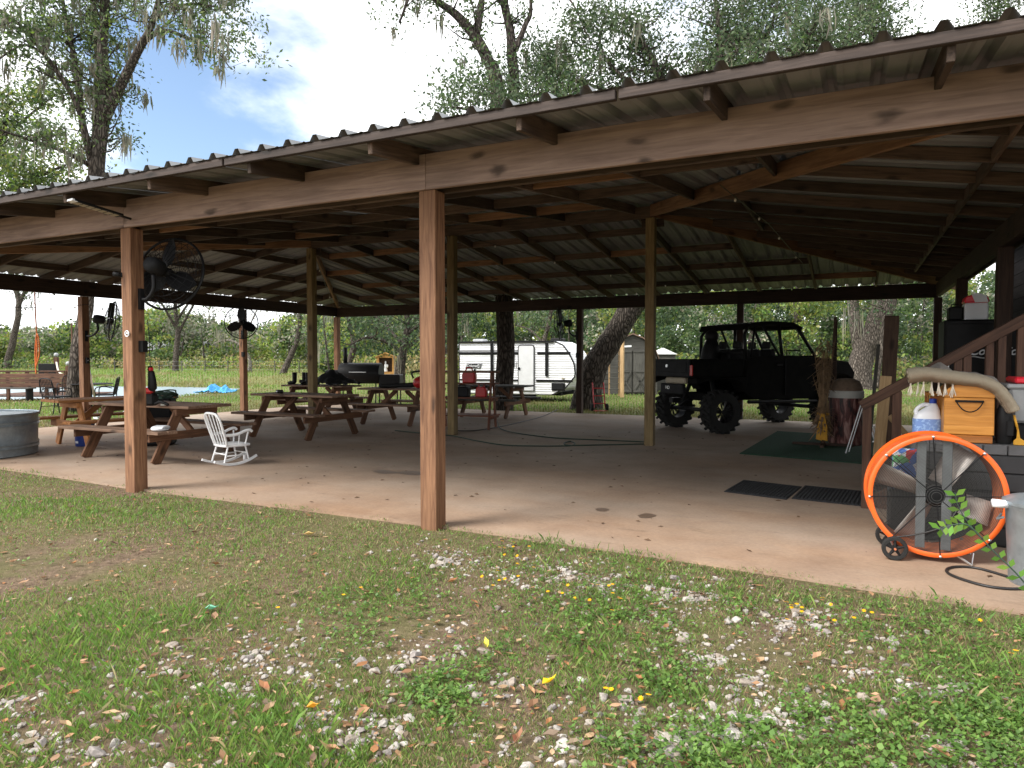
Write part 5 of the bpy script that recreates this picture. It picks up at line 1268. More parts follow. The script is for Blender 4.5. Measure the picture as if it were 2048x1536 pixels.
MB().ring((.62, .38, 1.48), (.8, 0, -.55), .16, .015, 24, 6).tube([(.62, .38, 1.48), (.85, .38, 1.3)], .015, 6).build('steering_wheel', 'black', ut)
MB().tube([(.7, -.6, 1.45), (.7, -.6, 1.56), (.7, -.25, 1.56), (.7, -.25, 1.45)], .014, 6).build('grab_bar', 'black_metal', ut)
bx('front_bumper', (2.08, 0, .85), (.08, 1.0, .14), 'black_metal')
MB().tube([(2.1, -.4, .9), (2.14, -.4, 1.15), (2.14, .4, 1.15), (2.1, .4, .9)], .025, 8).build('bull_bar', 'black_metal', ut, True)
# cargo bed
bx('bed_floor', (-1.4, 0, 1.08), (1.15, 1.36, .06), 'utv_grey')
for s in (-1, 1): bx('bed_side', (-1.4, s * .70, 1.22), (1.18, .05, .34), 'utv')
bx('bed_front', (-.82, 0, 1.22), (.05, 1.36, .34), 'utv')
tg_ = bx('tailgate', (-2.0, 0, 1.22), (.05, 1.3, .34), 'utv_grey')
MB().box((-2.03, 0, 1.24), (.015, 1.16, .2)).build('panel', 'utv_grey', tg_, bevel=.006); MB().lathe([(.001, 0), (.03, 0), (.03, .02), (.001, .02)], 20, Matrix.Translation((-2.035, .0, 1.26)) @ Matrix.Rotation(R(-90), 4, 'Y')).build('latch', 'steel', tg_)
bx('rear_bumper', (-1.9, 0, .82), (.1, .7, .2), 'utv_grey')
text_part('bumper_mark', 'HD', .09, 'steel', ut, basis((-1.955, .1, .84), (0, -1, 0), (0, 0, 1), (-1, 0, 0)))
bx('muffler', (-1.75, -.05, .98), (.3, .62, .12), 'tan')
MB().box((-1.85, 0, .6), (.2, .12, .1)).build('hitch', 'black_metal', ut, bevel=.01)
# cage
def pipe(nm, pts, r_=.032): return MB().tube(pts, r_, 8).build(nm, 'black_metal', ut, True)
for s in (-1, 1):
    pipe('rear_pillar', [(-.72, s * .68, 1.38), (-.74, s * .64, 1.85), (-.62, s * .6, 2.02)])
    pipe('roof_rail', [(-.62, s * .6, 2.02), (-.1, s * .6, 2.07), (.45, s * .6, 2.06), (.62, s * .6, 2.0)])
    pipe('front_pillar', [(.62, s * .6, 2.0), (1.02, s * .68, 1.44)], .034)
    pipe('centre_pillar', [(.12, s * .62, 2.05), (.16, s * .68, 1.42)])
    pipe('cage_brace', [(-.28, s * .61, 2.04), (.1, s * .68, 1.44)], .024)
    pipe('rear_brace', [(-.45, s * .6, 2.03), (-.6, s * .66, 1.42)], .022)
for x, z in ((-.62, 2.02), (.12, 2.06), (.62, 2.0), (-.72, 1.5)): pipe('cross_bar', [(x, -.62, z), (x, .62, z)], .026)
MB().prism([(-.78, 1.94), (-.72, 2.06), (-.2, 2.12), (.45, 2.11), (.68, 2.02), (.68, 1.97), (.45, 2.055), (-.2, 2.065), (-.66, 2.01)], 'y', -.68, .68).build('roof', 'utv', ut, bevel=.01)
for x in (-.45, .28):
    for y in (-.4, 0, .4):
        st_ = MB().box((x, y, 1.12), (.42, .36, .14)).build('seat', 'black', ut, bevel=.03)
        MB().box((x - .2, y, 1.36), (.1, .36, .46), Matrix.Rotation(-.15, 3, 'Y')).build('seat_back', 'black', st_, bevel=.03); MB().box((x - .26, y, 1.66), (.08, .2, .14)).build('headrest', 'black', st_, bevel=.025)
gc = thing('gear_pack', 'dark pack strapped upright behind the rear seats of the buggy', 'pack', tuple(cen + fw * -.98 + lf * .05), math.atan2(fw.y, fw.x))
MB().tube([(0, 0, 1.112), (0, 0, 1.3), (.02, 0, 1.6), (.03, 0, 1.78)], [.2, .22, .17, .1], 12).build('sack', 'black', gc, True); MB().ball((.03, .0, 1.84), (.13, .15, .13)).build('top_roll', 'black', gc, True)

# ------------------------------------------------------------------ camper trailer
dL, dR = 23.9, 22.4
TL, TRr = atD(918, 717, dL), atD(1150, 717, dR); TL.z = TRr.z = 0
tx_ = (TRr - TL).normalized(); TLn = (TRr - TL).length
cp = thing('camper_trailer', 'white camper trailer with black trim parked behind the slab', 'camper trailer', (TL.x, TL.y, 0), math.atan2(tx_.y, tx_.x))
# local: x along the side from its left end, y into the scene, z up
z0 = HC - (786 - 717) / F * dL; z1 = HC + (717 - 684) / F * dL; WD = 1.95; k_ = TLn / 232.0
def cx(px_): return (px_ - 918) * k_
def cz2(py_): return HC - (py_ - 717) / F * (dL + dR) / 2
sidep = [(0, z0), (cx(1108), z0), (cx(1133), z0 + .22), (cx(1152), z0 + .62), (cx(1150), z0 + 1.0), (cx(1140), z0 + 1.35), (cx(1128), z1 - .12), (cx(1112), z1), (0.04, z1), (0, z1 - .06)]
def front_x(z): return np.interp(z, [z0, z0 + .22, z0 + .62, z0 + 1.0, z0 + 1.35, z1 - .12, z1], [cx(1108), cx(1133), cx(1152), cx(1150), cx(1140), cx(1128), cx(1112)])
M['camper'] = mat('white_aluminium', (.84, .85, .87), .35, .1, .04, 2)
# core behind the corrugated skins
MB().prism([(x * .995 + .006, z * .995 + .004) for x, z in sidep], 'y', .02, WD - .02).build('shell', 'camper', cp)
for yy, sg_ in ((0, -1), (WD, 1)):
    vs = []; fs = []; rows = 150; nzr = int((z1 - z0) / .075)
    for i in range(rows + 1):
        z = z0 + (z1 - z0) * i / rows; ph = ((z - z0) / (z1 - z0) * nzr) % 1; off = .014 * (1 - abs(2 * ph - 1)) ** .6
        for x in (0.0, front_x(z)): vs.append((x, yy + sg_ * off, z))
    fs = [(2 * i, 2 * i + 1, 2 * i + 3, 2 * i + 2) for i in range(rows)]
    MB().add(vs, fs).build('side_skin', 'camper', cp)
vs = []; fs = []; zz_ = np.linspace(z0, z1, 150)
for z in zz_:
    ph = ((z - z0) / (z1 - z0) * nzr) % 1; off = .014 * (1 - abs(2 * ph - 1)) ** .6
    for yv_ in (0.01, WD - .01): vs.append((front_x(z) + off, yv_, z))
MB().add(vs, [(2 * i, 2 * i + 1, 2 * i + 3, 2 * i + 2) for i in range(len(zz_) - 1)]).build('front_skin', 'camper', cp)
def trim(nm, x0, x1, za, zb_, d=.022): return MB().box(((x0 + x1) / 2, -.012 - d / 2, (za + zb_) / 2), (x1 - x0, d, zb_ - za)).build(nm, 'black', cp, bevel=.003)
trim('stripe', .0, cx(1072), cz2(709), cz2(704)); trim('stripe', cx(1078), cx(1142), cz2(709), cz2(704))
M['grey_band'] = mat('grey_stripe', (.25, .25, .26), .5)
MB().box((cx(980), -.02, cz2(701.5)), (cx(1068) - .02, .012, .03)).build('stripe', 'grey_band', cp)
trim('stripe', cx(1050), cx(1038) + .01, 0, .01) if False else None
trim('lower_stripe', .0, cx(1040), cz2(762), cz2(759)); trim('lower_stripe', cx(1076), cx(1146), cz2(763), cz2(758.5))
trim('awning_roll', 0.02, cx(1110), cz2(685.5), cz2(682), .06)
trim('awning_arm', cx(985), cx(990), cz2(753), cz2(686), .05); trim('awning_arm', cx(1094), cx(1099), cz2(752), cz2(686), .05)
trim('corner_trim', 0, .03, z0, z1 - .02, .012)
edge = [(front_x(z) - .02, -.02, z) for z in np.linspace(z0, z1, 16)]; MB().tube(edge, .02, 6).build('edge_trim', 'black', cp, True)
dr = MB().box(((cx(1041) + cx(1072)) / 2, -.03, (cz2(781) + cz2(691)) / 2), (cx(1072) - cx(1041), .03, cz2(691) - cz2(781))).build('door', 'white_paint', cp, bevel=.01)
a, b_, c_, d_ = cx(1041), cx(1072), cz2(781.5), cz2(690.5)
rr = .07; P_ = [(a, -.04, c_), (b_, -.04, c_), (b_, -.04, d_ - rr), (b_ - rr * .3, -.04, d_ - rr * .3), (b_ - rr, -.04, d_), (a + rr, -.04, d_), (a + rr * .3, -.04, d_ - rr * .3), (a, -.04, d_ - rr)]
MB().tube(P_, .018, 6, closed=True).build('frame', 'black', dr); MB().box((a + .045, -.06, (c_ + d_) / 2 - .02), (.06, .03, .09)).build('latch', 'black', dr, bevel=.008); MB().tube([(a - .05, -.03, c_ + .75), (a - .05, -.08, c_ + .78), (a - .05, -.08, c_ + .92), (a - .05, -.03, c_ + .95)], .012, 6).build('grab_handle', 'black', cp)
wn_ = MB().box((cx(1027), -.03, cz2(721)), (cx(1033) - cx(1021), .03, cz2(708) - cz2(733))).build('window', 'glass_dark', cp, bevel=.01)
hb = MB().box((cx(1119), -.03, cz2(772.5)), (cx(1132) - cx(1106), .02, cz2(765) - cz2(780))).build('hatch', 'black', cp, bevel=.012); MB().box((cx(1119), -.045, cz2(772.5)), (cx(1129) - cx(1109), .012, cz2(767.5) - cz2(777))).build('hatch_panel', 'utv_grey', hb, bevel=.004)
MB().prism([(cx(932), cz2(737)), (cx(963), cz2(737)), (cx(966.5), cz2(727)), (cx(936), cz2(727))], 'y', -.036, -.014).build('badge', 'black', cp)
MB().prism([(cx(932.8), cz2(736.4)), (cx(962.5), cz2(736.4)), (cx(965.5), cz2(727.6)), (cx(936.5), cz2(727.6))], 'y', -.0385, -.0365).build('badge_border', 'white_paint', cp)
MB().prism([(cx(933.4), cz2(736.0)), (cx(962.1), cz2(736.0)), (cx(964.8), cz2(728.0)), (cx(937.0), cz2(728.0))], 'y', -.041, -.039).build('badge_field', 'black', cp)
text_part('lettering', 'Coleman', .118, 'white_paint', cp, basis((cx(947), -.043, cz2(732)), (1, 0, 0), (0, 0, 1), (0, -1, 0)), .003, .25, .002)
MB().ring((cx(960.5), -.045, cz2(730.5)), (0, 1, 0), .025, .01, 14, 5).ring((cx(960.2), -.045, cz2(733.8)), (0, 1, 0), .03, .01, 14, 5).build('emblem', 'white_paint', cp)
MB().box((cx(1128), -.03, cz2(756)), (.08, .02, .04)).build('marker_lamp', 'tan', cp)
for px_ in (938, 1100): MB().box((cx(px_), 1.0, z1 + .06), (.42, .4, .12)).build('roof_vent', 'black' if px_ > 1000 else 'bin', cp, bevel=.03)
for px_ in (1035, 1065):
    MB().lathe([(.001, -.09), (.18, -.09), (.3, -.08), (.32, -.05), (.32, .05), (.3, .08), (.001, .09)], 24, Matrix.Translation((cx(px_ - 8), .12, .31)) @ Matrix.Rotation(R(90), 4, 'X')).build('wheel', 'tyre', cp, True)
MB().box((cx(1030), WD / 2, z0 + .02), (cx(1100), WD - .3, .1)).build('chassis', 'black', cp)
MB().tube([(cx(1120), WD * .2, z0 + .05), (cx(1120) + 1.1, WD / 2, z0 + .08), (cx(1120), WD * .8, z0 + .05)], .05, 6).build('hitch', 'black', cp)
MB().cyl((cx(1120) + .95, WD / 2, -.02), (cx(1120) + .95, WD / 2, z0 + .15), .03).build('jack', 'black', cp)
MB().box((cx(950), .2, z0 / 2), (.08, .08, z0)).build('stabiliser', 'black', cp)

# ------------------------------------------------------------------ sheds and poles behind
p = G(1262, 789); sd1 = thing('garden_shed', 'grey wooden shed with curved roof and X-braced double doors', 'shed', (p.x, p.y + .2, 0), R(18))
gam = [(-.95, 0), (.95, 0), (.95, 1.35), (.78, 1.85), (.35, 2.2), (0, 2.35), (-.35, 2.2), (-.78, 1.85), (-.95, 1.35)]
MB().prism(gam, 'y', 0, 2.6).build('walls', 'grey_wood', sd1)
M['shed_roof'] = mat('brown_shingle', (.16, .105, .075), .9, 0, .3, 8, .3, 40)
rp = [(x * 1.07, z + .04) for x, z in gam[2:]]; mb = MB()
for a, b_ in zip(rp[:-1], rp[1:]): mb.prism([a, b_, (b_[0], b_[1] - .05), (a[0], a[1] - .05)], 'y', -.12, 2.7)
mb.build('roof', 'shed_roof', sd1)
for s in (-1, 1):
    d = board('door', (s * .28, -.02, .1), (s * .28, -.02, 1.72), .03, .5, 'grey_wood', sd1, up=(1, 0, 0))
    for a, b_ in (((s * .28 - .22, .16), (s * .28 + .22, .85)), ((s * .28 + .22, .16), (s * .28 - .22, .85))): board('door_brace', (a[0], -.05, a[1]), (b_[0], -.05, b_[1]), .02, .08, 'grey_wood', sd1)
    for z in (.12, .9, 1.68): board('door_rail', (s * .28 - .25, -.048, z), (s * .28 + .25, -.048, z), .02, .09, 'grey_wood', sd1)
p = G(1300, 786); sd2 = thing('garden_shed', 'grey metal shed with pale roof right of the curved shed', 'shed', (p.x + .1, p.y + 1.8, 0), R(18))
MB().box((0, .7, .8), (1.0, 1.4, 1.6)).build('walls', 'grey_wood', sd2); MB().prism([(-.58, 1.58), (.58, 1.58), (0, 1.85)], 'y', -.1, 1.5).build('roof', 'white_paint', sd2)
MB().box((0, -.02, .72), (.6, .05, 1.4)).build('door', 'grey_wood', sd2, bevel=.01)
p = G(1205, 790); sd3 = thing('garden_shed', 'low dark slatted shed behind the leaning tree', 'shed', (p.x, p.y + 1.0, 0), R(18))
MB().box((0, .6, .85), (1.3, 1.2, 1.7)).build('walls', 'old_board', sd3)
for k in range(9): board('wall_slat', (-.66, -.03, .1 + k * .19), (.66, -.03, .1 + k * .19), .03, .165, 'grey_wood', sd3)
MB().prism([(-.8, 1.75), (.8, 1.85), (.8, 1.92), (-.8, 1.82)], 'y', -.25, 1.4).build('roof', 'white_paint', sd3)
p = G(1244, 795); py_ = thing('yard_pole', 'pale wooden pole with white lamp beside the curved shed', 'pole', (p.x, p.y, 0))
board('pole', (0, 0, 0), (0, 0, 2.35), .12, .12, 'lumber', py_, up=(0, 1, 0)); MB().ball((.22, 0, 2.42), (.14, .1, .12)).build('lamp', 'white_paint', py_, True); MB().tube([(0, 0, 2.3), (.12, 0, 2.42), (.2, 0, 2.42)], .02, 6).build('lamp_arm', 'steel', py_)
p = G(1234, 792); rk = thing('wood_rack', 'tall wooden rack with shelves beside the yard pole', 'rack', (p.x - .15, p.y + .1, 0), R(18))
for s in (-1, 1): board('upright', (s * .18, 0, 0), (s * .18, 0, 1.85), .06, .06, 'lumber', rk, up=(0, 1, 0))
for k in range(8): board('rung', (-.18, 0, .25 + k * .21), (.18, 0, .25 + k * .21), .3, .03, 'grey_wood', rk)
p = G(1192, 822); tr_ = thing('hand_truck', 'red metal hand truck leaning at the foot of the leaning tree', 'hand truck', (p.x + .1, p.y, 0), R(30))
for s in (-1, 1): MB().tube([(s * .15, 0, .1), (s * .15, .25, .75)], .018, 6).build('rail', 'red', tr_); MB().lathe([(.001, -.03), (.1, -.03), (.1, .03), (.001, .03)], 16, Matrix.Translation((s * .2, .02, .1)) @ Matrix.Rotation(R(90), 4, 'Y')).build('wheel', 'tyre', tr_)
for z in (.2, .4, .6): MB().tube([(-.15, z * .38 - .03, z), (.15, z * .38 - .03, z)], .014, 6).build('cross_bar', 'red', tr_)
MB().box((0, -.1, .02), (.36, .22, .015)).build('toe_plate', 'red', tr_)

# ------------------------------------------------------------------ pond side: deck, patio set, tarp
dk0 = G(-60, 800); dk = thing('pond_deck', 'brown wooden deck with railing at the pond edge', 'deck', (dk0.x, dk0.y, 0), YAW)
for k in range(22): board('deck_plank', (.0 + k * .15, 0, .12), (.0 + k * .15, 3.0, .12), .14, .035, 'deck', dk)
LN = 3.25
for x in np.linspace(0, LN, 6): board('rail_post', (x, 0, 0), (x, 0, .98), .09, .09, 'deck', dk, up=(0, 1, 0))
for z in (.97, .82, .66, .50): board('rail_board', (-.05, -.055, z), (LN, -.055, z), .03, .15 if z < .9 else .06, 'deck', dk)
for x, yy, z in ((1.9, 1.6, 1.45), (LN + .06, .05, 1.15)): board('lamp_post', (x, yy, 0), (x, yy, z), .13, .13, 'deck', dk, up=(0, 1, 0)); MB().ball((x, yy, z + .08), .075).build('post_lamp', 'bin', dk, True)
drop_tube('rope', [(1.9, 1.6, 1.3), (2.3, 1.1, .95), (2.8, .6, .85), (LN + .06, .1, 1.0)], .03, 'rope', dk)
board('pole', (LN + .16, .12, 0), (LN + .16, .12, 2.6), .04, .04, 'deck', dk, up=(0, 1, 0))
ds = thing('deck_chair', 'dark chair standing on the pond deck', 'chair', tuple(Vector((dk0.x, dk0.y, .14)) + RGT * 1.6 + FWD * 1.3), YAW)
MB().box((0, 0, .42), (.55, .5, .06)).build('seat', 'black', ds, bevel=.01); MB().box((0, .24, .78), (.62, .05, .6)).build('backrest', 'black', ds, bevel=.015)
for x in (-.24, .24):
    for y in (-.2, .2): MB().cyl((x, y, 0), (x, y, .42), .02).build('leg', 'black', ds)
bq = thing('pond_bench', 'low grey bench in front of the pond deck', 'bench', tuple(dk0 + RGT * 1.7 - FWD * .55), YAW)
MB().box((0, 0, .42), (1.6, .38, .04)).build('seat', 'grey_wood', bq, bevel=.008)
for x in (-.7, .7): board('leg', (x, 0, 0), (x, 0, .4), .3, .05, 'black', bq, up=(1, 0, 0))
def patio_chair(label, loc, rz):
    t = thing('patio_chair', label, 'chair', loc, rz, 'black metal patio chairs by the pond')
    MB().prism([(-.24, -.22), (.24, -.22), (.26, .2), (-.26, .2)], 'z', .42, .46).build('seat', 'utv_grey', t, bevel=.012)
    for s in (-1, 1):
        MB().tube(catmull([(s * .25, -.24, 0), (s * .24, -.2, .4), (s * .26, -.18, .62), (s * .27, .02, .66), (s * .25, .2, .62)], 4), .014, 6).build('arm', 'black_metal', t, True)
        MB().tube(catmull([(s * .24, .3, 0), (s * .22, .22, .42), (s * .23, .27, .7), (s * .2, .3, .86)], 4), .014, 6).build('rear_leg', 'black_metal', t, True)
        MB().tube([(s * .24, -.22, .2), (s * .23, .26, .2)], .009, 5).build('stretcher', 'black_metal', t)
    MB().tube(catmull([(-.2, .3, .86), (-.1, .32, .9), (.1, .32, .9), (.2, .3, .86)], 4), .014, 6).build('back_top', 'black_metal', t, True)
    mb = MB()
    for k in range(9): mb.tube([(-.2 + k * .05, .23, .46), (-.2 + k * .05, .31, .87)], .007, 4)
    for z in (.56, .66, .76): mb.tube([(-.21, .25 + (z - .46) * .15, z), (.21, .25 + (z - .46) * .15, z)], .007, 4)
    mb.build('back_lattice', 'black_metal', t)
c1 = G(115, 828); patio_chair('black metal patio chair with its back to the slab', (c1.x, c1.y, 0), YAW + R(160))
c2 = G(212, 822); patio_chair('black metal patio chair facing left beyond the orange table', (c2.x, c2.y, 0), YAW + R(-70))
c3 = G(105, 815); patio_chair('third black patio chair on the far side of the round table', (c3.x - .2, c3.y + .6, 0), YAW + R(20))
c4 = G(160, 822); pt = thing('patio_table', 'round dark metal patio table between the patio chairs', 'table', (c4.x, c4.y + .3, 0))
MB().lathe([(.001, .70), (.52, .70), (.54, .715), (.52, .73), (.001, .73)], 32).build('top', 'utv_grey', pt, True, auto=40); MB().tube(catmull([(0, 0, 0), (0, 0, .35), (0, 0, .7)], 3), .04, 8).build('stem', 'black_metal', pt)
for k in range(4):
    a = k * math.pi / 2 + .4; MB().tube(catmull([(0, 0, .2), (.18 * math.cos(a), .18 * math.sin(a), .16), (.34 * math.cos(a), .34 * math.sin(a), .0)], 4), .015, 6).build('foot', 'black_metal', pt)
pa, pb = onX(175, 720, XL + .12), G(197, 838); pl_ = thing('pool_pole', 'long silver pole leaning against the left side post', 'pole', (pb.x, pb.y, 0))
MB().cyl((0, 0, .01), (pa.x - pb.x, pa.y - pb.y, pa.z), .022, .018, 10).build('shaft', 'steel', pl_, True); MB().box((0, 0, .02), (.3, .06, .04)).build('head', 'white_plastic', pl_)
tp0 = G(432, 789, -.1); tp = thing('blue_tarp', 'bright blue crumpled tarp lying on the pond bank', 'tarp', (tp0.x, tp0.y, float(ground_z(tp0.x, tp0.y)) ), YAW)
bm = bmesh.new(); bmesh.ops.create_grid(bm, x_segments=36, y_segments=16, size=.5)
for v in bm.verts:
    x, y = v.co.x, v.co.y
    h = .3 * math.exp(-((x + .08) ** 2 * 60 + y * y * 7)) + .22 * math.exp(-((x - .26) ** 2 * 45 + y * y * 7)) + .12 * mnoise.noise((x * 9, y * 5, .3)) + .06 * mnoise.noise((x * 22, y * 12, 4))
    v.co = Vector((x * 1.35, y * 1.3, max(.02, h + .04)))
me = bpy.data.meshes.new('sheet'); bm.to_mesh(me); bm.free(); link('sheet', me, tp, None, 'tarp').modifiers.new('t', 'SOLIDIFY').thickness = .01
# far barn and fence
p = G(335, 741); fb = thing('far_barn', 'small distant tin-roofed barn behind the field trees', 'barn', (p.x, p.y, 0.2), YAW)
MB().box((0, 2, 1.1), (7, 4, 2.2)).build('walls', 'tan', fb); MB().prism([(-.6, 2.2), (2.2, 3.3), (4.8, 2.2)], 'x', -3.9, 3.9).build('roof', 'bin', fb); MB().box((1.0, -.05, .9), (2.2, .1, 1.8)).build('opening', 'old_board', fb)
def fence(label, pa_, pb_, n_):
    a, b_ = G(*pa_), G(*pb_); t = thing('wire_fence', label, 'fence', (a.x, a.y, .1))
    for k in range(n_ + 1):
        q = (b_ - a) * (k / n_); board('fence_post', (q.x, q.y, -.1), (q.x + random.uniform(-.06, .06), q.y, 1.15), .06, .06, 'grey_wood', t, up=(0, 1, 0))
    mb = MB()
    for z in (.45, .75, 1.05): mb.tube([(0, 0, z), (b_.x - a.x, b_.y - a.y, z)], .006, 4)
    mb.build('wire', 'grey_paint', t)
M['pale'] = M['white_paint']
fence('wire fence with pale posts across the far field', (230, 752), (1010, 756), 16)
fence('wire fence behind the buggy at the wood edge', (1330, 752), (2000, 752), 10)
# ------------------------------------------------------------------ trees
OAK = [(.035, .06, .022), (.05, .085, .028), (.065, .10, .035), (.085, .12, .045), (.045, .07, .03)]
LIVE = [(.028, .05, .024), (.04, .07, .032), (.055, .085, .04), (.07, .10, .045)]
YELL = [(.12, .175, .04), (.16, .195, .045), (.10, .155, .04), (.19, .20, .06)]
SAGE = [(.085, .115, .06), (.11, .135, .075)]
MOSSC = [(.17, .17, .13), (.22, .21, .16), (.13, .13, .10)]
def dep(p): return (Vector(p) - CAMP).dot(FWD)
def wobble(pts, amp):
    return [Vector(p) + Vector((mnoise.noise(Vector(p) * .9), mnoise.noise(Vector(p) * .9 + Vector((9, 0, 0))), mnoise.noise(Vector(p) * .9 + Vector((0, 9, 0))))) * amp for p in pts]
def grow(limbs, nb=5, blen=(.7, 1.6), nl=26, spread=.28, lsize=.11, up=.25, start=.25, sub=2):
    """limbs: lists of (point, radius). Returns wood builder and leaf centres."""
    wood_ = MB(); C = []; tips = []
    for limb in limbs:
        pts = catmull([p for p, r in limb], 5); rr = np.interp(np.linspace(0, len(limb) - 1, len(pts)), range(len(limb)), [r for p, r in limb])
        pts = wobble(pts, float(rr.mean()) * .5)
        rr = [float(r) * (1 + .10 * mnoise.noise(p * 3.1)) for r, p in zip(rr, pts)]
        wood_.tube(pts, rr, 10 if rr[0] > .1 else 7)
        if nb == 0: continue
        L = len(pts); L_m = sum((pts[i + 1] - pts[i]).length for i in range(L - 1)); k = max(2, int(nb * L_m))
        for _ in range(k):
            i = int(L * (start + (1 - start) * random.random() ** .8)); i = min(i, L - 1)
            d = Vector(rand_dirs(1)[0]); d.z = abs(d.z) * .6 + up - .2; d.normalize()
            ln = random.uniform(*blen); a = pts[i]; b_ = a + d * ln + Vector((0, 0, random.uniform(-.25, .1) * ln)); mid = (a + b_) / 2 + Vector(rand_dirs(1)[0]) * ln * .14
            r0 = min(rr[i] * .4, .035)
            wood_.tube([a, mid, b_], [r0, r0 * .6, r0 * .2], 5, cap=False)
            segs = [(a, mid, b_)]
            for _s in range(sub):
                t = random.uniform(.35, .9); s0 = a.lerp(b_, t); e = s0 + (Vector(rand_dirs(1)[0]) + d * .5).normalized() * ln * .45; wood_.tube([s0, e], [r0 * .4, r0 * .15], 4, cap=False); segs.append((s0, (s0 + e) / 2, e))
            for (u, v, w) in segs:
                n = max(3, int(nl * random.uniform(.5, 1.5))); t = rng.uniform(.35, 1.05, (n, 1))
                q = (1 - t) * np.array(u) + t * np.array(w)
                C.append(q + rng.normal(size=(n, 3)) * spread * np.array([1, 1, .75])); tips.append(w)
    return wood_, (np.concatenate(C) if C else np.zeros((0, 3))), tips
def moss_mesh(points, n=14, length=(.4, 1.1)):
    Q = []
    for p in points:
        p = np.array(p); L0 = random.uniform(*length)
        for _ in range(n):
            a = p + rng.normal(size=3) * np.array([.06, .06, .04]) * L0 * 1.4; L = L0 * random.uniform(.3, 1.0); w = random.uniform(.012, .03); ang = random.uniform(0, 3.14); s = np.array([math.cos(ang), math.sin(ang), 0]) * w
            b1 = a + np.array([random.gauss(0, .03), random.gauss(0, .03), -L * .5]); c1 = a + np.array([random.gauss(0, .05), random.gauss(0, .05), -L])
            Q.append([a - s * .6, a + s * .6, b1 + s, b1 - s]); Q.append([b1 - s, b1 + s, c1 + s * .2, c1 - s * .2])
    return np.array(Q)
def finish_tree(name, label, base, wood_, C, pal, lsize, bark, moss_pts=None, mlen=(.4, 1.1), group=None, mn=14, cat='tree', trunk_name='trunk'):
    t = thing(name, label, cat, tuple(base), 0, group); o = Vector(base)
    wood_.v = [(x - o.x, y - o.y, z - o.z) for x, y, z in wood_.v]
    me = bpy.data.meshes.new(trunk_name); me.from_pydata(wood_.v, [], wood_.f); link(trunk_name, me, t, None, bark, True)
    if len(C):
        Q = leaf_quads(C - np.array(o), lsize); cols = pick_cols(len(C), pal)
        k = np.array([mnoise.noise(Vector(c) * .8) for c in C[::8]]).repeat(8)[:len(C)]
        cols *= (1 + .35 * k)[:, None]
        link('crown', raw_mesh('crown', Q, 4, np.clip(cols, .003, 1)), t, None, 'leaf')['kind'] = 'stuff'
    if moss_pts:
        Q = moss_mesh([Vector(p) - o for p in moss_pts], mn, mlen); link('moss', raw_mesh('moss', Q, 4, pick_cols(len(Q), MOSSC)), t, None, 'moss')['kind'] = 'stuff'
    return t
def limb_px(d, pts, dd=0.0):
    """pts (px,py,width px); dd: change of depth from first to last"""
    n = len(pts); return [(atD(px, py, d + dd * i / max(1, n - 1)), w / 2 / F * (d + dd * i / max(1, n - 1))) for i, (px, py, w) in enumerate(pts)]
# --- moss-hung tree above the roof at the left
b0 = G(148, 822); d = dep(b0)
limbs = [limb_px(d, [(145, 826, 40), (152, 740, 30), (168, 620, 26), (180, 480, 26), (192, 350, 30), (205, 250, 26), (212, 170, 22), (205, 90, 18), (210, 0, 15), (200, -120, 10), (190, -260, 4)]),
         limb_px(d, [(205, 250, 22), (245, 165, 19), (285, 90, 15), (305, 40, 12), (330, -60, 8), (350, -180, 4)], -2.0),
         limb_px(d, [(295, 80, 10), (330, 60, 8), (390, 85, 6), (430, 100, 4), (460, 135, 2)], -2.5),
         limb_px(d, [(192, 350, 20), (195, 220, 17), (198, 120, 14), (190, 40, 11), (175, -60, 7), (150, -180, 3)], 1.5),
         limb_px(d, [(188, 330, 16), (165, 240, 14), (150, 120, 11), (130, 30, 8), (110, -80, 5)], 1.0),
         limb_px(d, [(185, 340, 14), (172, 270, 12), (150, 200, 10), (90, 110, 9), (40, 50, 6), (-30, 0, 4)], -1.6),
         limb_px(d, [(100, 120, 6), (50, 90, 5), (-20, 130, 3)], -2.2),
         limb_px(d, [(305, 40, 8), (370, 10, 6), (430, 15, 4), (470, 40, 2)], -1.5),
         limb_px(d, [(180, 330, 10), (120, 300, 8), (60, 280, 6), (0, 260, 4)], -3.0)]
w_, C, tips = grow(limbs, nb=4.0, blen=(.5, 1.5), nl=30, spread=.19, start=.38)
random.shuffle(tips)
finish_tree('moss_tree', 'tall tree hung with moss rising behind the left of the roof', b0, w_, C, OAK + SAGE + YELL[:1], .11, 'bark', tips[:170], (.25, .85), mn=14)
# small green tree at far left edge
d2 = d + 4; bs = G(-70, 800)
limbs = [limb_px(dep(bs), [(-70, 800, 26), (-60, 650, 22), (-40, 500, 18), (-20, 380, 14), (0, 280, 10), (20, 200, 5)]), limb_px(dep(bs), [(-20, 400, 10), (60, 360, 7), (130, 330, 4)], -2), limb_px(dep(bs), [(-40, 500, 10), (40, 420, 7), (90, 390, 4)], -1), limb_px(dep(bs), [(0, 280, 8), (60, 230, 5), (110, 190, 3)], 1)]
w_, C, tips = grow(limbs, nb=5.0, blen=(.5, 1.4), nl=34, spread=.26, start=.4)
finish_tree('broadleaf_tree', 'bright green broadleaf tree at the left edge beyond the roof', bs, w_, C, OAK + YELL, .15, 'bark', tips[:20])
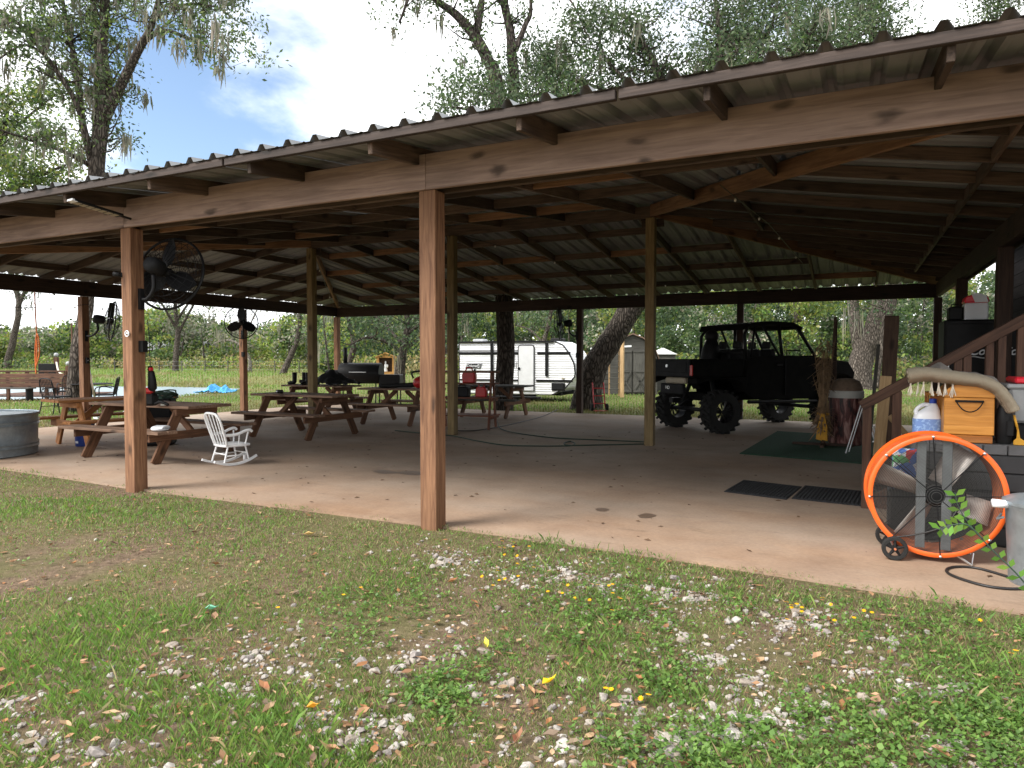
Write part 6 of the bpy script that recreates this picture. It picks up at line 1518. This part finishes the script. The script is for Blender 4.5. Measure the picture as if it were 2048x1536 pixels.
# --- dark trunk behind the slab with limbs over the roof
b0 = G(1006, 819); d = dep(b0)
limbs = [limb_px(d, [(1006, 822, 46), (1008, 780, 38), (1010, 640, 36), (1006, 420, 36), (1000, 200, 30), (975, 120, 24), (950, 70, 20), (905, 25, 16), (870, 0, 13), (830, -30, 8), (795, 45, 4)]),
         limb_px(d, [(952, 72, 17), (960, 30, 15), (966, -30, 12), (960, -160, 6)], .6),
         limb_px(d, [(1008, 640, 30), (1022, 420, 28), (1027, 240, 24), (1025, 140, 22), (1018, 60, 18), (1008, -10, 16), (1000, -160, 10), (990, -320, 5)], 1.0),
         limb_px(d, [(1030, 100, 13), (1050, 50, 11), (1062, 20, 8), (1060, -60, 5), (1075, -140, 3)], .6),
         limb_px(d, [(1060, -40, 6), (1120, -20, 5), (1150, 15, 4), (1170, 60, 3), (1185, 90, 2)], -.5)]
w_, C, tips = grow(limbs, nb=2.0, blen=(.6, 1.6), nl=20, spread=.24, start=.52)
random.shuffle(tips)
finish_tree('pecan_tree', 'dark trunked tree just behind the slab, its bare limbs above the roof', b0, w_, C, OAK, .12, 'bark_dark', tips[:26], (.35, .9))
# --- leaning live oak by the trailer: the dark crown above the roof at right
b0 = G(1178, 817); d = dep(b0)
limbs = [limb_px(d, [(1172, 822, 70), (1180, 780, 56), (1205, 700, 50), (1245, 640, 46), (1300, 560, 42), (1340, 440, 36), (1350, 300, 30), (1330, 200, 22), (1300, 120, 14), (1270, 60, 8)], -1.0),
         limb_px(d - 1, [(1345, 330, 24), (1390, 240, 20), (1430, 150, 16), (1440, 60, 11), (1420, -40, 7)], 1.0),
         limb_px(d - 1, [(1350, 300, 20), (1440, 240, 17), (1540, 170, 13), (1600, 100, 9), (1640, 30, 5)], -2.0),
         limb_px(d - 1, [(1345, 300, 18), (1270, 240, 14), (1180, 200, 11), (1080, 190, 8), (960, 190, 5)], 1.5),
         limb_px(d - 1, [(1340, 330, 16), (1230, 290, 12), (1120, 250, 9), (1010, 230, 6), (900, 215, 4)], -1.5),
         limb_px(d - 1, [(1330, 200, 12), (1240, 150, 9), (1200, 90, 6), (1210, 30, 4)], 1.0),
         limb_px(d - 1, [(1380, 260, 12), (1480, 150, 9), (1540, 60, 7), (1560, -30, 4)], 2.0),
         limb_px(d - 1, [(1300, 280, 12), (1250, 200, 8), (1120, 150, 6), (1100, 140, 4)], 2.6)]
w_, C, tips = grow(limbs, nb=9.0, blen=(.5, 1.5), nl=30, spread=.27, start=.36)
random.shuffle(tips)
finish_tree('live_oak', 'leaning live oak beside the trailer with a dark spreading crown', b0, w_, C, LIVE + OAK[:3] + SAGE, .115, 'bark', tips[:36], (.3, .8))
# --- second oak at right behind the buggy
b0 = G(1722, 778); d = dep(b0)
limbs = [limb_px(d, [(1716, 790, 60), (1722, 740, 46), (1735, 690, 42), (1755, 640, 40), (1775, 590, 36), (1800, 500, 32), (1810, 380, 28), (1790, 250, 22), (1760, 120, 16), (1740, 20, 10), (1730, -100, 5)]),
         limb_px(d, [(1728, 720, 30), (1712, 660, 24), (1708, 600, 22), (1690, 480, 20), (1650, 340, 17), (1610, 200, 13), (1590, 80, 9), (1600, -60, 5)], 2.0),
         limb_px(d, [(1770, 600, 24), (1755, 560, 20), (1700, 430, 16), (1690, 300, 12), (1680, 160, 8), (1700, 40, 5)], -2.0),
         limb_px(d, [(1800, 480, 18), (1880, 360, 14), (1940, 220, 10), (1980, 100, 7), (2000, -20, 4)], 1.0),
         limb_px(d, [(1640, 330, 12), (1560, 240, 9), (1480, 160, 7), (1440, 90, 4)], 2.0)]
w_, C, tips = grow(limbs, nb=6.5, blen=(.8, 2.2), nl=32, spread=.36, start=.46)
random.shuffle(tips)
finish_tree('live_oak', 'grey forked live oak behind the bark barrel', b0, w_, C, LIVE + OAK + SAGE, .16, 'bark', tips[:44], (.5, 1.4))
# --- other trunks at the wood edge
def simple_tree(name, label, px, py, pts, pal, bark, nb=2.2, nl=16, lsize=.2, spread=.5, blen=(1.0, 2.4), moss=0, group=None, start=.4, extra=()):
    nl = int(nl * 1.8); lsize *= 1.2; b = G(px, py, .15); dd = dep(b)
    limbs = [limb_px(dd, pts)] + [limb_px(dd, e, random.uniform(-3, 3)) for e in extra]
    w_, C, tips = grow(limbs, nb=nb, blen=blen, nl=nl, spread=spread, start=start, sub=1)
    random.shuffle(tips)
    finish_tree(name, label, (b.x, b.y, 0), w_, C, pal, lsize, bark, tips[:moss] if moss else None, (.8, 2.0), group, 10)
gt = 'trees standing at the far side of the field'
simple_tree('field_tree', 'forked leaning tree at the far left of the field', 17, 742, [(12, 744, 15), (22, 700, 13), (34, 640, 11), (36, 600, 10), (28, 570, 8), (22, 530, 6), (10, 460, 3)], OAK, 'bark', 1.0, 12, .2, extra=[[(36, 615, 8), (48, 585, 7), (70, 560, 5), (110, 590, 3)]], moss=10, group=gt)
simple_tree('field_tree', 'straight thick-trunked tree in the field behind the large fan', 351, 748, [(351, 750, 13), (352, 710, 11), (356, 670, 10), (352, 620, 8), (345, 560, 6), (340, 500, 3)], OAK + MOSSC[:1], 'bark', 1.3, 13, .2, extra=[[(356, 670, 6), (375, 630, 5), (400, 590, 3)], [(354, 660, 6), (325, 610, 4), (300, 590, 3)], [(355, 640, 5), (385, 600, 4), (420, 620, 2)]], moss=12, group=gt)
simple_tree('field_tree', 'curved leaning tree in the field right of the round fan', 566, 752, [(564, 754, 15), (572, 735, 12), (585, 705, 11), (597, 670, 9), (600, 630, 7), (590, 580, 4)], OAK + YELL[:1], 'bark', 1.8, 14, .2, moss=8, group=gt)
simple_tree('field_tree', 'bare grey leaning tree behind the far left post', 500, 748, [(495, 750, 7), (500, 720, 6), (480, 690, 5), (450, 680, 4), (425, 690, 2)], MOSSC, 'bark_pale', .6, 8, .2, extra=[[(485, 700, 4), (500, 650, 3), (520, 610, 2)]], moss=6, group=gt)
simple_tree('field_tree', 'leaning trunk beside the left back corner post', 694, 764, [(692, 766, 15), (696, 735, 13), (708, 700, 12), (704, 670, 9), (690, 620, 6), (680, 560, 3)], LIVE + YELL, 'bark', 2.2, 16, .17, group=gt)
simple_tree('field_tree', 'spreading dark oak behind the wooden shrine', 798, 766, [(798, 768, 24), (800, 730, 20), (806, 700, 17), (815, 660, 13), (810, 600, 8), (800, 540, 4)], LIVE, 'bark_dark', 2.6, 18, .17, extra=[[(803, 705, 9), (765, 680, 7), (730, 675, 5), (700, 690, 3)], [(808, 700, 9), (835, 680, 7), (860, 660, 5), (920, 640, 3)], [(812, 670, 8), (870, 630, 5), (940, 610, 3)], [(806, 690, 8), (760, 640, 5), (720, 620, 3)]], moss=10, group=gt)
simple_tree('field_tree', 'slim grey trunk seen through the buggy cab', 1594, 757, [(1594, 760, 14), (1596, 700, 13), (1594, 620, 12), (1590, 500, 9), (1585, 380, 5)], LIVE + OAK, 'bark', 2.0, 16, .17, group=gt, moss=8)
simple_tree('field_tree', 'slim mossy trunk behind the buggy windscreen', 1500, 757, [(1505, 760, 16), (1500, 700, 14), (1515, 620, 12), (1525, 500, 9), (1530, 380, 5)], LIVE + OAK, 'bark', 2.0, 16, .17, group=gt, moss=8)
simple_tree('field_tree', 'pale narrow trunk right of the grey forked oak', 1752, 775, [(1752, 778, 14), (1758, 720, 12), (1768, 650, 11), (1770, 560, 9), (1760, 400, 5)], LIVE, 'bark', 2.0, 14, .15, group=gt, moss=6)
simple_tree('field_tree', 'thin tree behind the camper trailer', 1090, 760, [(1090, 762, 12), (1085, 700, 10), (1100, 640, 8), (1110, 560, 6), (1100, 460, 3)], LIVE + OAK, 'bark', 2.0, 15, .17, group=gt, moss=6, extra=[[(1090, 690, 5), (1060, 660, 4), (1030, 650, 2)]])
# --- brush and woodland beyond the field: one mass of leaves
def woodland():
    C = []; SZ = []; CO = []
    def clump(c, r, n, sz, pal):
        v = rng.normal(size=(n, 3)); v /= np.linalg.norm(v, axis=1, keepdims=True); v *= rng.uniform(.45, 1.0, (n, 1)) ** .6
        C.append(np.array(c) + v * np.array(r)); SZ.append(np.full(n, sz)); CO.append(pick_cols(n, pal, .25) * random.uniform(.8, 1.55))
    for _ in range(1500):
        px = random.uniform(-250, 2300); dd = random.uniform(74, 100)
        if px > 640: dd = random.uniform(52, 74)
        if px > 1180: dd = random.uniform(40, 60)
        tops = np.interp(px, [-250, 0, 120, 250, 330, 420, 480, 560, 640, 700, 1000, 1300, 1500, 2300], [640, 672, 662, 650, 618, 655, 668, 650, 625, 590, 585, 570, 560, 540])
        zt = HC + (717 - tops) / F * dd; z = random.uniform(.3, max(1.2, zt)) if random.random() < .75 else random.uniform(.2, 1.6)
        p = atD(px, 717, dd); r = random.uniform(.7, 1.4) * (dd / 55)
        pal = random.choice([OAK, SAGE + MOSSC, YELL, YELL, OAK + YELL, OAK + MOSSC]) if px < 700 else random.choice([OAK, LIVE, LIVE, OAK + YELL, YELL, LIVE + MOSSC])
        clump((p.x, p.y, z), (r, r, r * .8), int(190), .27 * dd / 50, pal)
    for _ in range(520):                      # the deeper wood behind
        px = random.uniform(-300, 2350); dd = random.uniform(104, 130) if px < 640 else random.uniform(74, 95)
        tops = np.interp(px, [-250, 0, 120, 250, 330, 420, 480, 560, 640, 700, 1000, 1300, 1500, 2300], [640, 665, 660, 655, 630, 655, 670, 655, 640, 610, 590, 570, 560, 540]); zt = HC + (717 - tops) / F * dd
        p = atD(px, 717, dd); r = random.uniform(1.4, 2.4); clump((p.x, p.y, random.uniform(.3, max(1.5, zt - 1))), (r, r, r), 150, .55, random.choice([OAK, LIVE, OAK + YELL, SAGE]))
    for _ in range(650):                      # low brush in front of it
        px = random.uniform(-250, 2300); dd = random.uniform(68, 86) if px < 640 else (random.uniform(48, 60) if px < 1180 else random.uniform(38, 48))
        p = atD(px, 717, dd); clump((p.x, p.y, random.uniform(.3, 1.1)), (1.6, 1.1, .75), 130, .24, random.choice([YELL, OAK, YELL + MOSSC, [(.16, .14, .06), (.2, .17, .08)]]))
    C = np.concatenate(C); SZ = np.concatenate(SZ); CO = np.concatenate(CO)
    k = C[:, 2] > 0.0; C, SZ, CO = C[k], SZ[k], CO[k]
    tag(link('woodland_brush', raw_mesh('woodland_brush', leaf_quads(C, SZ, .6), 4, np.clip(CO, .003, 1)), None, None, 'leaf'), 'dense green woodland and brush beyond the field', 'woodland', kind='stuff')
    # thin stems inside the wood
    mb = MB()
    for _ in range(150):
        px = random.uniform(-250, 2300); dd = random.uniform(74, 100) if px < 640 else random.uniform(46, 65); p = atD(px, 717, dd); h = random.uniform(3, 7); a = Vector((p.x, p.y, 0)); b_ = a + Vector((random.gauss(0, .5), random.gauss(0, .5), h)); mb.tube([a, (a + b_) / 2 + Vector(rand_dirs(1)[0]) * .25, b_], [.1, .07, .02], 5, cap=False)
    me = mb.mesh('woodland_stems'); tag(link('woodland_stems', me, None, None, 'bark', True), 'thin grey stems inside the far woodland', 'woodland', kind='stuff')
woodland()
# ------------------------------------------------------------------ foreground: grass, weeds, stones, leaves
def vnoise(X, Y, s, seed=0):
    return np.array([mnoise.noise((x * s + seed * 13.7, y * s - seed * 7.1, seed * 3.3)) for x, y in zip(X, Y)])
def scatter(n, r0, r1, h0=-72, h1=36):
    """random ground points, denser near the viewer"""
    r = np.exp(rng.uniform(math.log(r0), math.log(r1), n)); a = rng.uniform(R(h0), R(h1), n)
    return r * np.sin(a), r * np.cos(a)
CL_PX = [(80, 1480, 110, 46), (300, 1340, 70, 34), (520, 1310, 60, 45), (470, 1370, 90, 40), (640, 1430, 60, 30), (720, 1480, 70, 34), (620, 1350, 70, 22), (830, 1310, 60, 50), (760, 1440, 60, 22), (900, 1120, 60, 95), (1010, 1140, 70, 60), (1130, 1145, 60, 90), (1200, 1165, 70, 90), (1330, 1180, 60, 70), (1400, 1195, 50, 60), (1360, 1270, 60, 26), (1420, 1310, 60, 40), (1500, 1360, 70, 60), (1530, 1430, 60, 80), (1470, 1450, 70, 70), (1350, 1470, 60, 50), (1330, 1500, 60, 36), (1560, 1250, 60, 50), (1620, 1230, 60, 30), (1750, 1270, 50, 14), (1720, 1340, 40, 22), (1800, 1370, 60, 26), (1880, 1380, 50, 20), (1900, 1480, 60, 36), (1960, 1520, 50, 24), (1250, 1400, 60, 20), (1130, 1480, 50, 20), (200, 1500, 90, 30), (60, 1400, 80, 22), (1000, 1360, 250, 60), (600, 1250, 300, 50), (1000, 1500, 200, 40), (1700, 1450, 200, 40)]
SX = []; SY = []; SS = []
for px, py, rad, n in CL_PX:
    for _ in range(int(n * 1.9)):
        a, r = random.uniform(0, 6.28), abs(random.gauss(0, .95)) * rad
        q = G(px + r * math.cos(a) * 1.3, max(1000, py + r * math.sin(a) * .55), 0)
        if q.y > slab_front(q.x) - .12: continue
        SX.append(q.x); SY.append(q.y); SS.append(min(.034, .0062 * math.exp(abs(random.gauss(0, .62)))))
for _ in range(2200):
    x, y = scatter(1, 1.6, 7); x, y = float(x[0]), float(y[0])
    if y < slab_front(x) - .15: SX.append(x); SY.append(y); SS.append(.003 * math.exp(abs(random.gauss(0, .7))))
def rock_variants(k=14):
    out = []; PL = [[(Vector(rand_dirs(1)[0]), random.uniform(.45, .8)) for _ in range(8)] for _ in range(k)]
    for i in range(k):
        bm = bmesh.new(); bmesh.ops.create_icosphere(bm, subdivisions=2, radius=1)
        for v in bm.verts:
            n_ = mnoise.noise(v.co * 1.2 + Vector((i * 5, 0, 0))) * .42 + mnoise.noise(v.co * 3.1 + Vector((0, i * 7, 0))) * .14
            v.co *= 1 + n_
            for ax, lim in PL[i]:
                dd = v.co.dot(ax) - lim
                if dd > 0: v.co -= ax * dd * .92
        out.append((np.array([v.co[:] for v in bm.verts]), np.array([[l_.index for l_ in f.verts] for f in bm.faces]))); bm.free()
    return out
RV = rock_variants(); VV = []; FF = []; CC = []; b0_ = 0
for x, y, s in zip(SX, SY, SS):
    v, f = RV[random.randrange(len(RV))]; rot = np.array(Matrix.Rotation(random.uniform(0, 6.28), 3, 'Z') @ Matrix.Rotation(random.uniform(-.6, .6), 3, 'X'))
    p = (v * np.array([1.2, .95, .72]) * s) @ rot.T + np.array([x, y, float(ground_z(x, y)) + s * .22]); VV.append(p); FF.append(f + b0_); b0_ += len(v)
    c = .78 * np.array(random.choice([(.42, .37, .32), (.46, .42, .38), (.36, .30, .25), (.50, .46, .42), (.32, .28, .26)])) * random.uniform(.8, 1.1); CC.append(np.tile(np.append(c, 1), (len(v), 1)))
VV = np.concatenate(VV); FF = np.concatenate(FF); CC = np.concatenate(CC)
me = bpy.data.meshes.new('gravel'); me.from_pydata(VV.tolist(), [], FF.tolist())
ca = me.color_attributes.new('Col', 'FLOAT_COLOR', 'POINT'); ca.data.foreach_set('color', CC.astype(np.float32).reshape(-1))
m, n, l, b = new_mat('limestone'); a = n.new('ShaderNodeAttribute'); a.attribute_name = 'Col'
t_ = n.new('ShaderNodeTexCoord'); q = n.new('ShaderNodeTexNoise'); q.inputs['Scale'].default_value = 55; q.inputs['Detail'].default_value = 6; l.new(t_.outputs['Object'], q.inputs['Vector'])
r_ = n.new('ShaderNodeMapRange'); l.new(q.outputs[0], r_.inputs[0]); r_.inputs[1].default_value = .3; r_.inputs[2].default_value = .7; r_.inputs[3].default_value = .68; r_.inputs[4].default_value = 1.12
sc = n.new('ShaderNodeVectorMath'); sc.operation = 'SCALE'; l.new(a.outputs['Color'], sc.inputs[0]); l.new(r_.outputs[0], sc.inputs['Scale']); l.new(sc.outputs[0], b.inputs['Base Color']); b.inputs['Roughness'].default_value = .9
bp = n.new('ShaderNodeBump'); bp.inputs['Strength'].default_value = .6; bp.inputs['Distance'].default_value = .01; l.new(q.outputs[0], bp.inputs['Height']); l.new(bp.outputs[0], b.inputs['Normal'])
tag(link('gravel', me, None, None, m), 'pale limestone gravel scattered through the grass', 'gravel', kind='stuff')
stone_key = set((round(x / .07), round(y / .07)) for x, y, s in zip(SX, SY, SS) if s > .012)

def grass(name, label, n, r0, r1, hmin, hmax, wid, pal, dry, cond=None, lean=.9, h0=-72, h1=36, thr=-.18):
    X, Y = scatter(n, r0, r1, h0, h1)
    k = Y < slab_front(X) - .05 + .09 * rng.random(n) * (1 + np.sin(X * 5.1) * np.sin(X * 2.3))
    X, Y = X[k], Y[k]
    nA = vnoise(X, Y, .9, 1) + .5 * vnoise(X, Y, 2.6, 2)
    keep = (nA + rng.normal(size=len(X)) * .16) > thr
    X, Y, nA = X[keep], Y[keep], nA[keep]
    ok = np.array([(round(x / .07), round(y / .07)) not in stone_key or random.random() < .22 for x, y in zip(X, Y)]); X, Y, nA = X[ok], Y[ok], nA[ok]
    m_ = len(X); Z = np.where(Y > slab_front(X) - .03, 0.0, ground_z(X, Y)) - .004
    h = rng.uniform(hmin, hmax, m_) * (1 + .5 * np.clip(nA, -.6, .8)); th = rng.uniform(0, 6.28, m_); ln = rng.uniform(.2, lean, m_) * h
    dr = rng.uniform(0, 6.28, m_); sx, sy = np.cos(th) * wid / 2, np.sin(th) * wid / 2; scale = np.clip(np.hypot(X, Y) / 4.5, .8, 2.2); sx *= scale; sy *= scale
    B = np.stack([X, Y, Z], 1); S_v = np.stack([sx, sy, np.zeros(m_)], 1); D = np.stack([np.cos(dr) * ln, np.sin(dr) * ln, h], 1)
    mid = B + D * np.array([.4, .4, .62]); tip = B + D
    Q = np.stack([B - S_v, B + S_v, mid + S_v * .75, tip], 1); Q = np.stack([B - S_v, B + S_v, mid + S_v * .7, tip], 1)
    c = pick_cols(m_, pal, .25); dm = rng.random(m_) < np.clip(dry - nA * .45, .04, .9); c[dm] = pick_cols(int(dm.sum()), [(.27, .215, .115), (.34, .275, .16), (.21, .16, .085), (.29, .25, .125)], .2)
    tag(link(name, raw_mesh(name, Q, 4, c), None, None, 'blade_grass'), label, 'grass', kind='stuff')
GR = [(.12, .21, .045), (.15, .25, .055), (.10, .18, .042), (.19, .27, .065)]
grass('lawn_grass', 'short patchy lawn grass in the foreground', 580000, 1.3, 15, .010, .034, .004, GR, .33, thr=-.46)
grass('tall_grass', 'longer grass tufts along the slab edge and in patches', 26000, 2.2, 15, .03, .07, .0034, GR, .35, thr=.16)
# field grass beyond the slab at the left and back
def field_grass():
    n = 170000; px = rng.uniform(-120, 2150, n); dd = np.exp(rng.uniform(math.log(14), math.log(80), n))
    P_ = np.array([ray(p, 717) for p in np.linspace(-120, 2150, 400)]); R_ = P_[np.clip(((px + 120) / 2270 * 399).astype(int), 0, 399)]
    X = R_[:, 0] * dd; Y = R_[:, 1] * dd
    k = ~((X > -14.85) & (X < 6.1) & (Y > 4.5) & (Y < 16.85)) & (poly_sd(POND, X, Y) > -.2); X, Y = X[k], Y[k]; m_ = len(X)
    Z = ground_z(X, Y) - .01; sdp = poly_sd(POND, X, Y); h = rng.uniform(.03, .10, m_) * (1 + 2.5 * np.exp(-np.maximum(sdp, 0) / 1.2) * (np.hypot(X, Y) > 36)) * (1 + np.clip((np.hypot(X, Y) - 38) / 14, 0, 1.6))
    th = rng.uniform(0, 6.28, m_); w_ = .012 * np.clip(np.hypot(X, Y) / 16, 1, 3); S_v = np.stack([np.cos(th) * w_, np.sin(th) * w_, np.zeros(m_)], 1); B = np.stack([X, Y, Z], 1); D = np.stack([rng.normal(size=m_) * h * .5, rng.normal(size=m_) * h * .5, h], 1)
    Q = np.stack([B - S_v, B + S_v, B + D * .6 + S_v * .6, B + D], 1); c = pick_cols(m_, GR + [(.15, .19, .05), (.18, .19, .07)], .25); nA = vnoise(X, Y, .35, 5); c[nA < -.12] = pick_cols(int((nA < -.12).sum()), [(.22, .19, .09), (.17, .16, .06), (.14, .16, .05)], .2)
    tag(link('field_grass', raw_mesh('field_grass', Q, 4, c), None, None, 'blade_grass'), 'green field grass beyond the slab and round the pond', 'grass', kind='stuff')
field_grass()
# broad-leaved weeds in patches
def weeds():
    W_PX = [(1250, 1230, 120, 260), (1150, 1200, 90, 160), (760, 1190, 60, 70), (950, 1330, 60, 60), (880, 1390, 60, 120), (700, 1260, 60, 70), (1330, 1350, 60, 110), (1600, 1450, 110, 240), (1420, 1500, 90, 160), (1700, 1520, 110, 300), (1850, 1440, 110, 200), (1950, 1330, 110, 240), (1980, 1440, 90, 260), (1750, 1230, 90, 130), (1880, 1250, 100, 160), (2020, 1500, 90, 240), (1500, 1220, 70, 60), (1000, 1110, 70, 50), (1250, 1480, 60, 70), (850, 1200, 50, 40), (300, 1050, 200, 60), (430, 1090, 150, 50), (100, 1010, 120, 40)]
    Q = []; pc = []
    for px, py, rad, n in W_PX:
        for _ in range(int(n * (1.1 if px < 1500 else .62))):
            g_ = G(px + random.gauss(0, .8) * rad, max(1000, py + random.gauss(0, .75) * rad * .6))
            if g_.y > slab_front(g_.x) - .05: continue
            z0_ = float(ground_z(g_.x, g_.y)); big = random.uniform(.7, 1.3)
            col = random.choice([(.09, .175, .035), (.12, .21, .045), (.075, .14, .035), (.14, .23, .055)])
            for k in range(random.randint(4, 8)):
                a = random.uniform(0, 6.28); L = random.uniform(.011, .026) * big; el = random.uniform(.05, .8); d = np.array([math.cos(a) * math.cos(el), math.sin(a) * math.cos(el), math.sin(el)]) * L; s = np.array([-math.sin(a), math.cos(a), 0]) * L * .38
                o = np.array([g_.x + random.gauss(0, .012), g_.y + random.gauss(0, .012), z0_ + random.uniform(.008, .045)]); Q.append([o, o + d * .5 + s, o + d, o + d * .5 - s]); pc.append(np.array(col) * random.uniform(.7, 1.3))
    tag(link('ground_weeds', raw_mesh('ground_weeds', Q, 4, pc), None, None, 'leaf'), 'low broad-leaved green weeds among the gravel', 'weeds', kind='stuff')
weeds()
# fallen leaves
def fallen():
    Q = []; pc = []
    X, Y = scatter(6000, 1.5, 12)
    for x, y in zip(X, Y):
        if y > slab_front(x) - .03: continue
        z0_ = float(ground_z(x, y)) + random.uniform(.008, .03); a = random.uniform(0, 6.28); L = .011 * math.exp(abs(random.gauss(0, .5))); L = min(L, .034); w = L * random.uniform(.3, .6); ca, sa = math.cos(a), math.sin(a); cu = random.uniform(-.1, .7) * L
        def P(u, v, h): return [x + ca * u - sa * v, y + sa * u + ca * v, z0_ + h]
        col = np.array(random.choice([(.22, .115, .055), (.30, .17, .09), (.16, .085, .045), (.36, .24, .14), (.26, .12, .05), (.33, .2, .12), (.20, .15, .10), (.12, .075, .05), (.14, .10, .07)])) * random.uniform(.75, 1.25)
        h_ = random.uniform(0, .2) * L
        Q.append([P(-L, 0, 0), P(-.25 * L, w, cu), P(.4 * L, w * .9, cu), P(0, 0, h_ * .3)]); Q.append([P(.4 * L, w * .9, cu), P(L, 0, h_ + cu), P(.4 * L, -w * .9, cu * .7), P(0, 0, h_ * .3)]); Q.append([P(.4 * L, -w * .9, cu * .7), P(-.25 * L, -w, cu * .7), P(-L, 0, 0), P(0, 0, h_ * .3)])
        pc += [col, col * .9, col * 1.05]
    tag(link('fallen_leaves', raw_mesh('fallen_leaves', Q, 4, pc), None, None, 'dead_leaf'), 'dry brown fallen leaves scattered on the grass', 'leaves', kind='stuff')
fallen()
def big_leaf(label, px, py, L, col, rz, mt='dead_leaf'):
    g_ = G(px, py); t = thing('fallen_leaf', label, 'leaf', (g_.x, g_.y, float(ground_z(g_.x, g_.y)) + .02), rz)
    pts = [(-L, 0, 0), (-.5 * L, .42 * L, .02), (.1 * L, .36 * L, .012), (.55 * L, .2 * L, .015), (L, 0, .03), (.5 * L, -.3 * L, .02), (0, -.42 * L, .025), (-.6 * L, -.3 * L, .01)]
    Q = [[(0, 0, .0), pts[i], pts[(i + 1) % 8], (0, 0, .0005)] for i in range(8)]
    link('leaf_blade', raw_mesh('leaf_blade', Q, 4, pick_cols(8, [col], .08)), t, None, mt); MB().tube([(-L * 1.5, .02, .0), (-L, 0, .002), (L * .9, 0, .006)], .0015, 4).build('leaf_stalk', 'stalk', t)
big_leaf('bright yellow fallen leaf in the lower middle of the grass', 1098, 1365, .038, (.75, .5, .02), 1.0, 'petal')
big_leaf('yellow green fallen leaf above the gravel in mid lawn', 972, 1288, .034, (.55, .5, .06), 2.2, 'petal')
big_leaf('orange brown fallen leaf near the lower left gravel', 628, 1420, .034, (.62, .3, .04), .4, 'petal')
big_leaf('large brown fallen leaf left of the centre', 528, 1380, .04, (.26, .12, .06), 2.9)
big_leaf('tan fallen leaf lying near the slab edge', 620, 1067, .06, (.5, .35, .14), .2)
big_leaf('pale green scrap lying in the left of the lawn', 424, 1220, .05, (.16, .42, .28), .3, 'petal')
big_leaf('curled brown leaf at the bottom centre', 1036, 1480, .036, (.24, .11, .06), 1.6)
big_leaf('brown leaf standing by the gravel at mid right', 1233, 1255, .036, (.34, .19, .1), 1.2)
# yellow flowers
F_PX = [(1013, 1112, 40, 14), (1060, 1115, 40, 8), (1010, 1150, 60, 16), (1130, 1165, 60, 8), (1210, 1190, 50, 8), (1240, 1215, 40, 5), (1290, 1408, 16, 4), (1220, 1390, 16, 4), (1570, 1215, 40, 7), (1600, 1240, 40, 6), (1680, 1235, 50, 7), (1720, 1240, 30, 4), (1955, 1252, 10, 2), (2000, 1330, 30, 6), (700, 1183, 30, 4), (580, 1232, 20, 2)]
Q = []; pc = []
for px, py, rad, n_ in F_PX:
    for _ in range((n_ + 1) // 2):
        g_ = G(px + random.gauss(0, .6) * rad, py + random.gauss(0, .3) * rad); 
        if g_.y > slab_front(g_.x) - .05: continue
        z0_ = float(ground_z(g_.x, g_.y)) + random.uniform(.035, .07); tl = random.uniform(-.5, .5)
        for k in range(8):
            a = 2 * math.pi * k / 8; L = .013; d = np.array([math.cos(a), math.sin(a), -.05 + tl * math.sin(a)]) * L; s = np.array([-math.sin(a), math.cos(a), 0]) * .0045; o = np.array([g_.x, g_.y, z0_]); Q.append([o, o + d * .6 + s, o + d, o + d * .6 - s]); pc.append(np.array((.8, .42, .01)) * random.uniform(.85, 1.1))
tag(link('yellow_flowers', raw_mesh('yellow_flowers', Q, 4, pc), None, None, 'petal'), 'tiny yellow flowers dotted among the weeds', 'flowers', kind='stuff')
# leaf litter and grit on the slab
Q = []; pc = []
for _ in range(420):
    x, y = random.uniform(-12, 1.5), random.uniform(5.1, 13); a = random.uniform(0, 6.28); L = random.uniform(.01, .035); ca, sa = math.cos(a) * L, math.sin(a) * L; z = .004
    Q.append([[x - ca, y - sa, z], [x - sa * .4, y + ca * .4, z + L * .3], [x + ca, y + sa, z], [x + sa * .4, y - ca * .4, z + .002]]); pc.append(np.array((.10, .06, .035)) * random.uniform(.6, 1.6))
tag(link('slab_litter', raw_mesh('slab_litter', Q, 4, pc), None, None, 'dead_leaf'), 'small dry leaf scraps lying on the slab', 'leaf litter', kind='stuff')
